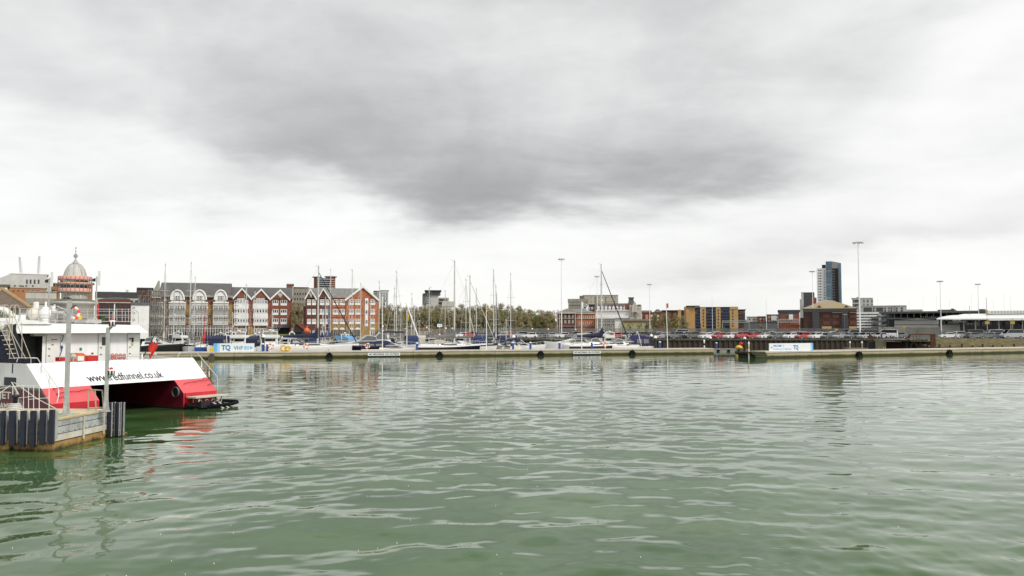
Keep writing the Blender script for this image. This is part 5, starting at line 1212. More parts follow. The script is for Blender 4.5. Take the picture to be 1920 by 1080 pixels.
# antenna poles near the dome and ferry roof
def apole(px, pyt, Y, label, kind):
    P0 = at(px, 618, Y); zt = Z(pyt, Y); rt = thing('antenna_pole', label, 'antenna pole', (P0.x, Y, GZ))
    mb = MB(); mb.tube((0, 0, 0), (0, 0, zt - GZ - .8), .12, 6, None, .08); mb.build('pole', alu, rt)
    mb = MB(); mb.box(.2, .5, -.1, .1, zt - GZ - 2.2, zt - GZ); mb.build('panel_antenna', whitep, rt)
    mb = MB(); mb.tube((-.5, 0, zt - GZ - 1.2), (.5, 0, zt - GZ - 1.0), .05, 5); mb.box(-.6, -.25, -.15, .15, zt - GZ - 1.6, zt - GZ - 1.2); mb.build('bracket', ink, rt)
apole(90, 510, 120, 'antenna pole with white panel left of the dome', 0); apole(179, 508, 120, 'antenna pole with curved aerial right of the dome', 1)
for px, pt, ln_, lb in ((37, 482, -3, 'left of two thin crane jibs above the white clad building'), (74, 480, 4, 'right of two thin crane jibs above the white clad building')):
    a, b = at(px + (3 if ln_ < 0 else -2), 516, 420), at(px, pt, 420); rt = thing('crane_jib', lb, 'crane', (a.x, 420, GZ)); d_ = b - a
    mb = MB()
    for i in range(4):
        o_ = Vector(((i % 2) * 1.0 - .5, (i // 2) * 1.0 - .5, 0)); mb.tube(a - rt.location + o_, b - rt.location + o_ * .5, .09, 4)
    for i in range(14):
        p0, p1 = a.lerp(b, i / 14) - rt.location, a.lerp(b, (i + 1) / 14) - rt.location; s_ = .5 if i % 2 else -.5; mb.tube(p0 + Vector((s_, -.5, 0)), p1 + Vector((-s_, -.5, 0)), .07, 4)
    mb.build('lattice_boom', alu, rt)
    mb = MB(); mb.tube((0, 0, 0), a - rt.location, .7, 6); mb.build('mast', alu, rt)
# ---- brick tower pieces behind
b = block('brick_stair_block', 'red brick block with grey overhanging roof behind the tree gap', 'building', 537, 549, 300, 534.5, 10, brick_m, [(546, 551), (558, 563)], [(541, 546)], dk, slate_l, par=.5)
b = block('beige_brick_range', 'beige brick range with many small windows behind the tree gap', 'building', 549.5, 577, 310, 540, 12, stone_g, rows_(546, 575, 3, .45), [(552 + i * 5, 554.5 + i * 5) for i in range(5)], dk, mat('brown_roof', (0.13, 0.10, 0.08), .8))
tw = Fac('round_tower_block', 'twin drum brick tower with glass centre behind the slate roofs', 'tower block', 587, 260, 628, 260)
for a, b_, t_, nm in ((587, 599, 520, 'drum'), (610, 628, 519, 'drum')):
    c_ = tw.x((a + b_) / 2); rr_ = (tw.x(b_) - tw.x(a)) / 2; zt = tw.z(600, t_)
    mb = MB(); mb.lathe([(rr_, 0), (rr_, zt)], 16, 0, (c_, 3.2, 0)); mb.build('drum', brick_m, tw.root)
    mb = MB(); mb.lathe([(rr_, zt), (rr_ + .5, zt + .1), (rr_ + .5, zt + .4), (0.001, zt + .5)], 16, 0, (c_, 3.2, 0)); mb.build('roof', slate_l, tw.root)
tw.box(594, 616, 521, None, 2.0, 6, blueglass, 'glass_core'); 
for k in range(5): tw.box(594, 627, 523 + k * 4, 524 + k * 4, .3, 1.9, alu, 'balcony')
for k in range(5): tw.box(595 + k * 4.5, 595.6 + k * 4.5, 521, None, 1.9, 1.99, alu, 'mullion')
b = block('grey_tower_block', 'left half of pale grey tower flats behind the brick gable', 'tower block', 700, 712, 600, 546, 20, dgreyclad, rows_(547, 575, 7, .5), [(701, 704), (706, 710)], dict(fm=greyclad, cols=1, rows=1, fr=.3), darkroof, group='pale tower flats')
b = block('grey_tower_block', 'right hand pale grey tower flats above the trees', 'tower block', 713, 728, 640, 545, 20, greyclad, rows_(548, 572, 7, .45), [(714, 716.5), (719, 721.5), (724, 726.5)], dk, darkroof, group='pale tower flats')
b = block('dark_topped_office', 'office with dark overhanging top floor above the row of trees', 'office block', 794, 822, 480, 551, 22, greyclad, rows_(554, 571, 5, .5), [(799, 807)], dk, darkroof)
b.box(797, 826, 545, 552.5, -1, 16, dgreyclad, 'top_floor'); b.box(796, 828, 544, 545, -3, 18, darkroof, 'roof_canopy'); b.box(792, 799, 551, 572, -.5, -.02, dgreyclad, 'corner_tower'); b.box(817, 842, 558, 575, 1, 20, stone, 'wing'); b.box(823, 839, 560, 564, .8, .99, darkglass, 'window_strip'); b.box(822, 840, 566, 570, .8, .99, darkglass, 'window_strip'); b.box(829, 852, 565, 575, -2, 10, stone, 'wing'); b.box(818, 820, 561, 568, .7, .99, red, 'red_sign')
# ---- centre-right group
c = Fac('classical_brick_building', 'red brick classical harbour building with pale stone trim and pediment', 'building', 1043, 330, 1116.5, 330)
c.box(1043.5, 1081, 588, None, 0, 20, brick_d, 'wall'); c.box(1081.05, 1116, 588.5, None, -.1, 20, brick_o, 'wall')
c.box(1042.5, 1081.5, 585, 588, -.7, 20.5, stone, 'cornice'); c.box(1081.6, 1116.5, 586.5, 588.5, -.6, 20.5, stone, 'cornice')
mb = MB(); P_ = [c.xz(a, b, -.4) for a, b in ((1056, 585), (1068, 578), (1081, 585))]; mb.prism(P_, -.4, 14); mb.build('pediment', stone_g, c.root)
c.roof(1044, 1115, 586, 578.5, 20, slate_l, hip=4, y0=.2)
for a in (1044, 1048, 1078): c.box(a, a + 1.6, 588, None, -.5, -.05, stone, 'pilaster')
for y_ in (597, 611): c.box(1043.5, 1116, y_, y_ + .8, -.4, -.12, stone, 'string_course')
c.grid([(1051 + i * 7.2, 1054.6 + i * 7.2) for i in range(4)], [(590.5, 595.5), (600, 606.5)], -.02, fm=stone, cols=1, rows=1, fr=.32)
c.grid([(1085 + i * 3.8, 1086.9 + i * 3.8) for i in range(8)], [(591, 597), (603, 609)], -.12, fm=stone, cols=1, rows=1, fr=.22)
c.box(1045, 1047, 580.5, 585, 4, 6, stone, 'chimney'); c.box(1097, 1112, 583.5, 586, 8, 14, brick_b, 'roof_storey')
b = block('grey_stone_offices', 'grey stone offices with parapet behind the classical brick building', 'office block', 1065.5, 1102, 400, 566, 25, stone_g, [(571, 574), (577, 579.5)], [(1068 + i * 3.6, 1070 + i * 3.6) for i in range(9)], dk, stone_g, par=1.5)
b.box(1083, 1102, 561.5, 566, 4, 18, dgreyclad, 'roof_plant')
b = block('brown_penthouse_block', 'brown roofed block between grey offices and the beige block', 'building', 1098, 1115, 380, 572, 12, brick_b, [(576, 580)], [(1102, 1106), (1108, 1112)], dict(fm=whitep, cols=1, rows=1, fr=.2), darkroof)
b = block('beige_concrete_block', 'large blank beige concrete block standing highest behind the white hotel', 'tower block', 1093, 1159, 480, 554, 30, stone_c, (), (), dk, stone_c)
b.box(1086.5, 1095, 554.5, 562, -1, 12, mat('olive_concrete', (0.17, 0.15, 0.09), .85), 'side_tower'); b.box(1117, 1118.5, 555, 590, -.5, -.02, stone_g, 'fold')
b.box(1136, 1137, 555, 590, -.4, -.02, stone_g, 'fold')
for a in (1109, 1115, 1123, 1129, 1137, 1140, 1146, 1152.5):
    for y_ in (556.5, 564.5): b.pwin(a, a + 1.2, y_, y_ + 2, -.02, fm=stone_g, cols=1, rows=1, fr=.1)
h = Fac('white_ornate_hotel', 'white ornate building with red dormers and a dark pyramid turret', 'hotel', 1117, 350, 1203, 350)
h.box(1117, 1180, 582, None, 0, 25, whitep, 'wall'); h.box(1180.1, 1203, 572, None, -1.2, 25, stone, 'wing_wall')
h.box(1116, 1180, 593, 596.5, -.8, -.05, whitep, 'cornice'); h.box(1117, 1180, 581, 582.5, -.6, 25, whitep, 'cornice')
h.grid([(1121 + i * 4.0, 1122.9 + i * 4.0) for i in range(15)], [(586.5, 591.5)], -.02, fm=whitep, cols=1, rows=1, fr=.18)
mb = MB(); P_ = [(0.0, h.z(1150, 581)), (24, h.z(1150, 581)), (20, h.z(1150, 569, 6)), (5, h.z(1150, 569, 6))]; mb.prism(P_, h.x(1117), h.x(1180), axis='x'); mb.build('roof', slate, h.root)
for k, a in enumerate((1120, 1127, 1134, 1141, 1148, 1155, 1162, 1169)):
    h.poly([(a, 582), (a, 576), (a + 2.2, 573), (a + 4.4, 576), (a + 4.4, 582)], -.3, 2.5, whitep, 'dormer'); h.pwin(a + 1.2, a + 3.2, 577, 580.5, -.32, fm=whitep, cols=1, rows=1, fr=.15)
    if k in (3, 4, 6): h.box(a + .8, a + 4, 571, 575, 2.6, 5, brick_m, 'chimney_stack')
h.poly([(1172, 581), (1172, 573), (1176, 568), (1180, 573), (1180, 581)], -.5, 3, brick_m, 'red_gable')
z0, z1 = h.z(1183, 573, 2), h.z(1183, 560, 2); x0, x1 = h.x(1176, 2), h.x(1192, 2); xm = (x0 + x1) / 2
mb = MB(); mb.lathe([((x1 - x0) / 2 * 1.2, z0), ((x1 - x0) / 2 * .75, z1), ((x1 - x0) / 2 * .75, z1 + .1)], 4, 0, (xm, 5, 0), 'z', PI / 4); mb.lathe([((x1 - x0) / 2 * .95, z1 + .1), ((x1 - x0) / 2 * .95, z1 + .7), (.001, z1 + .75)], 4, 0, (xm, 5, 0), 'z', PI / 4); mb.build('turret_roof', slate, h.root)
h.poly([(1185, 585), (1185, 574), (1190, 564.5), (1195, 574), (1195, 585)], -1.8, -1.22, stone, 'gable_front'); h.box(1195, 1202, 571, 572.5, -1.5, 4, dgreyclad, 'roof_cap')
P_ = [h.xz(1191 - 6 * math.cos(PI * k / 10), 592 - 7 * math.sin(PI * k / 10), -1.9) for k in range(11)]; mb = MB(); mb.path([(q_[0], -1.9, q_[1]) for q_ in P_], .35, 6); mb.build('arch_moulding', stone_g, h.root)
h.grid([(1182.5 + i * 4.6, 1184.2 + i * 4.6) for i in range(4)], [(577, 580)], -1.25, fm=stone, cols=1, rows=1, fr=.12)
b = block('low_glass_frontage', 'low grey framed glass frontage right of the classical brick building', 'building', 1117.5, 1153, 320, 598, 12, stone_g, [(600, 604.5), (606, 611.5)], [(1123 + i * 7.5, 1129.5 + i * 7.5) for i in range(4)], dict(fm=greyclad, cols=2, rows=1, fr=.15), greyclad)
b = block('yellow_stone_lodge', 'yellowish stone lodge with brown pitched roof behind young trees', 'building', 1168, 1226, 318, 603, 8, mat('yellow_stone', (0.46, 0.42, 0.22), .85, var=.12), [(606, 611)], [(1186, 1189), (1201, 1204), (1214, 1217)], dict(fm=stone, cols=1, rows=1, fr=.15), roof_brown)
b.roof(1168, 1226, 603.5, 598.5, 8, roof_brown)
b = block('brown_brick_terrace', 'brown brick terrace with white bays right of the white hotel', 'building', 1203.5, 1243, 400, 586.5, 15, brick_m, [(590.5, 594.5), (598, 602)], [(1210, 1213.5), (1220, 1223.5), (1232, 1235)], dict(fm=whitep, cols=2, rows=1, fr=.25), roof_brown)
b.roof(1203.5, 1222, 587, 582, 15, roof_brown); b.roof(1224, 1243, 586, 580, 15, slate, hip=3)
b.box(1210, 1215, 590, 606, -.8, -.01, mat('peach_panel', (0.5, 0.30, 0.20), .8), 'bay')
# blue and yellow flats
y = Fac('navy_and_ochre_flats', 'modern flats with ochre towers and navy blue balconied bays', 'apartment building', 1240, 470, 1400, 470)
def yb(a, b_, t, y0, y1, m, nm): return y.box(a, b_, t, None, y0, y1, m, nm)
yb(1240, 1290, 583, 1, 14, brick_m, 'wall')
for a, b_, t in ((1299, 1313, 577), (1323, 1342, 576.5), (1351, 1368, 576)): yb(a, b_, t, .5, 16, navyclad, 'navy_bay')
yb(1368, 1397, 581, .8, 14, navyclad, 'navy_bay'); yb(1386, 1396, 583, .4, .79, mat('orange_render', (0.42, 0.16, 0.06), .8), 'orange_bay')
for a, b_, t in ((1282.5, 1303, 575), (1313.5, 1323.5, 576.5), (1342, 1351, 576.5), (1368, 1384, 575)):
    yb(a, b_, t, -.6, 16, brick_z, 'ochre_tower')
for a, b_, t in ((1271, 1277, 580.5), (1286, 1292.5, 580.5)): yb(a, b_, t, -1.5, 6, brick_z, 'ochre_tower')
yb(1277, 1286, 582, -.5, 8, navyclad, 'navy_bay')
for a in (1318, 1346, 1373):
    for k in range(6): y.pwin(a, a + 2, 580 + k * 5.8, 583.4 + k * 5.8, -.62, fm=navyclad, cols=1, rows=1, fr=.15)
for (a, b_), t in (((1303.5, 1313), 582), ((1324, 1341.5), 581), ((1351.5, 1367.5), 580), ((1385, 1397), 588)):
    for k in range(int((616 - t) / 5.6)):
        yy = t + k * 5.6
        mb = MB(); x0, zz = y.xz(a, yy + 2.4, 0); x1 = y.x(b_, 0); mb.box(x0, x1, -.5, .45, zz, zz + .25); mb.box(x0, x1, -.5, -.44, zz + .25, zz + 1.0); mb.build('balcony', mat('balcony_blue_grey', (0.035, 0.05, 0.085), .4), y.root)
        y.pwin(a + 1, (a + b_) / 2 - .3, yy - 2, yy + 2, .48, fm=navyclad, cols=2, rows=1, fr=.12); y.pwin((a + b_) / 2 + .3, b_ - 1, yy - 2, yy + 2, .48, fm=navyclad, cols=2, rows=1, fr=.12)
for a, b_ in ((1301, 1307), (1322, 1328), (1350, 1355), (1366, 1372)): y.box(a, b_, 583, 588, -.2, .4, MATS['orange_render'], 'orange_panel')
y.box(1286, 1312, 573, 574.3, -2, 10, darkroof, 'floating_roof'); y.box(1292, 1303, 574.3, 576, 1, 8, dgreyclad, 'roof_plant'); y.box(1240, 1282, 581.5, 583, -.5, 14, darkroof, 'roof'); y.box(1303, 1368, 575.5, 576.5, -.2, 16.2, darkroof, 'roof'); y.box(1367, 1399, 580, 581, -.6, 15, darkroof, 'roof')
# lower stuff between flats and pub
b = block('white_terrace', 'white walled low houses seen between the navy flats and the gantry', 'house', 1400, 1427, 520, 594.5, 10, greyclad, [(597, 600)], [(1404, 1407), (1412, 1415), (1420, 1423)], dk, slate_l)
b = block('red_brick_terrace', 'small red brick house behind the car park lamp post', 'house', 1421, 1436, 510, 594, 10, brick_m, [(597, 600), (603, 606)], [(1425, 1428), (1431, 1434)], dict(fm=whitep, cols=1, rows=1, fr=.2), slate)
b = block('red_brick_terrace', 'larger red brick house left of the dark roofed block', 'house', 1437, 1462, 500, 590.5, 10, brick_m, [(593, 596.5), (600, 603.5)], [(1441 + i * 5, 1444 + i * 5) for i in range(4)], dict(fm=whitep, cols=1, rows=1, fr=.2), slate)
b.box(1446, 1456, 592, 601, -1.2, -.02, whitep, 'white_bay')
b = block('low_warehouse', 'long low dark warehouse behind the gantry', 'warehouse', 1395, 1460, 420, 605, 15, dgreyclad, (), (), dk, darkroof)
b = block('dark_glazed_block', 'dark barrel roofed glazed block left of the pub', 'office block', 1459, 1499, 480, 585, 15, dgreyclad, [(586.5, 590)], [(1461 + i * 6, 1466 + i * 6) for i in range(6)], dk, darkroof)
b.box(1462, 1499, 590, None, -.6, -.01, brick_m, 'brick_front'); b.box(1479, 1487, 589.5, 600, -2, -.62, whitep, 'white_bay'); b.box(1458, 1500, 581, 585, -.4, 14, darkroof, 'barrel_roof')
b = block('dark_glass_tower', 'dark glass block left of the tall tower', 'office block', 1504, 1527, 560, 549, 25, darkglass, (), (), dk, dgreyclad)
for k in range(7): b.box(1506, 1527, 553 + k * 6, 553.6 + k * 6, -.15, -.01, dgreyclad, 'floor_band')
b.box(1502, 1506.5, 549.5, None, -.4, 10, greyclad, 'side_core'); b.box(1499.5, 1503, 561, None, -.2, 8, greyclad, 'side_core'); b.box(1521, 1531, 558, None, -3, -1, brick_m, 'brick_core')
# tall tower
t = Fac('residential_tower', 'tall slim residential tower with blue glass centre and white left side', 'tower block', 1531, 620, 1577, 620)
t.box(1531, 1548, 503, None, 0, 24, whitep, 'white_wing'); t.box(1548.05, 1559.5, 490, None, -1.2, 22, blueglass, 'glass_centre'); t.poly([(1559.6, 640), (1559.6, 490), (1576.5, 493), (1576.5, 640)], -1.0, 24, mat('mid_grey_panel', (.27, .27, .275), .6), 'grey_wing')
t.box(1541, 1548, 496.5, 503, .5, 10, boot, 'roof_plant')
t.box(1560.5, 1571.5, 503, None, -1.25, -1.01, boot, 'balcony_recess'); t.box(1573, 1577, 494, None, -1.3, -1.01, blueglass, 'glass_edge')
for k in range(22):
    yy = 506 + k * 5.05
    t.pwin(1534, 1536.7, yy, yy + 1.9, -.01, fm=greyclad, cols=1, rows=1, fr=.1); t.pwin(1537.2, 1540, yy, yy + 1.9, -.01, fm=greyclad, cols=1, rows=1, fr=.1)
    mb = MB(); x0, zz = t.xz(1545, yy + 3, 0); x1 = t.x(1547.8, 0); mb.box(x0, x1, -1.5, -.01, zz, zz + .9); mb.build('balcony', dgreyclad, t.root)
    mb = MB(); x0, zz = t.xz(1560.5, yy + 3, -1.26); x1 = t.x(1567.5, -1.26); mb.box(x0, x1, -1.7, -1.27, zz, zz + .8); mb.build('balcony', dgreyclad, t.root)
    mb = MB(); x0, zz = t.xz(1548.2, yy + 2.5, -1.2); x1 = t.x(1559.4, -1.2); mb.box(x0, x1, -1.26, -1.21, zz, zz + .3); mb.build('floor_band', greyclad if k % 5 == 0 else dgreyclad, t.root)
for a in (1568.5, 1571): t.box(a, a + .5, 503, None, -1.6, -1.27, brick_b, 'brick_fin')
for a in (1551, 1554, 1557): t.box(a, a + .25, 490.5, None, -1.28, -1.265, dgreyclad, 'mullion')
# hip roofed brick pub/office
pb = Fac('hip_roofed_brick_offices', 'dark red brick offices with big tan hipped roof in front of the tower', 'office building', 1506, 262, 1607, 262)
pb.box(1506, 1606, 578, None, 0, 22, brick_b, 'wall')
pb.box(1507, 1606, 578.5, 584.5, -.06, -.01, darkglass, 'glazed_top_storey')
x0, x1 = pb.x(1503.5), pb.x(1610); ze = pb.z(1556, 578.3, -1); zr = pb.z(1556, 562, 11)
xa, xb = pb.x(1549, 11), pb.x(1562, 11)
mb = MB(); mb.add([(x0, -1, ze), (x1, -1, ze), (x1, 23, ze), (x0, 23, ze), (xa, 11, zr), (xb, 11, zr - .3)], [(0, 1, 5, 4), (1, 2, 5), (2, 3, 4, 5), (3, 0, 4), (3, 2, 1, 0)]); mb.build('roof', roof_tan, pb.root)
for a, b_ in ((1532, 1540), (1582, 1592)):
    pb.poly([(a, 578), (a - 2, 577), ((a + b_) / 2, 571.5), (b_ + 2, 577), (b_, 578)], .3, 7, roof_tan, 'roof_dormer'); pb.poly([(a + 1, 576.5), ((a + b_) / 2, 573), (b_ - 1, 576.5)], .2, .29, boot, 'dormer_louvre')
for a, b_ in ((1523, 1536), (1578, 1590)): pb.box(a, b_, 579, None, -.5, -.07, darkglass, 'glazed_bay')
for c0 in (1544, 1562, 1594):
    pb.grid([(c0 + i * 3.9, c0 + 2.8 + i * 3.9) for i in range(3)], [(590, 596), (602.5, 608.5)], -.02, fm=brick_m, cols=1, rows=1, fr=.18)
for a, b_ in ((1560, 1578), (1593, 1606)): pb.box(a, b_, 585.5, 586.8, -.5, -.07, stone_g, 'stone_band')
for a, b_ in ((1541, 1559), (1592, 1606)): pb.box(a, b_, 612, 617, -2.5, -.6, yellow if False else mat('yellow_canopy', (0.55, 0.42, 0.16), .8), 'entrance_canopy')
pb.box(1500, 1506, 596, None, 1, 12, brick_b, 'side_wing')
# gantry + little brick wall
gy = Fac('truss_gantry', 'grey lattice steel gantry bridge left of the hip roofed offices', 'gantry', 1458, 300, 1500, 300)
for a in (1458, 1498):
    gy.box(a, a + 1.5, 598, None, 0, .3, alu, 'leg'); gy.box(a, a + 1.5, 598, None, 2.2, 2.5, alu, 'leg')
for y0 in (598, 604):
    gy.box(1458, 1500, y0, y0 + .9, 0, .25, alu, 'chord'); gy.box(1458, 1500, y0, y0 + .9, 2.2, 2.45, alu, 'chord')
for k in range(13):
    a = 1459.5 + k * 3.1; p0, p1 = gy.xz(a, 604, 0), gy.xz(a + 3, 598.5, 0); mb = MB(); mb.tube((p0[0], 0, p0[1]), (p1[0], 0, p1[1]), .1, 4); mb.build('brace', alu, gy.root)
gy2 = Fac('truss_gantry', 'grey lattice gantry in front of the navy flats', 'gantry', 1354, 290, 1405, 290)
for a in (1354, 1381, 1404): gy2.box(a, a + .8, 601, None, 0, .2, alu, 'leg')
for y0 in (601, 604.5): gy2.box(1354, 1405, y0, y0 + .6, 0, .15, alu, 'chord')
for k in range(14):
    a = 1355 + k * 3.5; p0, p1 = gy2.xz(a, 604.5, 0), gy2.xz(a + 3, 601.5, 0); mb = MB(); mb.tube((p0[0], 0, p0[1]), (p1[0], 0, p1[1]), .06, 4); mb.build('brace', alu, gy2.root)
block('brick_kiosk', 'low orange brick wall below the gantry', 'kiosk', 1472, 1499, 285, 610.5, 4, brick_o, (), (), dk, brick_o)
# white flats & multistorey
b = block('white_flats', 'white flats with dark balconies, upper block right of the offices', 'apartment building', 1598, 1637, 460, 559.5, 15, greyclad, [(562, 567), (570, 575)], [(1599, 1601), (1619, 1621), (1626, 1628.5), (1634, 1636)], dk, greyclad)
b.box(1602, 1610, 562, 567, -.1, -.01, darkglass, 'glazing'); b.box(1602, 1612, 570, 575, -.1, -.01, darkglass, 'glazing'); b.box(1606, 1612, 557, 559.4, 3, 8, dgreyclad, 'roof_plant')
b = block('white_flats', 'long lower white flats with dark window groups', 'apartment building', 1608, 1700, 440, 574, 14, greyclad, [(576.5, 584.5)], [(1619, 1635), (1643, 1656)], dict(fm=dgreyclad, cols=5, rows=2, fr=.15), greyclad)
b.grid([(1610, 1613), (1637, 1640), (1658, 1661), (1666, 1668), (1670, 1673), (1680, 1683), (1689, 1693)], [(576.5, 579.5), (581, 584.5)], -.02, **dk); b.box(1675, 1679, 574, 588, -.06, -.01, stone_g, 'stair_strip')
b = block('pale_far_block', 'faint pale low block on the horizon above the dark deck', 'building', 1700, 1730, 800, 581, 14, greyclad, (), (), dk, greyclad)
mp = Fac('multi_storey_car_park', 'open white decked multi storey car park with spiral ramp', 'car park', 1604, 330, 1662, 330)
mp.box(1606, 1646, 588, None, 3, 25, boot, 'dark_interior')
for k in range(6): mp.box(1604, 1648 - (k % 2) * 3, 585.5 + k * 5.2, 588.6 + k * 5.2, 0, 26, whitep, 'deck')
for k in range(9): mp.box(1605 + k * 5.2, 1605.7 + k * 5.2, 586, None, .4, 1.0, alu, 'column')
for k in range(3):
    p0 = mp.xz(1634, 599 + k * 9, -2); p1 = mp.xz(1662, 593 + k * 9, -2)
    mb = MB(); mb.add([(p0[0], -3, p0[1]), (p1[0], -3, p1[1]), (p1[0], 3, p1[1]), (p0[0], 3, p0[1]), (p0[0], -3, p0[1] + .9), (p1[0], -3, p1[1] + .9), (p1[0], 3, p1[1] + .9), (p0[0], 3, p0[1] + .9)], [(3, 2, 1, 0), (4, 5, 6, 7), (0, 1, 5, 4), (2, 3, 7, 6), (0, 4, 7, 3), (1, 2, 6, 5)]); mb.build('ramp', dgreyclad, mp.root)
vd = Fac('elevated_vehicle_deck', 'long dark elevated vehicle deck on columns running to the right', 'elevated car deck', 1648, 345, 1852, 322)
vd.box(1648, 1852, 584, 587, 0, 40, dgreyclad, 'upper_deck'); vd.box(1655, 1850, 595.5, 598, 0, 40, dgreyclad, 'lower_deck'); vd.box(1652, 1850, 587.3, None, 30, 39, darkroof, 'dark_back_wall'); vd.box(1650, 1851, 583.2, 583.9, -.2, .1, fencegrey, 'parapet')
for k in range(17): vd.box(1652 + k * 12.2, 1653.2 + k * 12.2, 587, None, .5, 1.2, dgreyclad, 'column')
for k in range(38): vd.box(1725 + k * 1.9, 1726.2 + k * 1.9, 593.2, 595.3, 3, 6, whitep if k % 3 else greyclad, 'parked_van') if k % 2 else None
for a, b_, t_ in ((1758, 1790, 580.5), (1834, 1846, 579.5)): vd.box(a, b_, t_, 583, 6, 12, mat('olive_block', (0.12, 0.11, 0.08), .8), 'deck_building')
vd.box(1783, 1789, 578.5, 581, 5.5, 6, brick_m, 'red_cabin')
wh = Fac('grey_warehouse', 'pale grey low pitched warehouse behind the chain link compound', 'warehouse', 1655, 290, 1762, 290)
wh.poly([(1677, 640), (1677, 600.5), (1720, 596), (1760, 599.5), (1760, 640)], 0, 20, mat('pale_grey_sheeting', (0.37, 0.37, 0.34), .6, var=.06), 'wall')
wh.box(1677, 1760, 608, 609.5, -.05, -.01, dgreyclad, 'dado'); wh.box(1655, 1763, 613, None, -.4, -.06, stone_g, 'plinth_wall')
mb = MB(); e0, ap, e1 = wh.xz(1676, 600.5, 0), wh.xz(1720, 595.7, 0), wh.xz(1761, 599.4, 0)
mb.add([(e0[0], -.5, e0[1]), (ap[0], -.5, ap[1]), (e1[0], -.5, e1[1]), (e0[0], 20.5, e0[1]), (ap[0], 20.5, ap[1]), (e1[0], 20.5, e1[1])], [(0, 1, 4, 3), (1, 2, 5, 4), (0, 3, 5, 2)]); mb.build('roof', MATS['pale_grey_sheeting'], wh.root, (0, 0, .1))
tm = Fac('terminal_shed', 'long white curved roof terminal shed with dark glazing at far right', 'terminal building', 1762, 262, 1990, 240)
tm.box(1768, 1990, 600.5, None, 4, 16, mat('dark_shopfront', (0.035, 0.037, 0.042), .3), 'glazed_front')  # dark grey front below the roof edge
mb = MB(); rs = []
for px_, pf, pr in ((1756, 598.3, 598.2), (1766, 598.3, 594.5), (1780, 598.3, 592), (1796, 598.3, 591.2), (1806, 598.3, 589.2), (1860, 598, 588.4), (1990, 597.5, 587.2)):
    a_ = tm.xz(px_, pf, -3); b_ = tm.xz(px_, (pf + pr) / 2 - .6, 1); c_ = tm.xz(px_, pr, 7); rs.append([(a_[0], -3, a_[1] - .25), (a_[0], -3, a_[1] + .12), (b_[0], 1, b_[1] + .1), (c_[0], 7, c_[1] + .1), (c_[0], 18, c_[1])])
mb.add([q_ for r_ in rs for q_ in r_], [(i * 5 + j, (i + 1) * 5 + j, (i + 1) * 5 + j + 1, i * 5 + j + 1) for i in range(6) for j in range(4)]); mb.build('roof', white, tm.root)
tm.box(1848, 1990, 582, 588, 4, 14, whitep, 'rooftop_box'); tm.box(1770, 1798, 602.5, 607, 3.7, 3.99, darkglass, 'window'); tm.box(1762, 1766, 600, 612, 0, 1, alu, 'pier'); tm.box(1766, 1800, 609, None, 3.5, 3.98, greyclad, 'dado_wall'); tm.box(1786, 1800, 598.5, 600.5, -3.6, -3.05, whitep, 'fascia_sign'); tm.box(1787, 1811, 602.6, 604, -1, 1, whitep, 'canopy')
for k in range(16): tm.box(1858 + k * 6, 1861.5 + k * 6, 583.5, 586.4, 3.9, 3.99, greyclad, 'louvre')
for k in range(9): tm.box(1806 + k * 22, 1807.6 + k * 22, 600.5, None, -.5, 0, alu, 'column')
for k in range(12): tm.box(1812 + k * 14, 1823 + k * 14, 603, 611, 3.7, 3.95, darkglass if k % 3 else greyglass, 'window')
for k in range(9): tm.box(1808 + k * 3, 1810 + k * 3, 606.2, 608, 3.5, 3.69, whitep, 'poster')
tm.box(1848, 1852, 581, 588, 3.4, 3.98, mat('pale_yellow', (0.6, 0.5, 0.2), .7), 'corner_box')
for px, lb in ((1851, 'left yellow hanging sign at the terminal shed'), (1898.5, 'right yellow hanging sign at the terminal shed')):
    sg = Fac('hanging_sign', lb, 'sign', px - 4.5, 246, px + 4.5, 246); sg.box(px - 4.3, px + 4.3, 602.5, 607.5, 0, .2, yellow, 'panel'); sg.box(px - .5, px + .5, 607.5, None, .05, .2, alu, 'post'); sg.box(px - .5, px + .5, 597, 602.5, .05, .2, alu, 'hanger')
for px, py, Y, lb in ((1568, 618, 225, 'small yellow sign on the car park fence below the offices'), (1695.5, 612.5, 280, 'small yellow sign on the grey warehouse fence')):
    sg = Fac('yellow_sign', lb, 'sign', px - 3, Y, px + 3, Y); sg.box(px - 2.8, px + 2.8, py - 1.6, py + 1.6, 0, .1, yellow, 'panel'); sg.box(px - .3, px + .3, py + 1.6, None, .02, .1, alu, 'post')
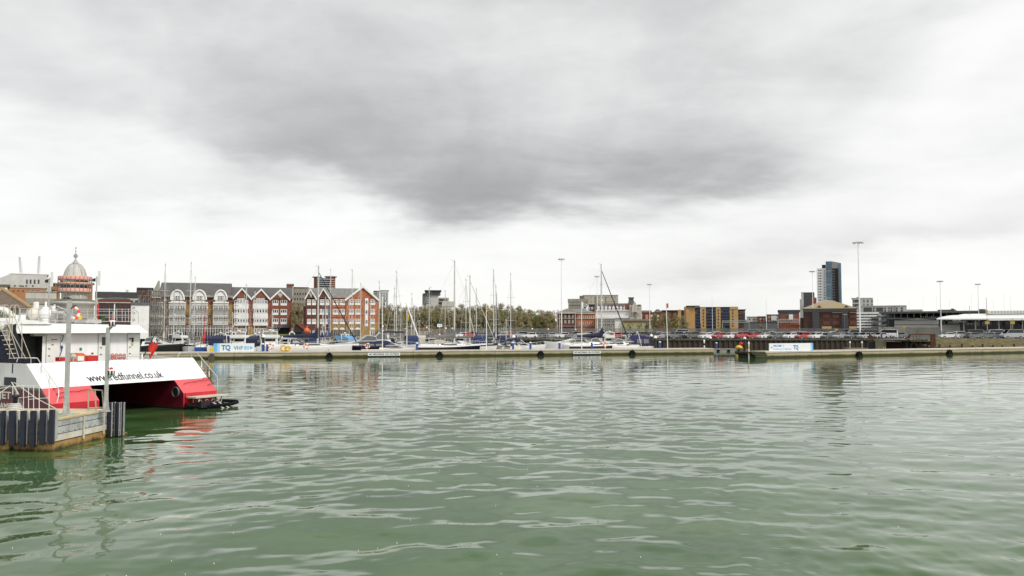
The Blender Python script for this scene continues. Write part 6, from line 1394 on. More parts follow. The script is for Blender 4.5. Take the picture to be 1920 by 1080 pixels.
# ------------------------------------------------------------------ trees
def crown_mesh(seed, rx, rz, n, size, ms, clumps=26, twig=0.25, flat=0.0):
    rr_ = random.Random(seed); mb = MB()
    cl = []
    for k in range(clumps):
        a = rr_.uniform(0, 2 * PI); u = rr_.uniform(-1, 1); q = rr_.random() ** .34 * .84
        s_ = math.sqrt(1 - u * u); cl.append((Vector((math.cos(a) * s_ * rx * q, math.sin(a) * s_ * rx * q, u * rz * q)), rr_.uniform(.20, .34) * rx, rr_.choice((0, 0, 1))))
    for k in range(n):
        c, r, mi = cl[k % clumps]
        d = Vector((rr_.gauss(0, 1), rr_.gauss(0, 1), rr_.gauss(0, 1))).normalized() * r * rr_.random() ** .4; d.z *= .55
        p_ = c + d; s_ = size * rr_.uniform(.6, 1.4)
        n1 = Vector((rr_.gauss(0, 1), rr_.gauss(0, 1), rr_.gauss(0, .45))).normalized(); n2 = n1.cross(Vector((rr_.gauss(0, 1), rr_.gauss(0, 1), rr_.gauss(0, 1)))).normalized()
        m_ = mi if rr_.random() > .3 else 1 - mi
        n2.z *= .6
        if rr_.random() < twig:
            mb.add([p_ - n1 * s_ * 2, p_ + n1 * s_ * 2 + n2 * .03, p_ + n1 * s_ * 1.9 - n2 * .05], [(0, 1, 2)], 1)
        else:
            mb.add([p_ - n1 * s_, p_ + n2 * s_ * .7, p_ + n1 * s_, p_ - n2 * s_ * .7], [(0, 1, 2, 3)], m_)
    return mb.mesh('crown', ms)
def trunk_mesh(h, r, cz, rx, seed):
    rr_ = random.Random(seed); mb = MB(); mb.tube((0, 0, 0), (0, 0, h), r, 7, None, r * .6)
    for k in range(6):
        a = rr_.uniform(0, 2 * PI); mb.tube((0, 0, h * rr_.uniform(.6, 1)), (math.cos(a) * rx * .6, math.sin(a) * rx * .6, cz + rr_.uniform(0, .5) * rx), r * .4, 5, None, r * .12)
    return mb.mesh('trunk', bark)
PROTO = {}
ORD = ['first', 'second', 'third', 'fourth', 'fifth', 'sixth', 'seventh', 'eighth', 'ninth', 'tenth', 'eleventh', 'twelfth', 'thirteenth', 'fourteenth', 'fifteenth', 'sixteenth', 'seventeenth', 'eighteenth', 'nineteenth', 'twentieth',
       'twenty-first', 'twenty-second', 'twenty-third', 'twenty-fourth', 'twenty-fifth', 'twenty-sixth', 'twenty-seventh', 'twenty-eighth', 'twenty-ninth', 'thirtieth', 'thirty-first', 'thirty-second', 'thirty-third', 'thirty-fourth']
def tree(px, Y, pyt, wpx, label, kind='olive', group=None, z0=GZ, low=0.12, pyb=None):
    k = R.randint(0, 2); key = (kind, k)
    ms = {'olive': [leaf_a, leaf_b], 'brown': [leaf_b, leaf_a], 'green': [leaf_c, leaf_a], 'dark': [leaf_d, leaf_a], 'purple': [leaf_p, leaf_p]}[kind]
    if key not in PROTO:
        PROTO[key] = (crown_mesh(100 + k, 1, 1, {'olive': 8500, 'brown': 8500, 'green': 2600, 'dark': 2000, 'purple': 2000}[kind], 0.028, ms, 70, .25 if kind in ('olive', 'brown') else .05), trunk_mesh(1, .06, .9, .6, k))
    zt = Z(pyt, Y); H = zt - z0; rx = wpx * Y / FPX / 2; rz = H * (1 - low) / 2
    rt = thing(kind + '_tree' if kind not in ('olive', 'brown') else 'spring_tree', label, 'tree', (X(px, Y), Y, z0), R.uniform(0, 6), group)
    c = link('crown', PROTO[key][0], rt, (0, 0, H - rz)); c.scale = (rx, rx, rz)
    t_ = link('trunk', PROTO[key][1], rt, (0, 0, 0)); t_.scale = (H * .35, H * .35, H * .55)
    return rt
row = [(704, 573), (718, 569), (733, 567.5), (748, 569), (762, 571), (776, 570), (791, 571), (806, 571), (820, 569.5), (836, 570), (851, 569), (866, 567.5), (881, 570), (896, 569), (911, 567), (926, 568), (941, 566.5), (956, 568), (970, 571), (984, 573), (998, 577), (1011, 578), (1023, 576.5), (1034, 577)]
for i, (px, py) in enumerate(row):
    tree(px + R.uniform(-2, 2), 300 + R.uniform(-7, 7), py + R.uniform(-2, 1.0), 29 + R.uniform(-3, 6), f'bare budding tree, {ORD[i]} from the brick gable in the tall row behind the marina', 'brown' if i % 3 == 0 else 'olive', 'row of budding trees behind the marina')
for i in range(23):
    px = 702 + i * 15; tree(px, 288 + R.uniform(-3, 3), 583 + R.uniform(-4, 4), 25, f'lower olive tree, {ORD[i]} from the left before the tall budding row', 'olive' if i % 4 else 'green', 'lower trees in front of the budding row', low=.05)
tree(552, 230, 562, 26, 'budding tree filling the gap between the two brick blocks', 'olive'); tree(563, 250, 563, 26, 'second budding tree behind the gap beside the right brick block', 'olive')
for px, py, w_, Y, kd, lb in ((1167, 599, 17, 300, 'green', 'fresh green tree just right of the black furled forestay'), (1181, 598, 15, 302, 'green', 'duller green tree between two fresh green ones'), (1199, 597, 17, 300, 'green', 'green tree right of the white hotel front'),
        (1213, 597, 10, 306, 'olive', 'small olive tree left of the pale lamp mast'), (1229, 584.5, 22, 305, 'olive', 'olive tree just right of the pale lamp mast'), (1249, 582, 26, 303, 'olive', 'large olive tree left of the red flagged pole'), (1266, 585, 24, 310, 'brown', 'brownish tree right of the red flagged pole'), (1283, 587, 20, 300, 'olive', 'olive tree against the first ochre towers'),
        (1353, 605, 15, 285, 'green', 'small green bush before the navy flats'), (1459, 604, 10, 285, 'dark', 'dark green bush left of the gantry'), (1425, 605.5, 12, 290, 'olive', 'pale blossoming shrub before the low warehouse'), (1572, 603, 20, 250, 'purple', 'round dark purple tree in front of the brick offices')):
    tree(px, Y, py, w_, lb, kd, low=.04)
tree(1720, 188, 613, 32, 'low green bush on top of the old dock structure', 'dark', z0=GZ + 1.0, low=.0)
for i in range(9): tree(500 + i * 7.5, 200, 629 + R.uniform(-1, 1), 8, f'small shrub, {ORD[i]} from the left on the grass bank before the gables', 'green' if i % 2 else 'olive', 'shrubs on the grass bank', low=0)
# distant wooded horizon
mb = MB(); rr_ = random.Random(3)
for k in range(2600):
    px = rr_.uniform(-400, 2500); Y = rr_.uniform(850, 900); x_ = X(px, Y); hgt = 10 + 5 * noise.noise(Vector((px * .012, 0, 0))); z_ = GZ + rr_.random() ** .7 * hgt; s_ = rr_.uniform(2, 4)
    n1 = Vector((rr_.gauss(0, 1), rr_.gauss(0, 1), rr_.gauss(0, 1))).normalized() * s_; n2 = n1.cross(Vector((rr_.gauss(0, 1), rr_.gauss(0, 1), rr_.gauss(0, 1)))).normalized() * s_
    mb.add([Vector((x_, Y, z_)) - n1, Vector((x_, Y, z_)) + n2, Vector((x_, Y, z_)) + n1, Vector((x_, Y, z_)) - n2], [(0, 1, 2, 3)])
stuff(tag(mb.build('distant_wood', leaf_a), 'low hazy line of far off trees along the horizon', 'wood'))
# ------------------------------------------------------------------ fences round the car park
def palisade(name, label, pxa, Ya, pxb, Yb, h, step=.22, posts=2.8, z0=GZ, m=fencegrey):
    f_ = Fac(name, label, 'fence', pxa, Ya, pxb, Yb, z0)
    mb = MB(); k = 0; a = 0.0
    while a < f_.L: mb.box(a, a + step * .55, 0, .03, .1, h + (0.05 if k % 2 else 0)); a += step; k += 1
    stuff(mb.build('pales', m, f_.root))
    for z in (.4, h - .35): mb = MB(); mb.box(0, f_.L, .035, .08, z, z + .07); mb.build('rail', m, f_.root)
    me_ = None; n_ = min(60, int(f_.L / posts)); pm = MB().box(-.05, .05, .09, .2, 0, h).mesh('post', m)
    for i in range(n_ + 1): link('post', pm, f_.root, (f_.L * i / n_, 0, 0))
    return f_
palisade('palisade_fence', 'grey steel palisade fence between the car park and the row of trees', 830, 246, 1225, 262, 2.55)
palisade('palisade_fence', 'grey steel palisade fence behind the crowded car park rows', 1225.5, 262, 1660, 262, 2.6, .35)
palisade('palisade_fence', 'dense grey fence in front of the terminal shed forecourt', 1665, 230, 1900, 226, 1.9, .3)
# darker close mesh compound
cmp_ = Fac('mesh_compound_fence', 'grey mesh fence compound below the green bush', 'fence', 1704, 187, 1764, 187)
for k in range(60): cmp_.box(1704 + k, 1704.45 + k, 616, 632, 0, .04, fencegrey, 'pale')
cmp_.box(1704, 1764, 615.3, 616.3, -.02, .07, fencegrey, 'rail'); cmp_.box(1704, 1764, 631, 632, -.02, .07, fencegrey, 'rail')
qr = Fac('quay_railing', 'thin grey railing along the quay edge above the empty berth', 'railing', 955, 190.8, 1165, 190.8)
for y_ in (0.55, 1.1): mb = MB(); mb.tube((0, 0, y_), (qr.L, 0, y_), .03, 5); mb.build('rail', alu, qr.root)
pmz = MB().tube((0, 0, 0), (0, 0, 1.12), .035, 5).mesh('post', alu)
for k in range(28): link('post', pmz, qr.root, (qr.L * k / 27, 0, 0))
# stone wall + grey hoardings left of fence
wv = Fac('stone_boundary_wall', 'grey rubble boundary wall behind the middle yachts', 'wall', 712, 206, 838, 222)
wv.box(712, 838, 616.5, None, 0, .8, rubble, 'wall'); wv.box(785, 806, 616, 617.5, -.5, .9, mat('faded_orange_band', (.5, .26, .07), .7), 'orange_header'); wv.box(785, 806, 617.6, 628, -.1, -.01, stone_g, 'panel')
mb = MB(); wv.box(820, 829, 607.5, 613, -.3, -.2, signwhite, 'notice_board'); wv.box(821, 828, 608.8, 610.4, -.32, -.301, signcyan, 'notice_print'); wv.box(824, 824.6, 613, None, -.3, -.2, alu, 'notice_post')
# ------------------------------------------------------------------ cars
tyre = mat('tyre_rubber', (0.015, 0.015, 0.016), .8); rim = mat('alloy_rim', (0.35, 0.35, 0.36), .35, metal=.6)
carglass = mat('car_glass', (0.03, 0.034, 0.038), .06, var=.3, spec=.8)
CC = {'white': (0.72, 0.72, 0.71), 'silver': (0.42, 0.42, 0.43), 'red': (0.42, 0.06, 0.06), 'grey': (0.16, 0.16, 0.17), 'black': (0.02, 0.02, 0.022), 'blue': (0.05, 0.08, 0.16), 'olive grey': (0.10, 0.10, 0.085)}
CM = {k: mat('car_paint_' + k.replace(' ', '_'), v, .25, var=.04, metal=.3 if k in ('silver', 'grey') else 0, coat=.5) for k, v in CC.items()}
headl = mat('headlight_glass', (.7, .7, .68), .15)
PROF = {'hatchback': ([(-2.0, .25), (-2.05, .6), (-1.95, .95), (-1.5, 1.0), (1.0, .98), (1.9, .78), (2.05, .6), (2.0, .25)], [(-1.75, .98), (-1.45, 1.42), (-.9, 1.5), (.2, 1.48), (1.05, .97)]),
        'saloon': ([(-2.25, .28), (-2.3, .65), (-2.2, .95), (-1.4, 1.0), (1.05, .97), (2.1, .76), (2.25, .58), (2.2, .25)], [(-1.75, .98), (-1.05, 1.40), (-.5, 1.45), (.3, 1.43), (1.15, .96)]),
        'suv': ([(-2.2, .32), (-2.28, .7), (-2.15, 1.08), (-1.4, 1.14), (1.1, 1.12), (2.1, .98), (2.25, .7), (2.2, .32)], [(-2.05, 1.1), (-1.8, 1.66), (-1.2, 1.74), (.3, 1.72), (1.1, 1.11)]),
        'van': ([(-2.6, .32), (-2.65, 1.1), (-2.6, 1.32), (1.6, 1.30), (2.5, 1.05), (2.6, .7), (2.55, .32)], [(-2.6, 1.31), (-2.5, 2.15), (-1.9, 2.25), (1.0, 2.2), (1.9, 1.3)])}
def car_meshes(kind, color):
    key = ('car', kind, color)
    if key in MESH_CACHE: return MESH_CACHE[key]
    lo, hi = PROF[kind]; hwid = 1.0 if kind == 'van' else .87
    mb = MB()
    def shell(prof, w0, w1, m, zt=None):
        n = len(prof); inset = lambda z: w0 + (w1 - w0) * (z - min(p[1] for p in prof)) / (max(p[1] for p in prof) - min(p[1] for p in prof))
        A = [(p[0], -inset(p[1]), p[1]) for p in prof]; B = [(p[0], inset(p[1]), p[1]) for p in prof]
        mb.add(A + B, [tuple(range(n))[::-1], tuple(range(n, 2 * n))] + [(i, (i + 1) % n, n + (i + 1) % n, n + i) for i in range(n)], m)
    shell(lo, hwid, hwid * .96, 0); shell(hi, hwid * .95, hwid * .80, 0)
    body = mb
    full = MB(); full.v = list(mb.v); full.f = list(mb.f); full.mi = list(mb.mi); full.sm = list(mb.sm)
    g_ = MB(); zb, zt = hi[0][1] + .06, hi[2][1] - .09
    mid = [(hi[0][0] + .22, zb), (hi[1][0] + .12, zt), (hi[3][0] - .05, zt), (hi[4][0] - .18, zb)]
    for s in (-1, 1):
        def yy(z): return s * (hwid * .95 + (hwid * .80 - hwid * .95) * (z - hi[0][1]) / (hi[2][1] - hi[0][1]) + .012)
        q = [(a, yy(z), z) for a, z in mid]; g_.add(q, [(0, 1, 2, 3), (3, 2, 1, 0)], 0)
    a, b = hi[3], hi[4]; g_.add([(a[0] + .05, -hwid * .72, a[1] - .05 + .02), (b[0] - .03, -hwid * .86, b[1] + .06), (b[0] - .03, hwid * .86, b[1] + .06), (a[0] + .05, hwid * .72, a[1] - .03)], [(0, 1, 2, 3), (3, 2, 1, 0)], 0)
    a, b = hi[0], hi[1]; g_.add([(a[0] + .0, -hwid * .82, a[1] + .08), (b[0] - .03, -hwid * .7, b[1] - .04), (b[0] - .03, hwid * .7, b[1] - .04), (a[0] + .0, hwid * .82, a[1] + .08)], [(0, 1, 2, 3), (3, 2, 1, 0)], 0)
    g_.T = Matrix.Translation((0.02, 0, .01))
    wh_ = MB(); wh_.lathe([(.001, -.1), (.19, -.1), (.2, -.11)], 10, 1, (0, 0, 0), 'y'); wh_.lathe([(.2, -.11), (.31, -.1), (.32, 0), (.31, .1), (.001, .1)], 12, 0, (0, 0, 0), 'y')
    hl = MB(); xf = lo[-3][0]
    for s in (-1, 1): hl.box(xf + .0, xf + .12, s * .66 - .14, s * .66 + .14, lo[-3][1] - .12, lo[-3][1] + .02)
    xw = 1.3 if kind != 'van' else 1.6
    for s in (-1, 1):
        for x_ in (-xw, xw):
            full.T = Matrix.Translation((x_, s * (hwid - .06), .32)); full.lathe([(.001, -.1), (.31, -.1), (.32, 0), (.31, .1), (.001, .1)], 8, 2, (0, 0, 0), 'y')
    full.T = Matrix.Identity(4)
    b0 = len(full.v); full.v += g_.v; full.f += [tuple(i + b0 for i in f_) for f_ in g_.f]; full.mi += [1] * len(g_.f); full.sm += g_.sm
    r_ = (body.mesh('body', [CM[color]]), g_.mesh('windows', [carglass]), wh_.mesh('wheel', [tyre, rim]), hl.mesh('headlights', [headl]), full.mesh('parked_car', [CM[color], carglass, tyre]), hwid, xw)
    MESH_CACHE[key] = r_; return r_
def car(px, Y, kind, color, rz, label, group, detail=True, z=GZ + .004):
    b, g_, w_, hl, full, hwid, xw = car_meshes(kind, color); nm = 'parked_van' if kind == 'van' else 'parked_car'
    if not detail: return tag(link(nm, full, None, (X(px, Y), Y, z), rz), label, 'van' if kind == 'van' else 'car', group)
    rt = thing(nm, label, 'van' if kind == 'van' else 'car', (X(px, Y), Y, z), rz, group)
    link('body', b, rt); link('windows', g_, rt); link('headlights', hl, rt)
    for s in (-1, 1):
        for x_ in (-xw, xw): o_ = link('wheel', w_, rt, (x_, s * (hwid - .08), .32)); o_.rotation_euler = (0, 0, 0 if s < 0 else PI)
    return rt
front = [(1179, 'silver', 'hatchback', 'beside the red car near the blue covered cruiser'), (1152, 'red', 'hatchback', 'just behind the black furled forestay'), (1200, 'olive grey', 'suv', 'above the blue covered cruiser'), (1222, 'olive grey', 'saloon', 'behind the two dark piles'), (1240, 'silver', 'saloon', 'left of the red flagged pole'), (1266, 'grey', 'suv', 'dark, right of the red flagged pole'),
         (1297, 'olive grey', 'suv', 'high roofed, left of the white saloon'), (1325, 'white', 'saloon', 'alone white between dark suv and red car'), (1348, 'red', 'hatchback', 'leftmost of the bright reds by the gap'), (1370, 'white', 'saloon', 'right beside the leftmost bright red car'), (1392, 'red', 'suv', 'dull, over the red and yellow buoy'), (1412, 'red', 'saloon', 'over the end of the right pontoon'),
         (1433, 'white', 'saloon', 'just left of the welcome sign'), (1455, 'grey', 'saloon', 'above the left end of the welcome sign'), (1481, 'white', 'hatchback', 'above the middle of the welcome sign'), (1505, 'red', 'hatchback', 'above the logo of the welcome sign'), (1528, 'white', 'hatchback', 'right of the rightmost red car'), (1551, 'grey', 'saloon', 'second right of the rightmost red car'),
         (1574, 'silver', 'saloon', 'above the blank pontoon stretch'), (1597, 'grey', 'hatchback', 'left of the black pile collar'), (1620, 'silver', 'hatchback', 'at the right end of the quay by the rusty dock')]
for i, (px, c_, k_, lb) in enumerate(front):
    Y = 193.6 + R.uniform(-.3, .3); car(px, Y, k_, c_, PI + R.uniform(.45, .62), f'{c_} {k_}, front line, {lb}', 'cars parked along the quay edge')
cols_ = ['white'] * 4 + ['silver'] * 5 + ['grey'] * 5 + ['black'] * 3 + ['red'] + ['blue'] * 2 + ['olive grey']
for r_, (Y, sp, zz) in enumerate(((199.5, 21, 0), (206, 20, 0), (213, 19, 0), (221, 18, 0), (230, 17, 0), (240, 16.5, 0))):
    px = 1168 + r_ * 3; q_ = 0
    while px < 1655:
        c_ = R.choice(cols_); k_ = R.choice(['hatchback', 'saloon', 'hatchback', 'suv'])
        car(px + R.uniform(-2, 2), Y + R.uniform(-.4, .4), k_, c_, PI + R.uniform(.35, .7), f'{c_} {k_}, {ORD[q_]} from left in {ORD[r_]} row behind the front line', 'cars in the crowded rows', detail=False); px += sp; q_ += 1
for q_, (px, Y, c_, k_) in enumerate(((866, 213, 'white', 'hatchback'), (880, 214, 'red', 'suv'), (900, 216, 'grey', 'hatchback'), (940, 214, 'silver', 'hatchback'), (957, 215, 'red', 'hatchback'), (975, 208, 'silver', 'suv'), (992, 206, 'white', 'hatchback'), (1012, 214, 'grey', 'saloon'), (1032, 218, 'silver', 'saloon'), (1054, 210, 'white', 'hatchback'), (1076, 200, 'grey', 'suv'), (1098, 202, 'silver', 'suv'), (1118, 208, 'red', 'hatchback'), (1136, 206, 'white', 'suv'))):
    car(px, Y, k_, c_, PI + R.uniform(.2, .6), f'{c_} {k_}, {ORD[q_]} from the left behind the railing and yacht masts', 'cars behind the yacht masts', detail=False)
for px, Y, c_, k_, rz, lb in ((1590, 214, 'grey', 'van', 2.9, 'grey van with roof bars behind rusty dock remains'), (1602, 206, 'silver', 'van', 3.0, 'silver van beyond the right end of the rows'), (1627, 204, 'grey', 'van', 2.9, 'dark van left of the white van'), (1661, 203, 'white', 'van', 2.9, 'bright white van behind the rusty dock structure'), (1683, 208, 'grey', 'hatchback', 3.2, 'grey car just right of the white van'),
        (1778, 204, 'white', 'saloon', 3.05, 'white saloon beyond the mesh compound'), (1803, 204, 'silver', 'suv', .1, 'beige silver estate car on forecourt'), (1823, 212, 'grey', 'van', 3.1, 'grey high van behind the estate car'), (1827, 202, 'grey', 'hatchback', .1, 'dark grey hatchback before the high van'), (1850, 202, 'grey', 'hatchback', 3.1, 'dark hatchback seen below the white minibus'), (1862, 218, 'white', 'van', 3.1, 'white minibus standing behind the small cars'),
        (1871, 207, 'blue', 'hatchback', .1, 'dark blue car left of the silver minibus'), (1897, 200, 'silver', 'van', 3.13, 'silver minibus nearest on the forecourt at right'), (1925, 203, 'silver', 'saloon', .1, 'silver car cut by the right frame edge'), (1409, 255, 'white', 'van', 3.1, 'white van roof seen over the rows below the white houses'), (1436, 255, 'white', 'van', 3.1, 'long white van roof below the red brick house'), (1276, 255, 'white', 'van', 3.1, 'cream van below the ochre towers')):
    car(px, Y, k_, c_, rz, lb, None)
# ------------------------------------------------------------------ high mast lights
def hmast(px, pyt, Y, label, r=.22, head=True, tone=None):
    tone = tone or mat('pale_mast_paint', (.85, .85, .84), .6, var=.06)
    zt = Z(pyt, Y) ; rt = thing('floodlight_mast', label, 'floodlight mast', (X(px, Y), Y, GZ), 0, 'tall floodlight masts'); r *= .62
    mb = MB(); mb.tube((0, 0, 0), (0, 0, zt - GZ), r, 8, None, r * .55); mb.build('pole', tone, rt)
    if head:
        mb = MB(); mb.torus((0, 0, zt - GZ), r * 4, r * .35, 0, 12, 5, 'z'); mb.box(-r * 4, r * 4, -.05, .05, zt - GZ - .05, zt - GZ + .05); mb.build('head_ring', alu, rt)
        mb = MB().box(-.28, .28, -.3, .1, -.28, .05).mesh('floodlight', greyclad)
        for k in range(6): a = k * PI / 3; link('floodlight', mb, rt, (r * 4.6 * math.cos(a), r * 4.6 * math.sin(a), zt - GZ), a + PI / 2)
for px, t_, Y, r, lb in ((1053, 485.5, 250, .26, 'floodlight mast in front of the classical brick building'), (1120, 518, 300, .24, 'floodlight mast left of the tallest yacht mast'), (1218.5, 533, 310, .24, 'pale floodlight mast right of the white hotel'), (1525, 508.5, 262, .22, 'floodlight mast left of the tall tower'), (1612.5, 454.5, 205, .36, 'tallest floodlight mast, right of the hip roofed offices'), (1765, 527, 250, .22, 'floodlight mast at the left end of terminal shed'), (1836, 532.5, 280, .22, 'floodlight mast behind the white terminal roof')):
    hmast(px, t_, Y, lb, r)
for px, t_, Y, lb in ((1336, 558, 300, 'thin lamp pole before the navy flats'), (1437.5, 561, 300, 'thin lamp pole before red brick houses'), (1851, 558, 255, 'dark pole above the terminal roof box'), (1819, 573, 260, 'short dark pole on the car deck')):
    hmast(px, t_, Y, lb, .16, head=False, tone=dgreyclad if px > 1800 else None)
for q_, (px, t_) in enumerate(((1552, 600), (1647, 553), (1706, 562), (1732, 553), (1757, 553), (1782, 560), (1810, 572), (1823, 551), (1864, 560), (1884, 551), (1896, 553))):
    hmast(px, t_, 600, f'very thin faint skyline lamp pole, {ORD[q_]} from the left at right', .18, head=False)
for px, t_, Y, lb in ((1583, 590, 250, 'dark street lamp before the brick offices glazed bay'), (1651, 592, 280, 'street lamp before the car park ramp')):
    rt = thing('street_lamp', lb, 'street lamp', (X(px, Y), Y, GZ)); H = Z(t_, Y) - GZ
    mb = MB(); mb.tube((0, 0, 0), (0, 0, H), .1, 6); mb.build('pole', dgreyclad, rt); mb = MB(); mb.box(-.1, .8, -.12, .12, H - .05, H + .1); mb.build('lamp_head', greyclad, rt)
# ------------------------------------------------------------------ old dock structure at the end of the quay
od = Fac('derelict_dock_structure', 'rusty derelict linkspan with concrete block and weedy timbers', 'dock structure', 1628, 184, 1762, 184, z0=0)
od.box(1641, 1661, 637, 657, 0, 4, mat('weathered_pier_block', (.23, .2, .135), .9, var=.35, vs=.8, bump=.5, bs=4), 'concrete_block')
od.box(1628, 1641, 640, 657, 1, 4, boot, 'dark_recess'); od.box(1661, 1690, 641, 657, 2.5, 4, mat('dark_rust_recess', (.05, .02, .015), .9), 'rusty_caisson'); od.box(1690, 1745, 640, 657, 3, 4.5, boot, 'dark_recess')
od.box(1660, 1740, 637.5, 639, -.5, 3, timber, 'deck_beam'); od.box(1661, 1700, 635.5, 637.3, 0, 3, stone_g, 'broken_deck'); od.box(1744, 1754, 626.5, 655, -.3, 1.0, rust, 'sheet_pile_column'); od.box(1706, 1754, 626, 628, -.2, .6, rust, 'top_beam')
for a, b_, c_, d_ in ((1696, 637, 1708, 627), (1626, 630, 1640, 640), (1712, 640, 1706, 655), (1722, 655, 1728, 640), (1736, 655, 1742, 642), (1714, 641, 1722, 655), (1700, 640, 1700, 656)):
    p0, p1 = od.xz(a, b_, .2), od.xz(c_, d_, .2); mb = MB(); mb.tube((p0[0], .2, p0[1]), (p1[0], .2, p1[1]), .2, 6); mb.build('raking_timber', rust if b_ < 640 else timber, od.root)
for k, a in enumerate((1665, 1672, 1675, 1680, 1686, 1712, 1718, 1724)): od.box(a, a + .7, 625 + (k % 3) * 2, 637, .5, .62, rust, 'upright')
for a in (1630, 1634, 1651, 1668, 1703): od.box(a, a + 3, 626 + (a % 5), 634, .2, 1.0, rust, 'rusted_plate')
od.poly([(1629, 634), (1629, 627), (1634, 628), (1639, 636), (1636, 637)], -.1, .15, rust, 'rusted_plate')
for a in (1656, 1659.3): od.box(a, a + 1.4, 651, 657, -.3, -.05, yellow, 'yellow_marker')
for a in (1592.5, 1614.5): mb = MB()
for k in range(14):
    a = 1646 + k * 8.2; od.box(a, a + 2.5, 636.3 - R.uniform(0, 1.5), 637.4, .3, 1.5, mat('weeds', (.13, .15, .03), .9, var=.4), 'weed_tuft')
for px, lb in ((1593, 'left of two short white topped mooring posts against the quay wall'), (1615.5, 'right of two short white topped mooring posts against the quay wall')):
    pile(px, 184, 640, lb, r=.14, m=stone_g)
rt = thing('low_work_pontoon', 'low rusty work pontoon moored against the quay wall', 'floating pontoon', (X(1587, 184), 183.5, 0)); mb = MB(); mb.box(0, X(1626, 184) - X(1587, 184), 0, 3, -.4, .35); mb.build('float_unit', rust, rt); mb = MB(); mb.box(0, X(1626, 184) - X(1587, 184), -.05, 3, .36, .45); mb.build('deck_board', stone_g, rt)
# white ball lamps along the marina
def lampball(px, py, Y, label):
    zt = Z(py, Y); rt = thing('globe_lamp', label, 'globe lamp', (X(px, Y), Y, GZ if Y > 189 else PD), 0, 'white globe lamps'); H = zt - rt.location.z
    mb = MB(); mb.tube((0, 0, 0), (0, 0, H - .2), .06, 6); mb.build('post', dgreyclad, rt); mb = MB(); mb.sphere((0, 0, H), .27); mb.build('globe', whitep, rt)
for q_, (px, py, Y) in enumerate(sorted(((649, 628, 192), (717.5, 612, 204), (771, 612, 215), (800, 614, 215), (824, 628, 192), (848, 616, 215), (998, 617, 240), (1028, 617.5, 240), (1079, 618, 240), (1125, 619, 240), (836, 616, 220), (512, 620, 199), (486, 624, 197)))):
    lampball(px, py, Y, f'white globe lamp on a thin post, {ORD[q_]} from the left along the shore')
# ------------------------------------------------------------------ boats: bow towards +x, waterline z = 0
def hull_mesh(L_, B_, fb, bow=.35, hullm=0, stripe=None, chine=False, rake=.08, stern_w=.8):
    """returns MB with 0 hull, 1 deck, 2 boot top/stripe"""
    mb = MB(); n = 14; secs = []
    for i in range(n + 1):
        t_ = i / n; x_ = -L_ / 2 + L_ * t_
        if t_ < .45: hb = B_ / 2 * (stern_w + (1 - stern_w) * math.sin(t_ / .45 * PI / 2))
        else: hb = B_ / 2 * max(.015, math.cos((t_ - .45) / .55 * PI / 2) ** (.72 if chine else .85))
        zs = fb * (1 + bow * max(0, t_ - .25) ** 1.6 * 1.4 + .04 * (1 - t_))
        xo = rake * L_ * max(0, t_ - .75) / .25
        f_ = .55 + .45 * (1 - t_) ** .5
        pts = [(x_, 0, -.35), (x_ + xo * .25, hb * (.80 if chine else .62) * f_, -.12), (x_ + xo * .4, hb * (.9 if chine else .84) * f_ ** .5, .10), (x_ + xo * .55, hb * .95 * f_ ** .3, zs * .45), (x_ + xo * .9, hb, zs * .86), (x_ + xo, hb * 1.0, zs)]
        secs.append(pts)
    k = len(secs[0])
    for s in (1, -1):
        vs = [(p[0], p[1] * s, p[2]) for q in secs for p in q]
        for j in range(k - 1):
            fs = [((i + 1) * k + j, i * k + j, i * k + j + 1, (i + 1) * k + j + 1) if s > 0 else (i * k + j, (i + 1) * k + j, (i + 1) * k + j + 1, i * k + j + 1) for i in range(n)]
            m = 2 if (j < 2 or (stripe is not None and j == stripe)) else 0
            mb.add(vs, fs, m, True)
    vs = [secs[i][k - 1] for i in range(n + 1)]
    A = [(p[0], p[1], p[2] - .03) for p in vs]; Bv = [(p[0], -p[1], p[2] - .03) for p in vs]
    mb.add(A + Bv, [(i, n + 1 + i, n + 2 + i, i + 1) for i in range(n)], 1)
    tr = [(p[0], p[1], p[2]) for p in secs[0]] + [(p[0], -p[1], p[2]) for p in secs[0][::-1]]
    mb.add(tr, [tuple(range(len(tr)))[::-1]], 0)
    def sheer(x_):
        t_ = min(1, max(0, (x_ + L_ / 2) / L_)); return fb * (1 + bow * max(0, t_ - .25) ** 1.6 * 1.4 + .04 * (1 - t_))
    def half(x_):
        t_ = min(1, max(0, (x_ + L_ / 2) / L_))
        return B_ / 2 * (stern_w + (1 - stern_w) * math.sin(t_ / .45 * PI / 2)) if t_ < .45 else B_ / 2 * max(.015, math.cos((t_ - .45) / .55 * PI / 2) ** .8)
    return mb, sheer, half
def house(mb, prof, hw, taper=.82, m=0, y0=0):
    """side profile (x,z) list, symmetric, narrowing upward"""
    z0 = min(p[1] for p in prof); z1 = max(p[1] for p in prof); n = len(prof)
    def wd(p): return (hw(p[0]) if callable(hw) else hw) * (1 + (taper - 1) * (p[1] - z0) / max(.01, z1 - z0))
    A = [(p[0], -wd(p), p[1]) for p in prof]; B2 = [(p[0], wd(p), p[1]) for p in prof]
    ar = sum(prof[i][0] * prof[(i + 1) % n][1] - prof[(i + 1) % n][0] * prof[i][1] for i in range(n))
    if ar > 0: fs = [tuple(range(n)), tuple(range(2 * n - 1, n - 1, -1))] + [((i + 1) % n, i, n + i, n + (i + 1) % n) for i in range(n)]
    else: fs = [tuple(range(n))[::-1], tuple(range(n, 2 * n))] + [(i, (i + 1) % n, n + (i + 1) % n, n + i) for i in range(n)]
    mb.add(A + B2, fs, m)
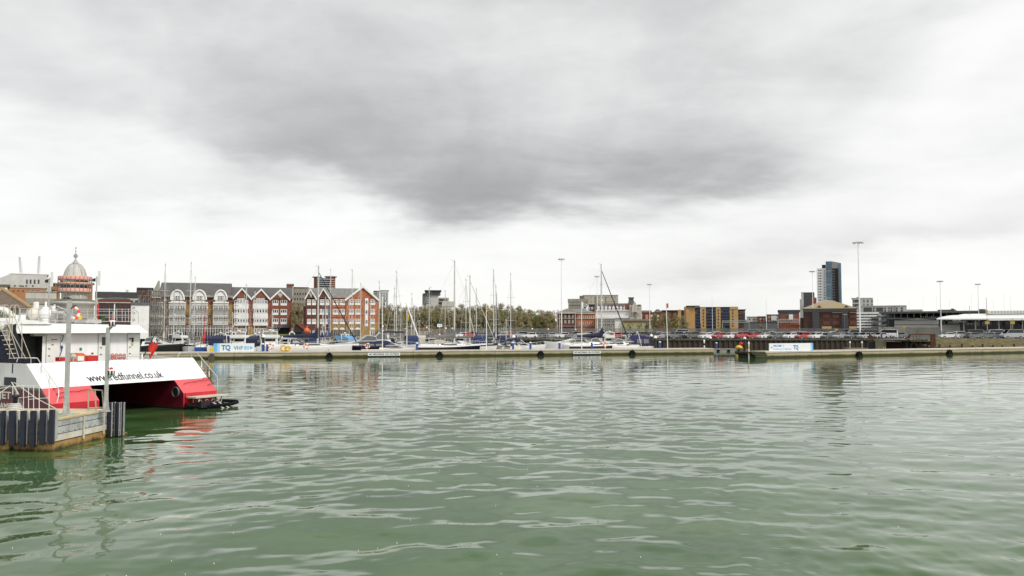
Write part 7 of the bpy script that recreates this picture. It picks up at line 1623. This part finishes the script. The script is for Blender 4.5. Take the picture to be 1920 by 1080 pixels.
def place(px, Y, rz=0, L_=3, B_=1.5):
    rel = rz - LP.rz; ext = abs(math.sin(rel)) * L_ / 2 + abs(math.cos(rel)) * B_ / 2 + 4.25
    x_ = LP.lx(px, ext); w_ = LP.w(x_, ext); Y = max(Y, w_.y) if px < 1215 else Y
    return Vector((X(px, Y), Y, 0))
def yacht(px, Y, rz, L_, mast_px, mast_top, label, hullm=white, boom=navy, spread=2, hood=navy, mast_m=alum, stripe=None, furl=None, lazy=True, boomlen=.36, B=None, mr=.085, cover_h=.22, name='sailing_yacht', group='sailing yachts in the marina', fenders=True, bowdir=None):
    base = place(px, Y, rz, L_, B or L_ * .31); rt = thing(name, label, 'sailing yacht', base, rz, group)
    if stripe is None and R.random() < .6: stripe = R.choice([4, 3])
    B_ = B or L_ * .31; fb = 1.12 + L_ * .046
    mb, sh, hf = hull_mesh(L_, B_, fb, .30, stern_w=.72, stripe=stripe); mb.build('hull', [hullm, whitep, navyhull if hullm != navyhull else boot], rt)
    c = MB(); zc = sh(0)
    house(c, [(-L_ * .18, zc - .05), (-L_ * .17, zc + .42), (L_ * .05, zc + .44), (L_ * .22, zc + .22), (L_ * .30, sh(L_ * .3) - .02)], lambda x_: hf(x_) * .62, .82); c.build('coachroof', white, rt)
    for s in (-1, 1):
        g_ = MB(); yv = lambda x_, z_: s * (hf(x_) * .62 * (1 - .18 * .45) + .0)
        g_.add([(-L_ * .14, s * (hf(-L_ * .14) * .60), zc + .14), (L_ * .12, s * (hf(L_ * .12) * .60), zc + .14), (L_ * .09, s * (hf(L_ * .09) * .56), zc + .30), (-L_ * .14, s * (hf(-L_ * .14) * .565), zc + .31)], [(0, 1, 2, 3), (3, 2, 1, 0)]); g_.build('cabin_window', darkglass, rt)
    # cockpit coaming, wheel, hood
    c = MB(); c.box(-L_ * .42, -L_ * .19, -hf(-L_ * .3) * .72, -hf(-L_ * .3) * .6, sh(0) - .03, zc + .25); c.box(-L_ * .42, -L_ * .19, hf(-L_ * .3) * .6, hf(-L_ * .3) * .72, sh(0) - .03, zc + .25); c.build('cockpit_coaming', white, rt)
    if hood:
        c = MB(); house(c, [(-L_ * .24, zc + .3), (-L_ * .235, zc + 1.0), (-L_ * .17, zc + 1.05), (-L_ * .08, zc + .45)], hf(-L_ * .15) * .62, .85); c.build('sprayhood', hood, rt)
        c = MB()
        for s in (-1, 1): c.add([(-L_ * .215, s * hf(-L_ * .15) * .60, zc + .45), (-L_ * .12, s * hf(-L_ * .15) * .60, zc + .50), (-L_ * .165, s * hf(-L_ * .15) * .56, zc + .9), (-L_ * .215, s * hf(-L_ * .15) * .56, zc + .9)], [(0, 1, 2, 3), (3, 2, 1, 0)])
        c.build('hood_window', mat('clear_vinyl', (.35, .36, .35), .2), rt)
    c = MB(); c.torus((-L_ * .36, 0, zc + .55), .38, .03, 0, 14, 5, 'x'); c.box(-L_ * .37, -L_ * .35, -.06, .06, zc - .1, zc + .55); c.build('steering_wheel', steel, rt)
    # rails
    c = MB(); z2 = lambda x_: sh(x_) + .62
    xs = [-L_ * .48, -L_ * .35, -L_ * .2, -L_ * .05, L_ * .1, L_ * .25, L_ * .38, L_ * .5]
    for s in (-1, 1):
        P3 = [Vector((x_, s * hf(x_) * .97, z2(x_))) for x_ in xs]
        c.path(P3, .014, 4)
        for P_ in P3: c.tube((P_.x, P_.y, sh(P_.x) - .03), P_, .016, 4)
    c.tube((-L_ * .48, -hf(-L_ * .48), z2(0)), (-L_ * .48, hf(-L_ * .48), z2(0)), .016, 4); c.build('guard_rail', steel, rt)
    # mast placed so that it stands where the photograph shows it
    cz, sz = math.cos(rz), math.sin(rz)
    mx = L_ * .08
    if mast_px is not None:
        # slide the yacht sideways so the mast foot falls on its pixel
        foot = base + Vector((cz * mx, sz * mx, 0)); want = X(mast_px, foot.y); rt.location.x += want - foot.x; foot.x = want
        H = at(mast_px, mast_top, foot.y).z
        c = MB(); c.tube((mx, 0, zc + .2), (mx, 0, H), mr, 8, None, mr * .75); m_ = c.build('mast', mast_m, rt)
        for i in range(spread):
            c = MB(); z_ = zc + (H - zc) * (i + 1) / (spread + 1) ; w_ = 1.15 - .25 * i
            c.tube((mx, -w_, z_ + .12), (mx, 0, z_), .035, 5); c.tube((mx, w_, z_ + .12), (mx, 0, z_), .035, 5); c.build('spreader', mast_m, m_)
        c = MB(); c.tube((mx, 0, H), (mx, 0, H + .55), .015, 4); c.tube((mx, 0, H + .12), (mx - .45, 0, H + .2), .02, 4); c.tube((mx - .45, 0, H + .1), (mx - .45, 0, H + .35), .02, 4); c.box(mx - .1, mx + .1, -.06, .06, H, H + .08); c.build('masthead_instruments', ink, m_)
        c = MB(); c.tube((mx + .1, 0, zc + (H - zc) * .55), (mx + .32, 0, zc + (H - zc) * .55), .14, 8); c.build('radar', white, m_) if (int(px) % 3 == 0) else None
        c = MB(); bw = L_ * .54
        fm_, fr_ = (furl if furl else (None, .02))
        for s in (-1, 1):
            c.path([Vector((mx - .1, s * hf(mx) * .95, sh(mx))), Vector((mx, s * 1.1, zc + (H - zc) / (spread + 1))), Vector((mx, s * .0, H * .96))], .014, 4)
        c.tube((-L_ * .49, 0, sh(-L_ / 2)), (mx, 0, H), .012, 4)
        if not furl: c.tube((bw, 0, sh(L_ / 2) + .1), (mx, 0, H * .98), .016, 4)
        c.build('rigging', steel, rt)
        if furl:
            c = MB(); A_ = Vector((bw, 0, sh(L_ / 2) + .3)); Bv = Vector((mx + .05, 0, H * .94)); c.tube(A_, A_.lerp(Bv, .12), fr_ * .8, 6); c.tube(A_.lerp(Bv, .12), Bv, fr_, 6, None, fr_ * .5); c.build('furled_genoa', fm_, rt)
        # boom and sail cover
        bz = zc + 1.35; bl = L_ * boomlen
        c = MB(); c.tube((mx, 0, bz), (mx - bl, 0, bz + .05), .06, 6); c.build('boom', mast_m, rt)
        if boom:
            c = MB(); nn = 8; vs = []
            for i in range(nn + 1):
                t_ = i / nn; x_ = mx + .1 - (bl - .1) * t_; r_ = cover_h * (1.25 - .8 * t_) * (1.6 if i == 0 else 1)
                for k in range(8):
                    a = 2 * PI * k / 8; vs.append((x_, r_ * .55 * math.cos(a), bz + .08 + r_ * (.7 + math.sin(a)) + (.5 if i == 0 and math.sin(a) > .3 else 0)))
            c.add(vs, [(i * 8 + k, i * 8 + (k + 1) % 8, (i + 1) * 8 + (k + 1) % 8, (i + 1) * 8 + k) for i in range(nn) for k in range(8)], None, True); c.add(vs[:8], [tuple(range(8))[::-1]]); c.add(vs[-8:], [tuple(range(8))])
            c.build('sail_cover', boom, rt)
    if fenders:
        for k, x_ in enumerate((-L_ * .3, -L_ * .05, L_ * .2)):
            s = -1; c = MB(); c.T = Matrix.Translation((x_, s * (hf(x_) + .12), sh(x_) * .45)); c.lathe([(.001, -.32), (.1, -.27), (.11, .2), (.03, .3)], 7); c.T = Matrix.Identity(4); c.build('hanging_fender', [white, ink, navy][k % 3], rt)
    return rt
def cruiser(px, Y, rz, L_, label, hullm=white, canopy=None, fly=False, B=None, fb=None, bimini=None, arch=True, topm=white, group='motor cruisers in the marina', stripe=None, long_cover=False, hh=1.0, name='motor_cruiser', outb=False):
    rt = thing(name, label, 'motor cruiser', place(px, Y, rz, L_, B or L_ * .34), rz, group)
    B_ = B or L_ * .34; fb = (fb or (.75 + L_ * .055)) * 1.25; hh *= 1.25
    mb, sh, hf = hull_mesh(L_, B_, fb, .38, chine=True, stern_w=.88, rake=.12, stripe=stripe); mb.build('hull', [hullm, whitep, boot if hullm != navyhull else whitep], rt)
    z = sh(0)
    c = MB(); house(c, [(-L_ * .22, z - .04), (-L_ * .20, z + .62 * hh), (L_ * .06, z + .68 * hh), (L_ * .26, z + .32 * hh), (L_ * .38, sh(L_ * .36) - .02)], lambda x_: hf(x_) * .80, .84, 0); c.build('superstructure', topm, rt)
    for s in (-1, 1):
        c = MB(); c.add([(-L_ * .16, s * hf(-L_ * .1) * .765, z + .24 * hh), (L_ * .18, s * hf(L_ * .18) * .77, z + .24 * hh), (L_ * .07, s * hf(L_ * .07) * .71, z + .52 * hh), (-L_ * .15, s * hf(-L_ * .1) * .71, z + .52 * hh)], [(0, 1, 2, 3), (3, 2, 1, 0)]); c.build('side_window', darkglass, rt)
    # windscreen
    zt = z + .66 * hh; w0 = hf(0) * .66
    c = MB(); c.add([(L_ * .07, -w0, zt), (L_ * .07, w0, zt), (-L_ * .03, w0 * .88, zt + .62 * hh), (-L_ * .03, -w0 * .88, zt + .62 * hh), (-L_ * .16, -w0, zt), (-L_ * .16, w0, zt), (-L_ * .14, -w0 * .92, zt + .45 * hh), (-L_ * .14, w0 * .92, zt + .45 * hh)],
          [(0, 1, 2, 3), (3, 2, 1, 0), (0, 3, 6, 4), (4, 6, 3, 0), (1, 5, 7, 2), (2, 7, 5, 1)]); c.build('windscreen', mat('tinted_screen', (.10, .11, .115), .08, var=.2, spec=.8), rt)
    c = MB()
    for s in (-1, 1): c.path([Vector((L_ * .07, s * w0, zt)), Vector((-L_ * .03, s * w0 * .88, zt + .64 * hh)), Vector((-L_ * .14, s * w0 * .92, zt + .46 * hh)), Vector((-L_ * .16, s * w0, zt))], .035, 5)
    c.tube((-L_ * .03, -w0 * .88, zt + .64 * hh), (-L_ * .03, w0 * .88, zt + .64 * hh), .04, 5); c.tube((L_ * .07, 0, zt), (-L_ * .03, 0, zt + .63 * hh), .025, 4); c.build('screen_frame', white, rt)
    if fly:
        c = MB(); house(c, [(-L_ * .26, zt + .62), (-L_ * .26, zt + 1.15), (-L_ * .02, zt + 1.05), (L_ * .02, zt + .62)], hf(0) * .72, .95); house(c, [(-L_ * .18, z - .03), (-L_ * .18, zt + .62), (-L_ * .03, zt + .62), (L_ * .08, z + .4)], hf(0) * .68, .92); c.build('flybridge', white, rt)
        c = MB()
        for s in (-1, 1): c.add([(-L_ * .16, s * hf(0) * .672, zt - .0), (L_ * .02, s * hf(0) * .672, zt - .0), (-L_ * .03, s * hf(0) * .645, zt + .45), (-L_ * .16, s * hf(0) * .645, zt + .45)], [(0, 1, 2, 3), (3, 2, 1, 0)])
        c.add([(-L_ * .183, -hf(0) * .5, z + .3), (-L_ * .183, hf(0) * .5, z + .3), (-L_ * .183, hf(0) * .5, zt + .4), (-L_ * .183, -hf(0) * .5, zt + .4)], [(0, 1, 2, 3), (3, 2, 1, 0)])
        c.build('saloon_window', darkglass, rt)
    if canopy:
        c = MB(); x0 = -L_ * (.47 if long_cover else .44)
        house(c, [(x0, z + .25), (x0 + .25, zt + .45 * hh), (-L_ * .22, zt + .85 * hh), (-L_ * .06, zt + .78 * hh), (-L_ * .03, zt + .6 * hh), (-L_ * .15, z + .4)], hf(-L_ * .25) * .88, .80); c.build('canopy', canopy, rt)
        c = MB()
        for s in (-1, 1):
            for a_, b_ in ((-.40, -.30), (-.27, -.17)):
                c.add([(L_ * a_, s * hf(-L_ * .25) * .862, z + .55), (L_ * b_, s * hf(-L_ * .25) * .862, z + .55), (L_ * b_, s * hf(-L_ * .25) * .79, zt + .3 * hh), (L_ * a_, s * hf(-L_ * .25) * .79, zt + .3 * hh)], [(0, 1, 2, 3), (3, 2, 1, 0)])
        c.build('canopy_window', mat('clear_vinyl', (.35, .36, .35), .2), rt)
    if bimini:
        c = MB(); house(c, [(-L_ * .42, zt + 1.25), (-L_ * .40, zt + 1.5), (-L_ * .1, zt + 1.55), (-L_ * .06, zt + 1.3), (-L_ * .1, zt + 1.22), (-L_ * .4, zt + 1.18)], hf(-L_ * .2) * .85, .9); c.build('bimini', bimini, rt)
        c = MB()
        for s in (-1, 1): c.tube((-L_ * .38, s * hf(-L_ * .3) * .8, z), (-L_ * .38, s * hf(-L_ * .3) * .8, zt + 1.2), .03, 5); c.tube((-L_ * .12, s * hf(-L_ * .1) * .8, z + .3), (-L_ * .12, s * hf(-L_ * .1) * .75, zt + 1.3), .03, 5)
        c.build('bimini_frame', steel, rt)
    if arch:
        xa = -L_ * .2; c = MB(); zz = zt + (1.3 if fly else 1.0) * hh
        for s in (-1, 1): c.path([Vector((xa - .5, s * hf(xa) * .85, z)), Vector((xa, s * hf(xa) * .7, zz)), Vector((xa + .05, 0, zz + .08))], .07, 6)
        c.build('radar_arch', white, rt); c = MB(); c.sphere((xa, 0, zz + .28), .24, 0, 10, .6); c.tube((xa, -.6, zz), (xa - .1, -.6, zz + 1.6), .015, 4); c.build('radar', white, rt)
    c = MB()
    for s in (-1, 1):
        P3 = [Vector((x_, s * hf(x_) * .93, sh(x_) + .5)) for x_ in (-L_ * .05, L_ * .12, L_ * .26, L_ * .38, L_ * .47)] + [Vector((L_ * .58, 0, sh(L_ * .5) + .55))]
        c.path(P3, .018, 4)
        for P_ in P3[:-1]: c.tube((P_.x, P_.y, sh(P_.x)), P_, .016, 4)
    c.build('bow_rail', steel, rt)
    if outb: c = MB(); c.box(-L_ / 2 - .55, -L_ / 2 - .1, -.2, .2, .1, 1.15); c.box(-L_ / 2 - .45, -L_ / 2 - .25, -.08, .08, -.4, .1); c.build('outboard_motor', ink, rt)
    return rt
a0 = LP.rz
# berthed alongside the back of the pontoon and on the fingers behind
cruiser(292, 150, .12, 9.8, 'white sports cruiser with black hull, leftmost boat behind the ferry flag', boot, None, arch=False)
cruiser(322, 168, 2.2, 8.0, 'dark canopied cruiser behind the black hulled sports boat', white, boot)
yacht(352, 152, -1.25, 9.5, 356, 495, 'white yacht pointing at us left of the red furled sail', boom=greycanvas, hood=greycanvas, furl=None, group='sailing yachts in the marina')
yacht(309, 176, -1.0, 10, 307.5, 497, 'tall masted yacht behind the leftmost sports cruiser', boom=tancanvas, hood=None)
yacht(330, 170, 1.3, 9, 325, 545, 'small masted yacht behind the red ensign', boom=None, hood=None, spread=1)
yacht(366, 172, 1.9, 9, 364, 521, 'yacht with second tall mast left of the red furled sail', boom=greycanvas, spread=2)
yacht(389, 148, 1.75, 7.5, 383.5, 566, 'small blue yacht with bright red furled sail', royal, redcanvas, 1, None, redcanvas, furl=None, mr=.06, boomlen=.45)
cruiser(421, 146, 1.55, 9.0, 'white cruiser with navy canopy above the left end of the TQ banner', white, navy, hh=1.05)
cruiser(458, 147, 1.45, 10.5, 'white flybridge cruiser stern towards us above the TQ banner', white, None, fly=True)
yacht(463, 158, 1.5, 9.5, 461, 536, 'yacht with mast before the first brick gable', boom=navy, hood=navy, mr=.1)
yacht(438, 172, 1.4, 9, 436, 585, 'small yacht behind the banner with short mast', boom=None, hood=None, spread=1)
yacht(476, 166, 1.6, 9, 477, 545, 'yacht mast before the second brick gable', boom=greycanvas, spread=1)
cruiser(485, 148, 1.5, 8.0, 'white cruiser with navy windows right of the TQ banner', white, navy, arch=True)
cruiser(512, 146, 1.62, 10.5, 'white high sterned cruiser with black transom behind blue pedestals', white, None, fly=True, hh=1.05)
yacht(507, 170, 1.4, 9, 510, 583, 'small yacht with short mast by the grey screen wall', boom=None, hood=None, spread=1)
yacht(578, 140.5, a0, 14.5, 596, 501, 'long white sloop alongside pontoon with navy sail cover and black furled genoa', boom=navy, hood=navy, mr=.15, furl=(ink, .13), boomlen=.42, cover_h=.42, B=4.4)
yacht(609, 160, .5, 10.5, 605, 580, 'yacht with short mast just right of the long sloop mast', boom=blue, hood=blue, spread=1)
yacht(613, 168, 1.2, 10, 610, 556, 'yacht with blue covers between the sloop and the furled genoa', boom=blue, hood=blue)
yacht(622, 172, 1.6, 10, 619, 508, 'tall masted yacht behind the black furled genoa', boom=blue, hood=None)
cruiser(634, 158, 2.6, 9, 'small cruiser with blue and white striped canopy', white, mat('pale_blue_canvas', (.16, .34, .55), .8))
yacht(655, 168, 1.1, 10.5, 659.5, 508, 'tall yacht before the main brick gable, left of pair', boom=greycanvas, hood=greycanvas)
yacht(676, 174, 1.4, 10.5, 676, 534, 'yacht with mast before the white stair strip', boom=None, hood=greycanvas, spread=1)
yacht(652, 184, 1.4, 9, 654.5, 560, 'small yacht near the dark timber fence', boom=None, hood=None, spread=1)
cruiser(683, 144.5, a0 + PI + .03, 13.5, 'big white express cruiser with navy hull, bow to the left', navyhull, None, topm=white, hh=1.15, B=4.2, fb=1.35, arch=False)
cruiser(706, 153, a0 + PI, 12.5, 'cream cruiser with long navy bimini behind the flagpole', white, None, fly=False, bimini=navy, hh=1.35, B=4.0, fb=1.3, arch=False)
cruiser(735, 142.5, a0 - .02, 11, 'low white cruiser with navy cockpit tent, bow to the right', white, navy, hh=.75, fb=.95, B=3.6, stripe=None, arch=False)
yacht(713, 172, 1.3, 10, 710.5, 530, 'tall yacht standing at the right edge of the brick gable', boom=None, hood=navy)
yacht(697, 182, 1.3, 9, 694, 562, 'short masted yacht before the brick gable right side', boom=None, hood=None, spread=1)
yacht(742, 160, 1.35, 11.5, 743, 511, 'tallest yacht left of the leaning white spar', boom=greycanvas, hood=navy, mr=.1)
yacht(738, 174, 1.3, 10, 739.5, 542, 'yacht mast close behind the tallest left one', boom=None, hood=None)
yacht(752, 178, 1.5, 9, 751.5, 572, 'short mast yacht behind the leaning spar foot', boom=None, hood=None, spread=1)
yacht(771, 176, 1.4, 9.5, 772, 552, 'yacht mast right of the yellow flag', boom=None, hood=None)
yacht(777, 168, 1.5, 9.5, 776.5, 575, 'shorter mast right beside the yellow flag', boom=None, hood=navy, spread=1)
cruiser(768, 156, 1.9, 9.0, 'white cruiser with blue canopy right of the navy cockpit tent', white, blue, arch=False)
yacht(806, 158, a0 + PI + .3, 9.5, 804.5, 541, 'yacht before the dark topped office with thin mast', boom=greycanvas, hood=tancanvas)
yacht(833, 174, 1.3, 10.5, 834.5, 547, 'yacht before the grey boundary wall notice board', boom=greycanvas, hood=None)
yacht(835, 143, a0 + .02, 12.5, 852, 491, 'large white ketch alongside pontoon with grey boom cover and very tall mast', boom=greycanvas, hood=tancanvas, mr=.15, spread=3, boomlen=.4, cover_h=.35, B=4.2)
yacht(800, 150, a0 + PI - .35, 9, 786, 600, 'white centre cockpit yacht with radar post right of the leaning spar', boom=None, hood=tancanvas, spread=0, mr=.05)
yacht(884, 144, a0 - .25, 10.5, 881, 519, 'white yacht with dark trimmed hood and grey furled genoa', boom=greycanvas, hood=navy, mr=.12, furl=(tancanvas, .09), B=3.9)
yacht(872, 170, 1.4, 10, 873.5, 526, 'yacht with slim mast left of the furled genoa', boom=None, hood=None)
yacht(893, 172, 1.5, 10.5, 893, 544, 'yacht with pale mast just right of the furled genoa', boom=blue, hood=blue, mr=.1)
yacht(925, 160, 1.2, 11, 925.5, 508, 'cream yacht right of the yellow flagged pole, tall mast', cream, navy, 2, navy, mr=.11)
yacht(928, 174, 1.5, 10, 930, 538, 'yacht with dark furled sail leaning against its neighbour', boom=None, hood=navy, furl=(navy, .12))
yacht(935, 150, 1.9, 10, 949, 597, 'cream sterned yacht low against the pontoon', cream, None, 1, tancanvas)
yacht(957, 168, 1.45, 11, 957.5, 515, 'tall yacht left of the dark pile with orange stripe', boom=None, hood=None, mr=.1)
cruiser(978, 148, .05, 7.5, 'small white boat with navy canopy right of orange striped pile', white, navy, arch=False, hh=.8)
cruiser(1040, 160, PI + .05, 7.2, 'small white speedboat under a dark navy cover', white, navy, arch=False, hh=.6, long_cover=True, fb=.8)
yacht(1092, 150, a0 + .05, 13, 1128, 497, 'big white sloop with navy boom cover and the tallest mast at right', boom=navy, hood=None, mr=.15, spread=3, furl=(ink, .12), boomlen=.42, cover_h=.45, B=4.4)
cruiser(1080, 156, a0 + PI - .1, 10.5, 'white cruiser under a beige tarpaulin left of the flagpole', white, tancanvas, arch=False, hh=1.1, long_cover=True, fb=1.5)
cruiser(1118, 144, a0, 10, 'white low cruiser right of the flagpole with wide side window', white, None, arch=False, hh=1.0, fb=1.1)
cruiser(1176, 148, a0 + PI - .25, 10.0, 'white motor cruiser with big royal navy cockpit cover, last at right', white, mat('violet_navy_canvas', (.022, .022, .10), .8, var=.2, vs=3), arch=True, hh=1.15, long_cover=True, fb=1.1)
cruiser(1152, 151, a0 + PI, 9.0, 'white rail bowed cruiser overlapping the blue covered one', white, None, arch=False, hh=.8, outb=True)
for px, Y, rz_, L_, cv, fl, lb in ((345, 163, 1.3, 8.5, None, True, 'white flybridge boat between the two leftmost tall masts'), (400, 163, 1.7, 8, navy, False, 'navy covered boat behind the yellow box'), (441, 160, 1.4, 9, None, True, 'white flybridge cruiser half hidden by the TQ banner'),
        (533, 152, 2.9, 8, None, True, 'white cabin boat behind the yellow hose reel'), (556, 160, 1.6, 8.5, greycanvas, False, 'grey covered boat before the boat shed'), (590, 158, 1.8, 8, blue, False, 'blue covered boat right of the sloop mast'), (660, 162, 1.2, 9, navy, False, 'navy covered cruiser behind the express cruiser'), (722, 166, 1.5, 8.5, None, True, 'white flybridge boat behind the flagpole'),
        (790, 168, 1.6, 8.5, tancanvas, False, 'beige covered boat right of the leaning spar'), (818, 162, 1.3, 8, navy, False, 'navy covered boat left of the ketch mast'), (862, 164, 1.6, 8.5, None, False, 'open white cruiser between ketch mast and furled genoa'), (905, 158, 1.4, 9, blue, False, 'blue covered cruiser left of the yellow flagged pole'), (944, 163, 1.7, 8.5, navy, False, 'navy covered cruiser right of the cream yacht'), (1142, 166, 1.5, 8, None, True, 'white flybridge boat behind the black furled forestay')):
    cruiser(px, Y, rz_, L_, lb, white, cv, fly=fl, arch=fl)
def dinghy(px, Y, rz, label, m=whitep, L_=3.2):
    rt = thing('inflatable_dinghy', label, 'dinghy', place(px, Y, rz, L_, 1.6), rz, 'small dinghies'); c = MB(); w_ = .65
    c.path([Vector(p) for p in ((-L_ / 2, -w_, .3), (L_ * .25, -w_, .32), (L_ * .45, -w_ * .45, .42), (L_ * .5, 0, .46), (L_ * .45, w_ * .45, .42), (L_ * .25, w_, .32), (-L_ / 2, w_, .3))], .22, 8); c.build('inflated_tube', m, rt); c = MB(); c.box(-L_ / 2, L_ * .3, -w_, w_, .1, .2); c.build('floor', conc, rt)
dinghy(1054, 151, .1, 'white inflatable dinghy below the covered speedboat', L_=4.5); dinghy(1218, 158, .1, 'white flat dinghy by the two dark piles', L_=4); dinghy(545, 151, .1, 'grey dinghy behind the yellow hose reel', greycanvas)
# finger pontoons behind the main one
for px, lb in ((1008, 'low finger pontoon in the empty berth'), (1048, 'low finger pontoon right of the covered speedboat'), (345, 'low finger pontoon among the left yachts'), (540, 'low finger pontoon behind the long sloop'), (640, 'low finger pontoon behind the express cruiser'), (760, 'low finger pontoon behind the leaning spar'), (860, 'low finger pontoon behind the ketch'), (940, 'low finger pontoon among the cream yachts')):
    x_ = LP.lx(px, 4.2); rt = thing('finger_pontoon', lb, 'floating pontoon', LP.w(x_, 4.2), LP.rz, 'finger pontoons behind the breakwater')
    c = MB(); c.box(-.6, .6, 0, 13, -.3, .3); c.build('float_unit', conc, rt)
    for k in range(7): c = MB(); c.box(-.7, .7, k * 1.9, k * 1.9 + 1.86, .302, .42); c.build('deck_board', stone_g, rt)
rt = thing('walkway_pontoon', 'long low walkway pontoon linking the fingers behind the yachts', 'floating pontoon', LP.w(2, 19), LP.rz)
for k in range(24):
    c = MB(); c.box(k * 3.3, k * 3.3 + 3.25, 0, 2, -.3, .42); c.build('float_unit', conc, rt)
# flagpoles
def flag(px, pyt, px_b, ln, off, label, kind, hgt=1.1, wid=1.7, drop=0):
    x_ = ln.lx(px_b, off); b = ln.w(x_, off, PD); rt = thing('flagpole', label, 'flagpole', b, 0); t_ = at(px, pyt, b.y); H = t_.z - PD; lean = t_.x - b.x
    c = MB(); c.tube((0, 0, 0), (lean, 0, H), .085, 8, None, .06); c.build('pole', whitep, rt)
    ms = {'blue': [whitep, blue], 'yellow': [yellow, navy], 'red': [mat('orange_red_bunting', (.75, .16, .08), .8), white]}[kind]
    c = MB(); n_ = 8
    for i in range(n_):
        for j in range(5):
            def pt(i_, j_): s_, q_ = i_ / n_, j_ / 5; return (lean + .08 + s_ * wid * (1 - .3 * q_ * (drop > 0)), .14 * math.sin(s_ * 9 + q_), H - .1 - drop - q_ * hgt - s_ * wid * (.45 if kind != 'red' else -.1))
            mi = 1 if (kind == 'blue' and (i in (2, 4) or (i + j) == 6)) or (kind == 'yellow' and j > 3) else 0
            c.add([pt(i, j), pt(i + 1, j), pt(i + 1, j + 1), pt(i, j + 1)], [(0, 1, 2, 3)], mi, True)
    c.build('flag', ms, rt)
flag(716.5, 556, 717.5, LP, 1.6, 'white flagpole with blue and white flag right of the brick gable', 'blue', 1.6, .7)
flag(1090.5, 565, 1090.5, LP, 1.6, 'white flagpole with blue and white flag before the classical building', 'blue', 1.2, 1.25)
flag(912, 569, 912, LP, 1.6, 'white flagpole with small yellow flag', 'yellow', 1.3, .35, .4)
flag(763, 580, 763, LP, 12, 'thin pole with yellow and navy flag among the left masts', 'yellow', 1.6, .35, .8)
flag(1249, 568, 1251.5, LP, 1.6, 'white flagpole with orange red flag near the right end', 'red', .9, .35)
rt = thing('leaning_spar', 'white spar leaning to the right between two yachts', 'spar', (0, 0, 0)); c = MB(); c.tube(at(761.5, 568, 158), at(788.5, 644, 158), .13, 8); c.build('spar_tube', whitep, rt)
rt = thing('leaning_spar', 'second thin pale spar leaning right of the furled genoa', 'spar', (0, 0, 0)); c = MB(); c.tube(at(877, 575, 158), at(893, 641, 158), .10, 8); c.build('spar_tube', tancanvas, rt)
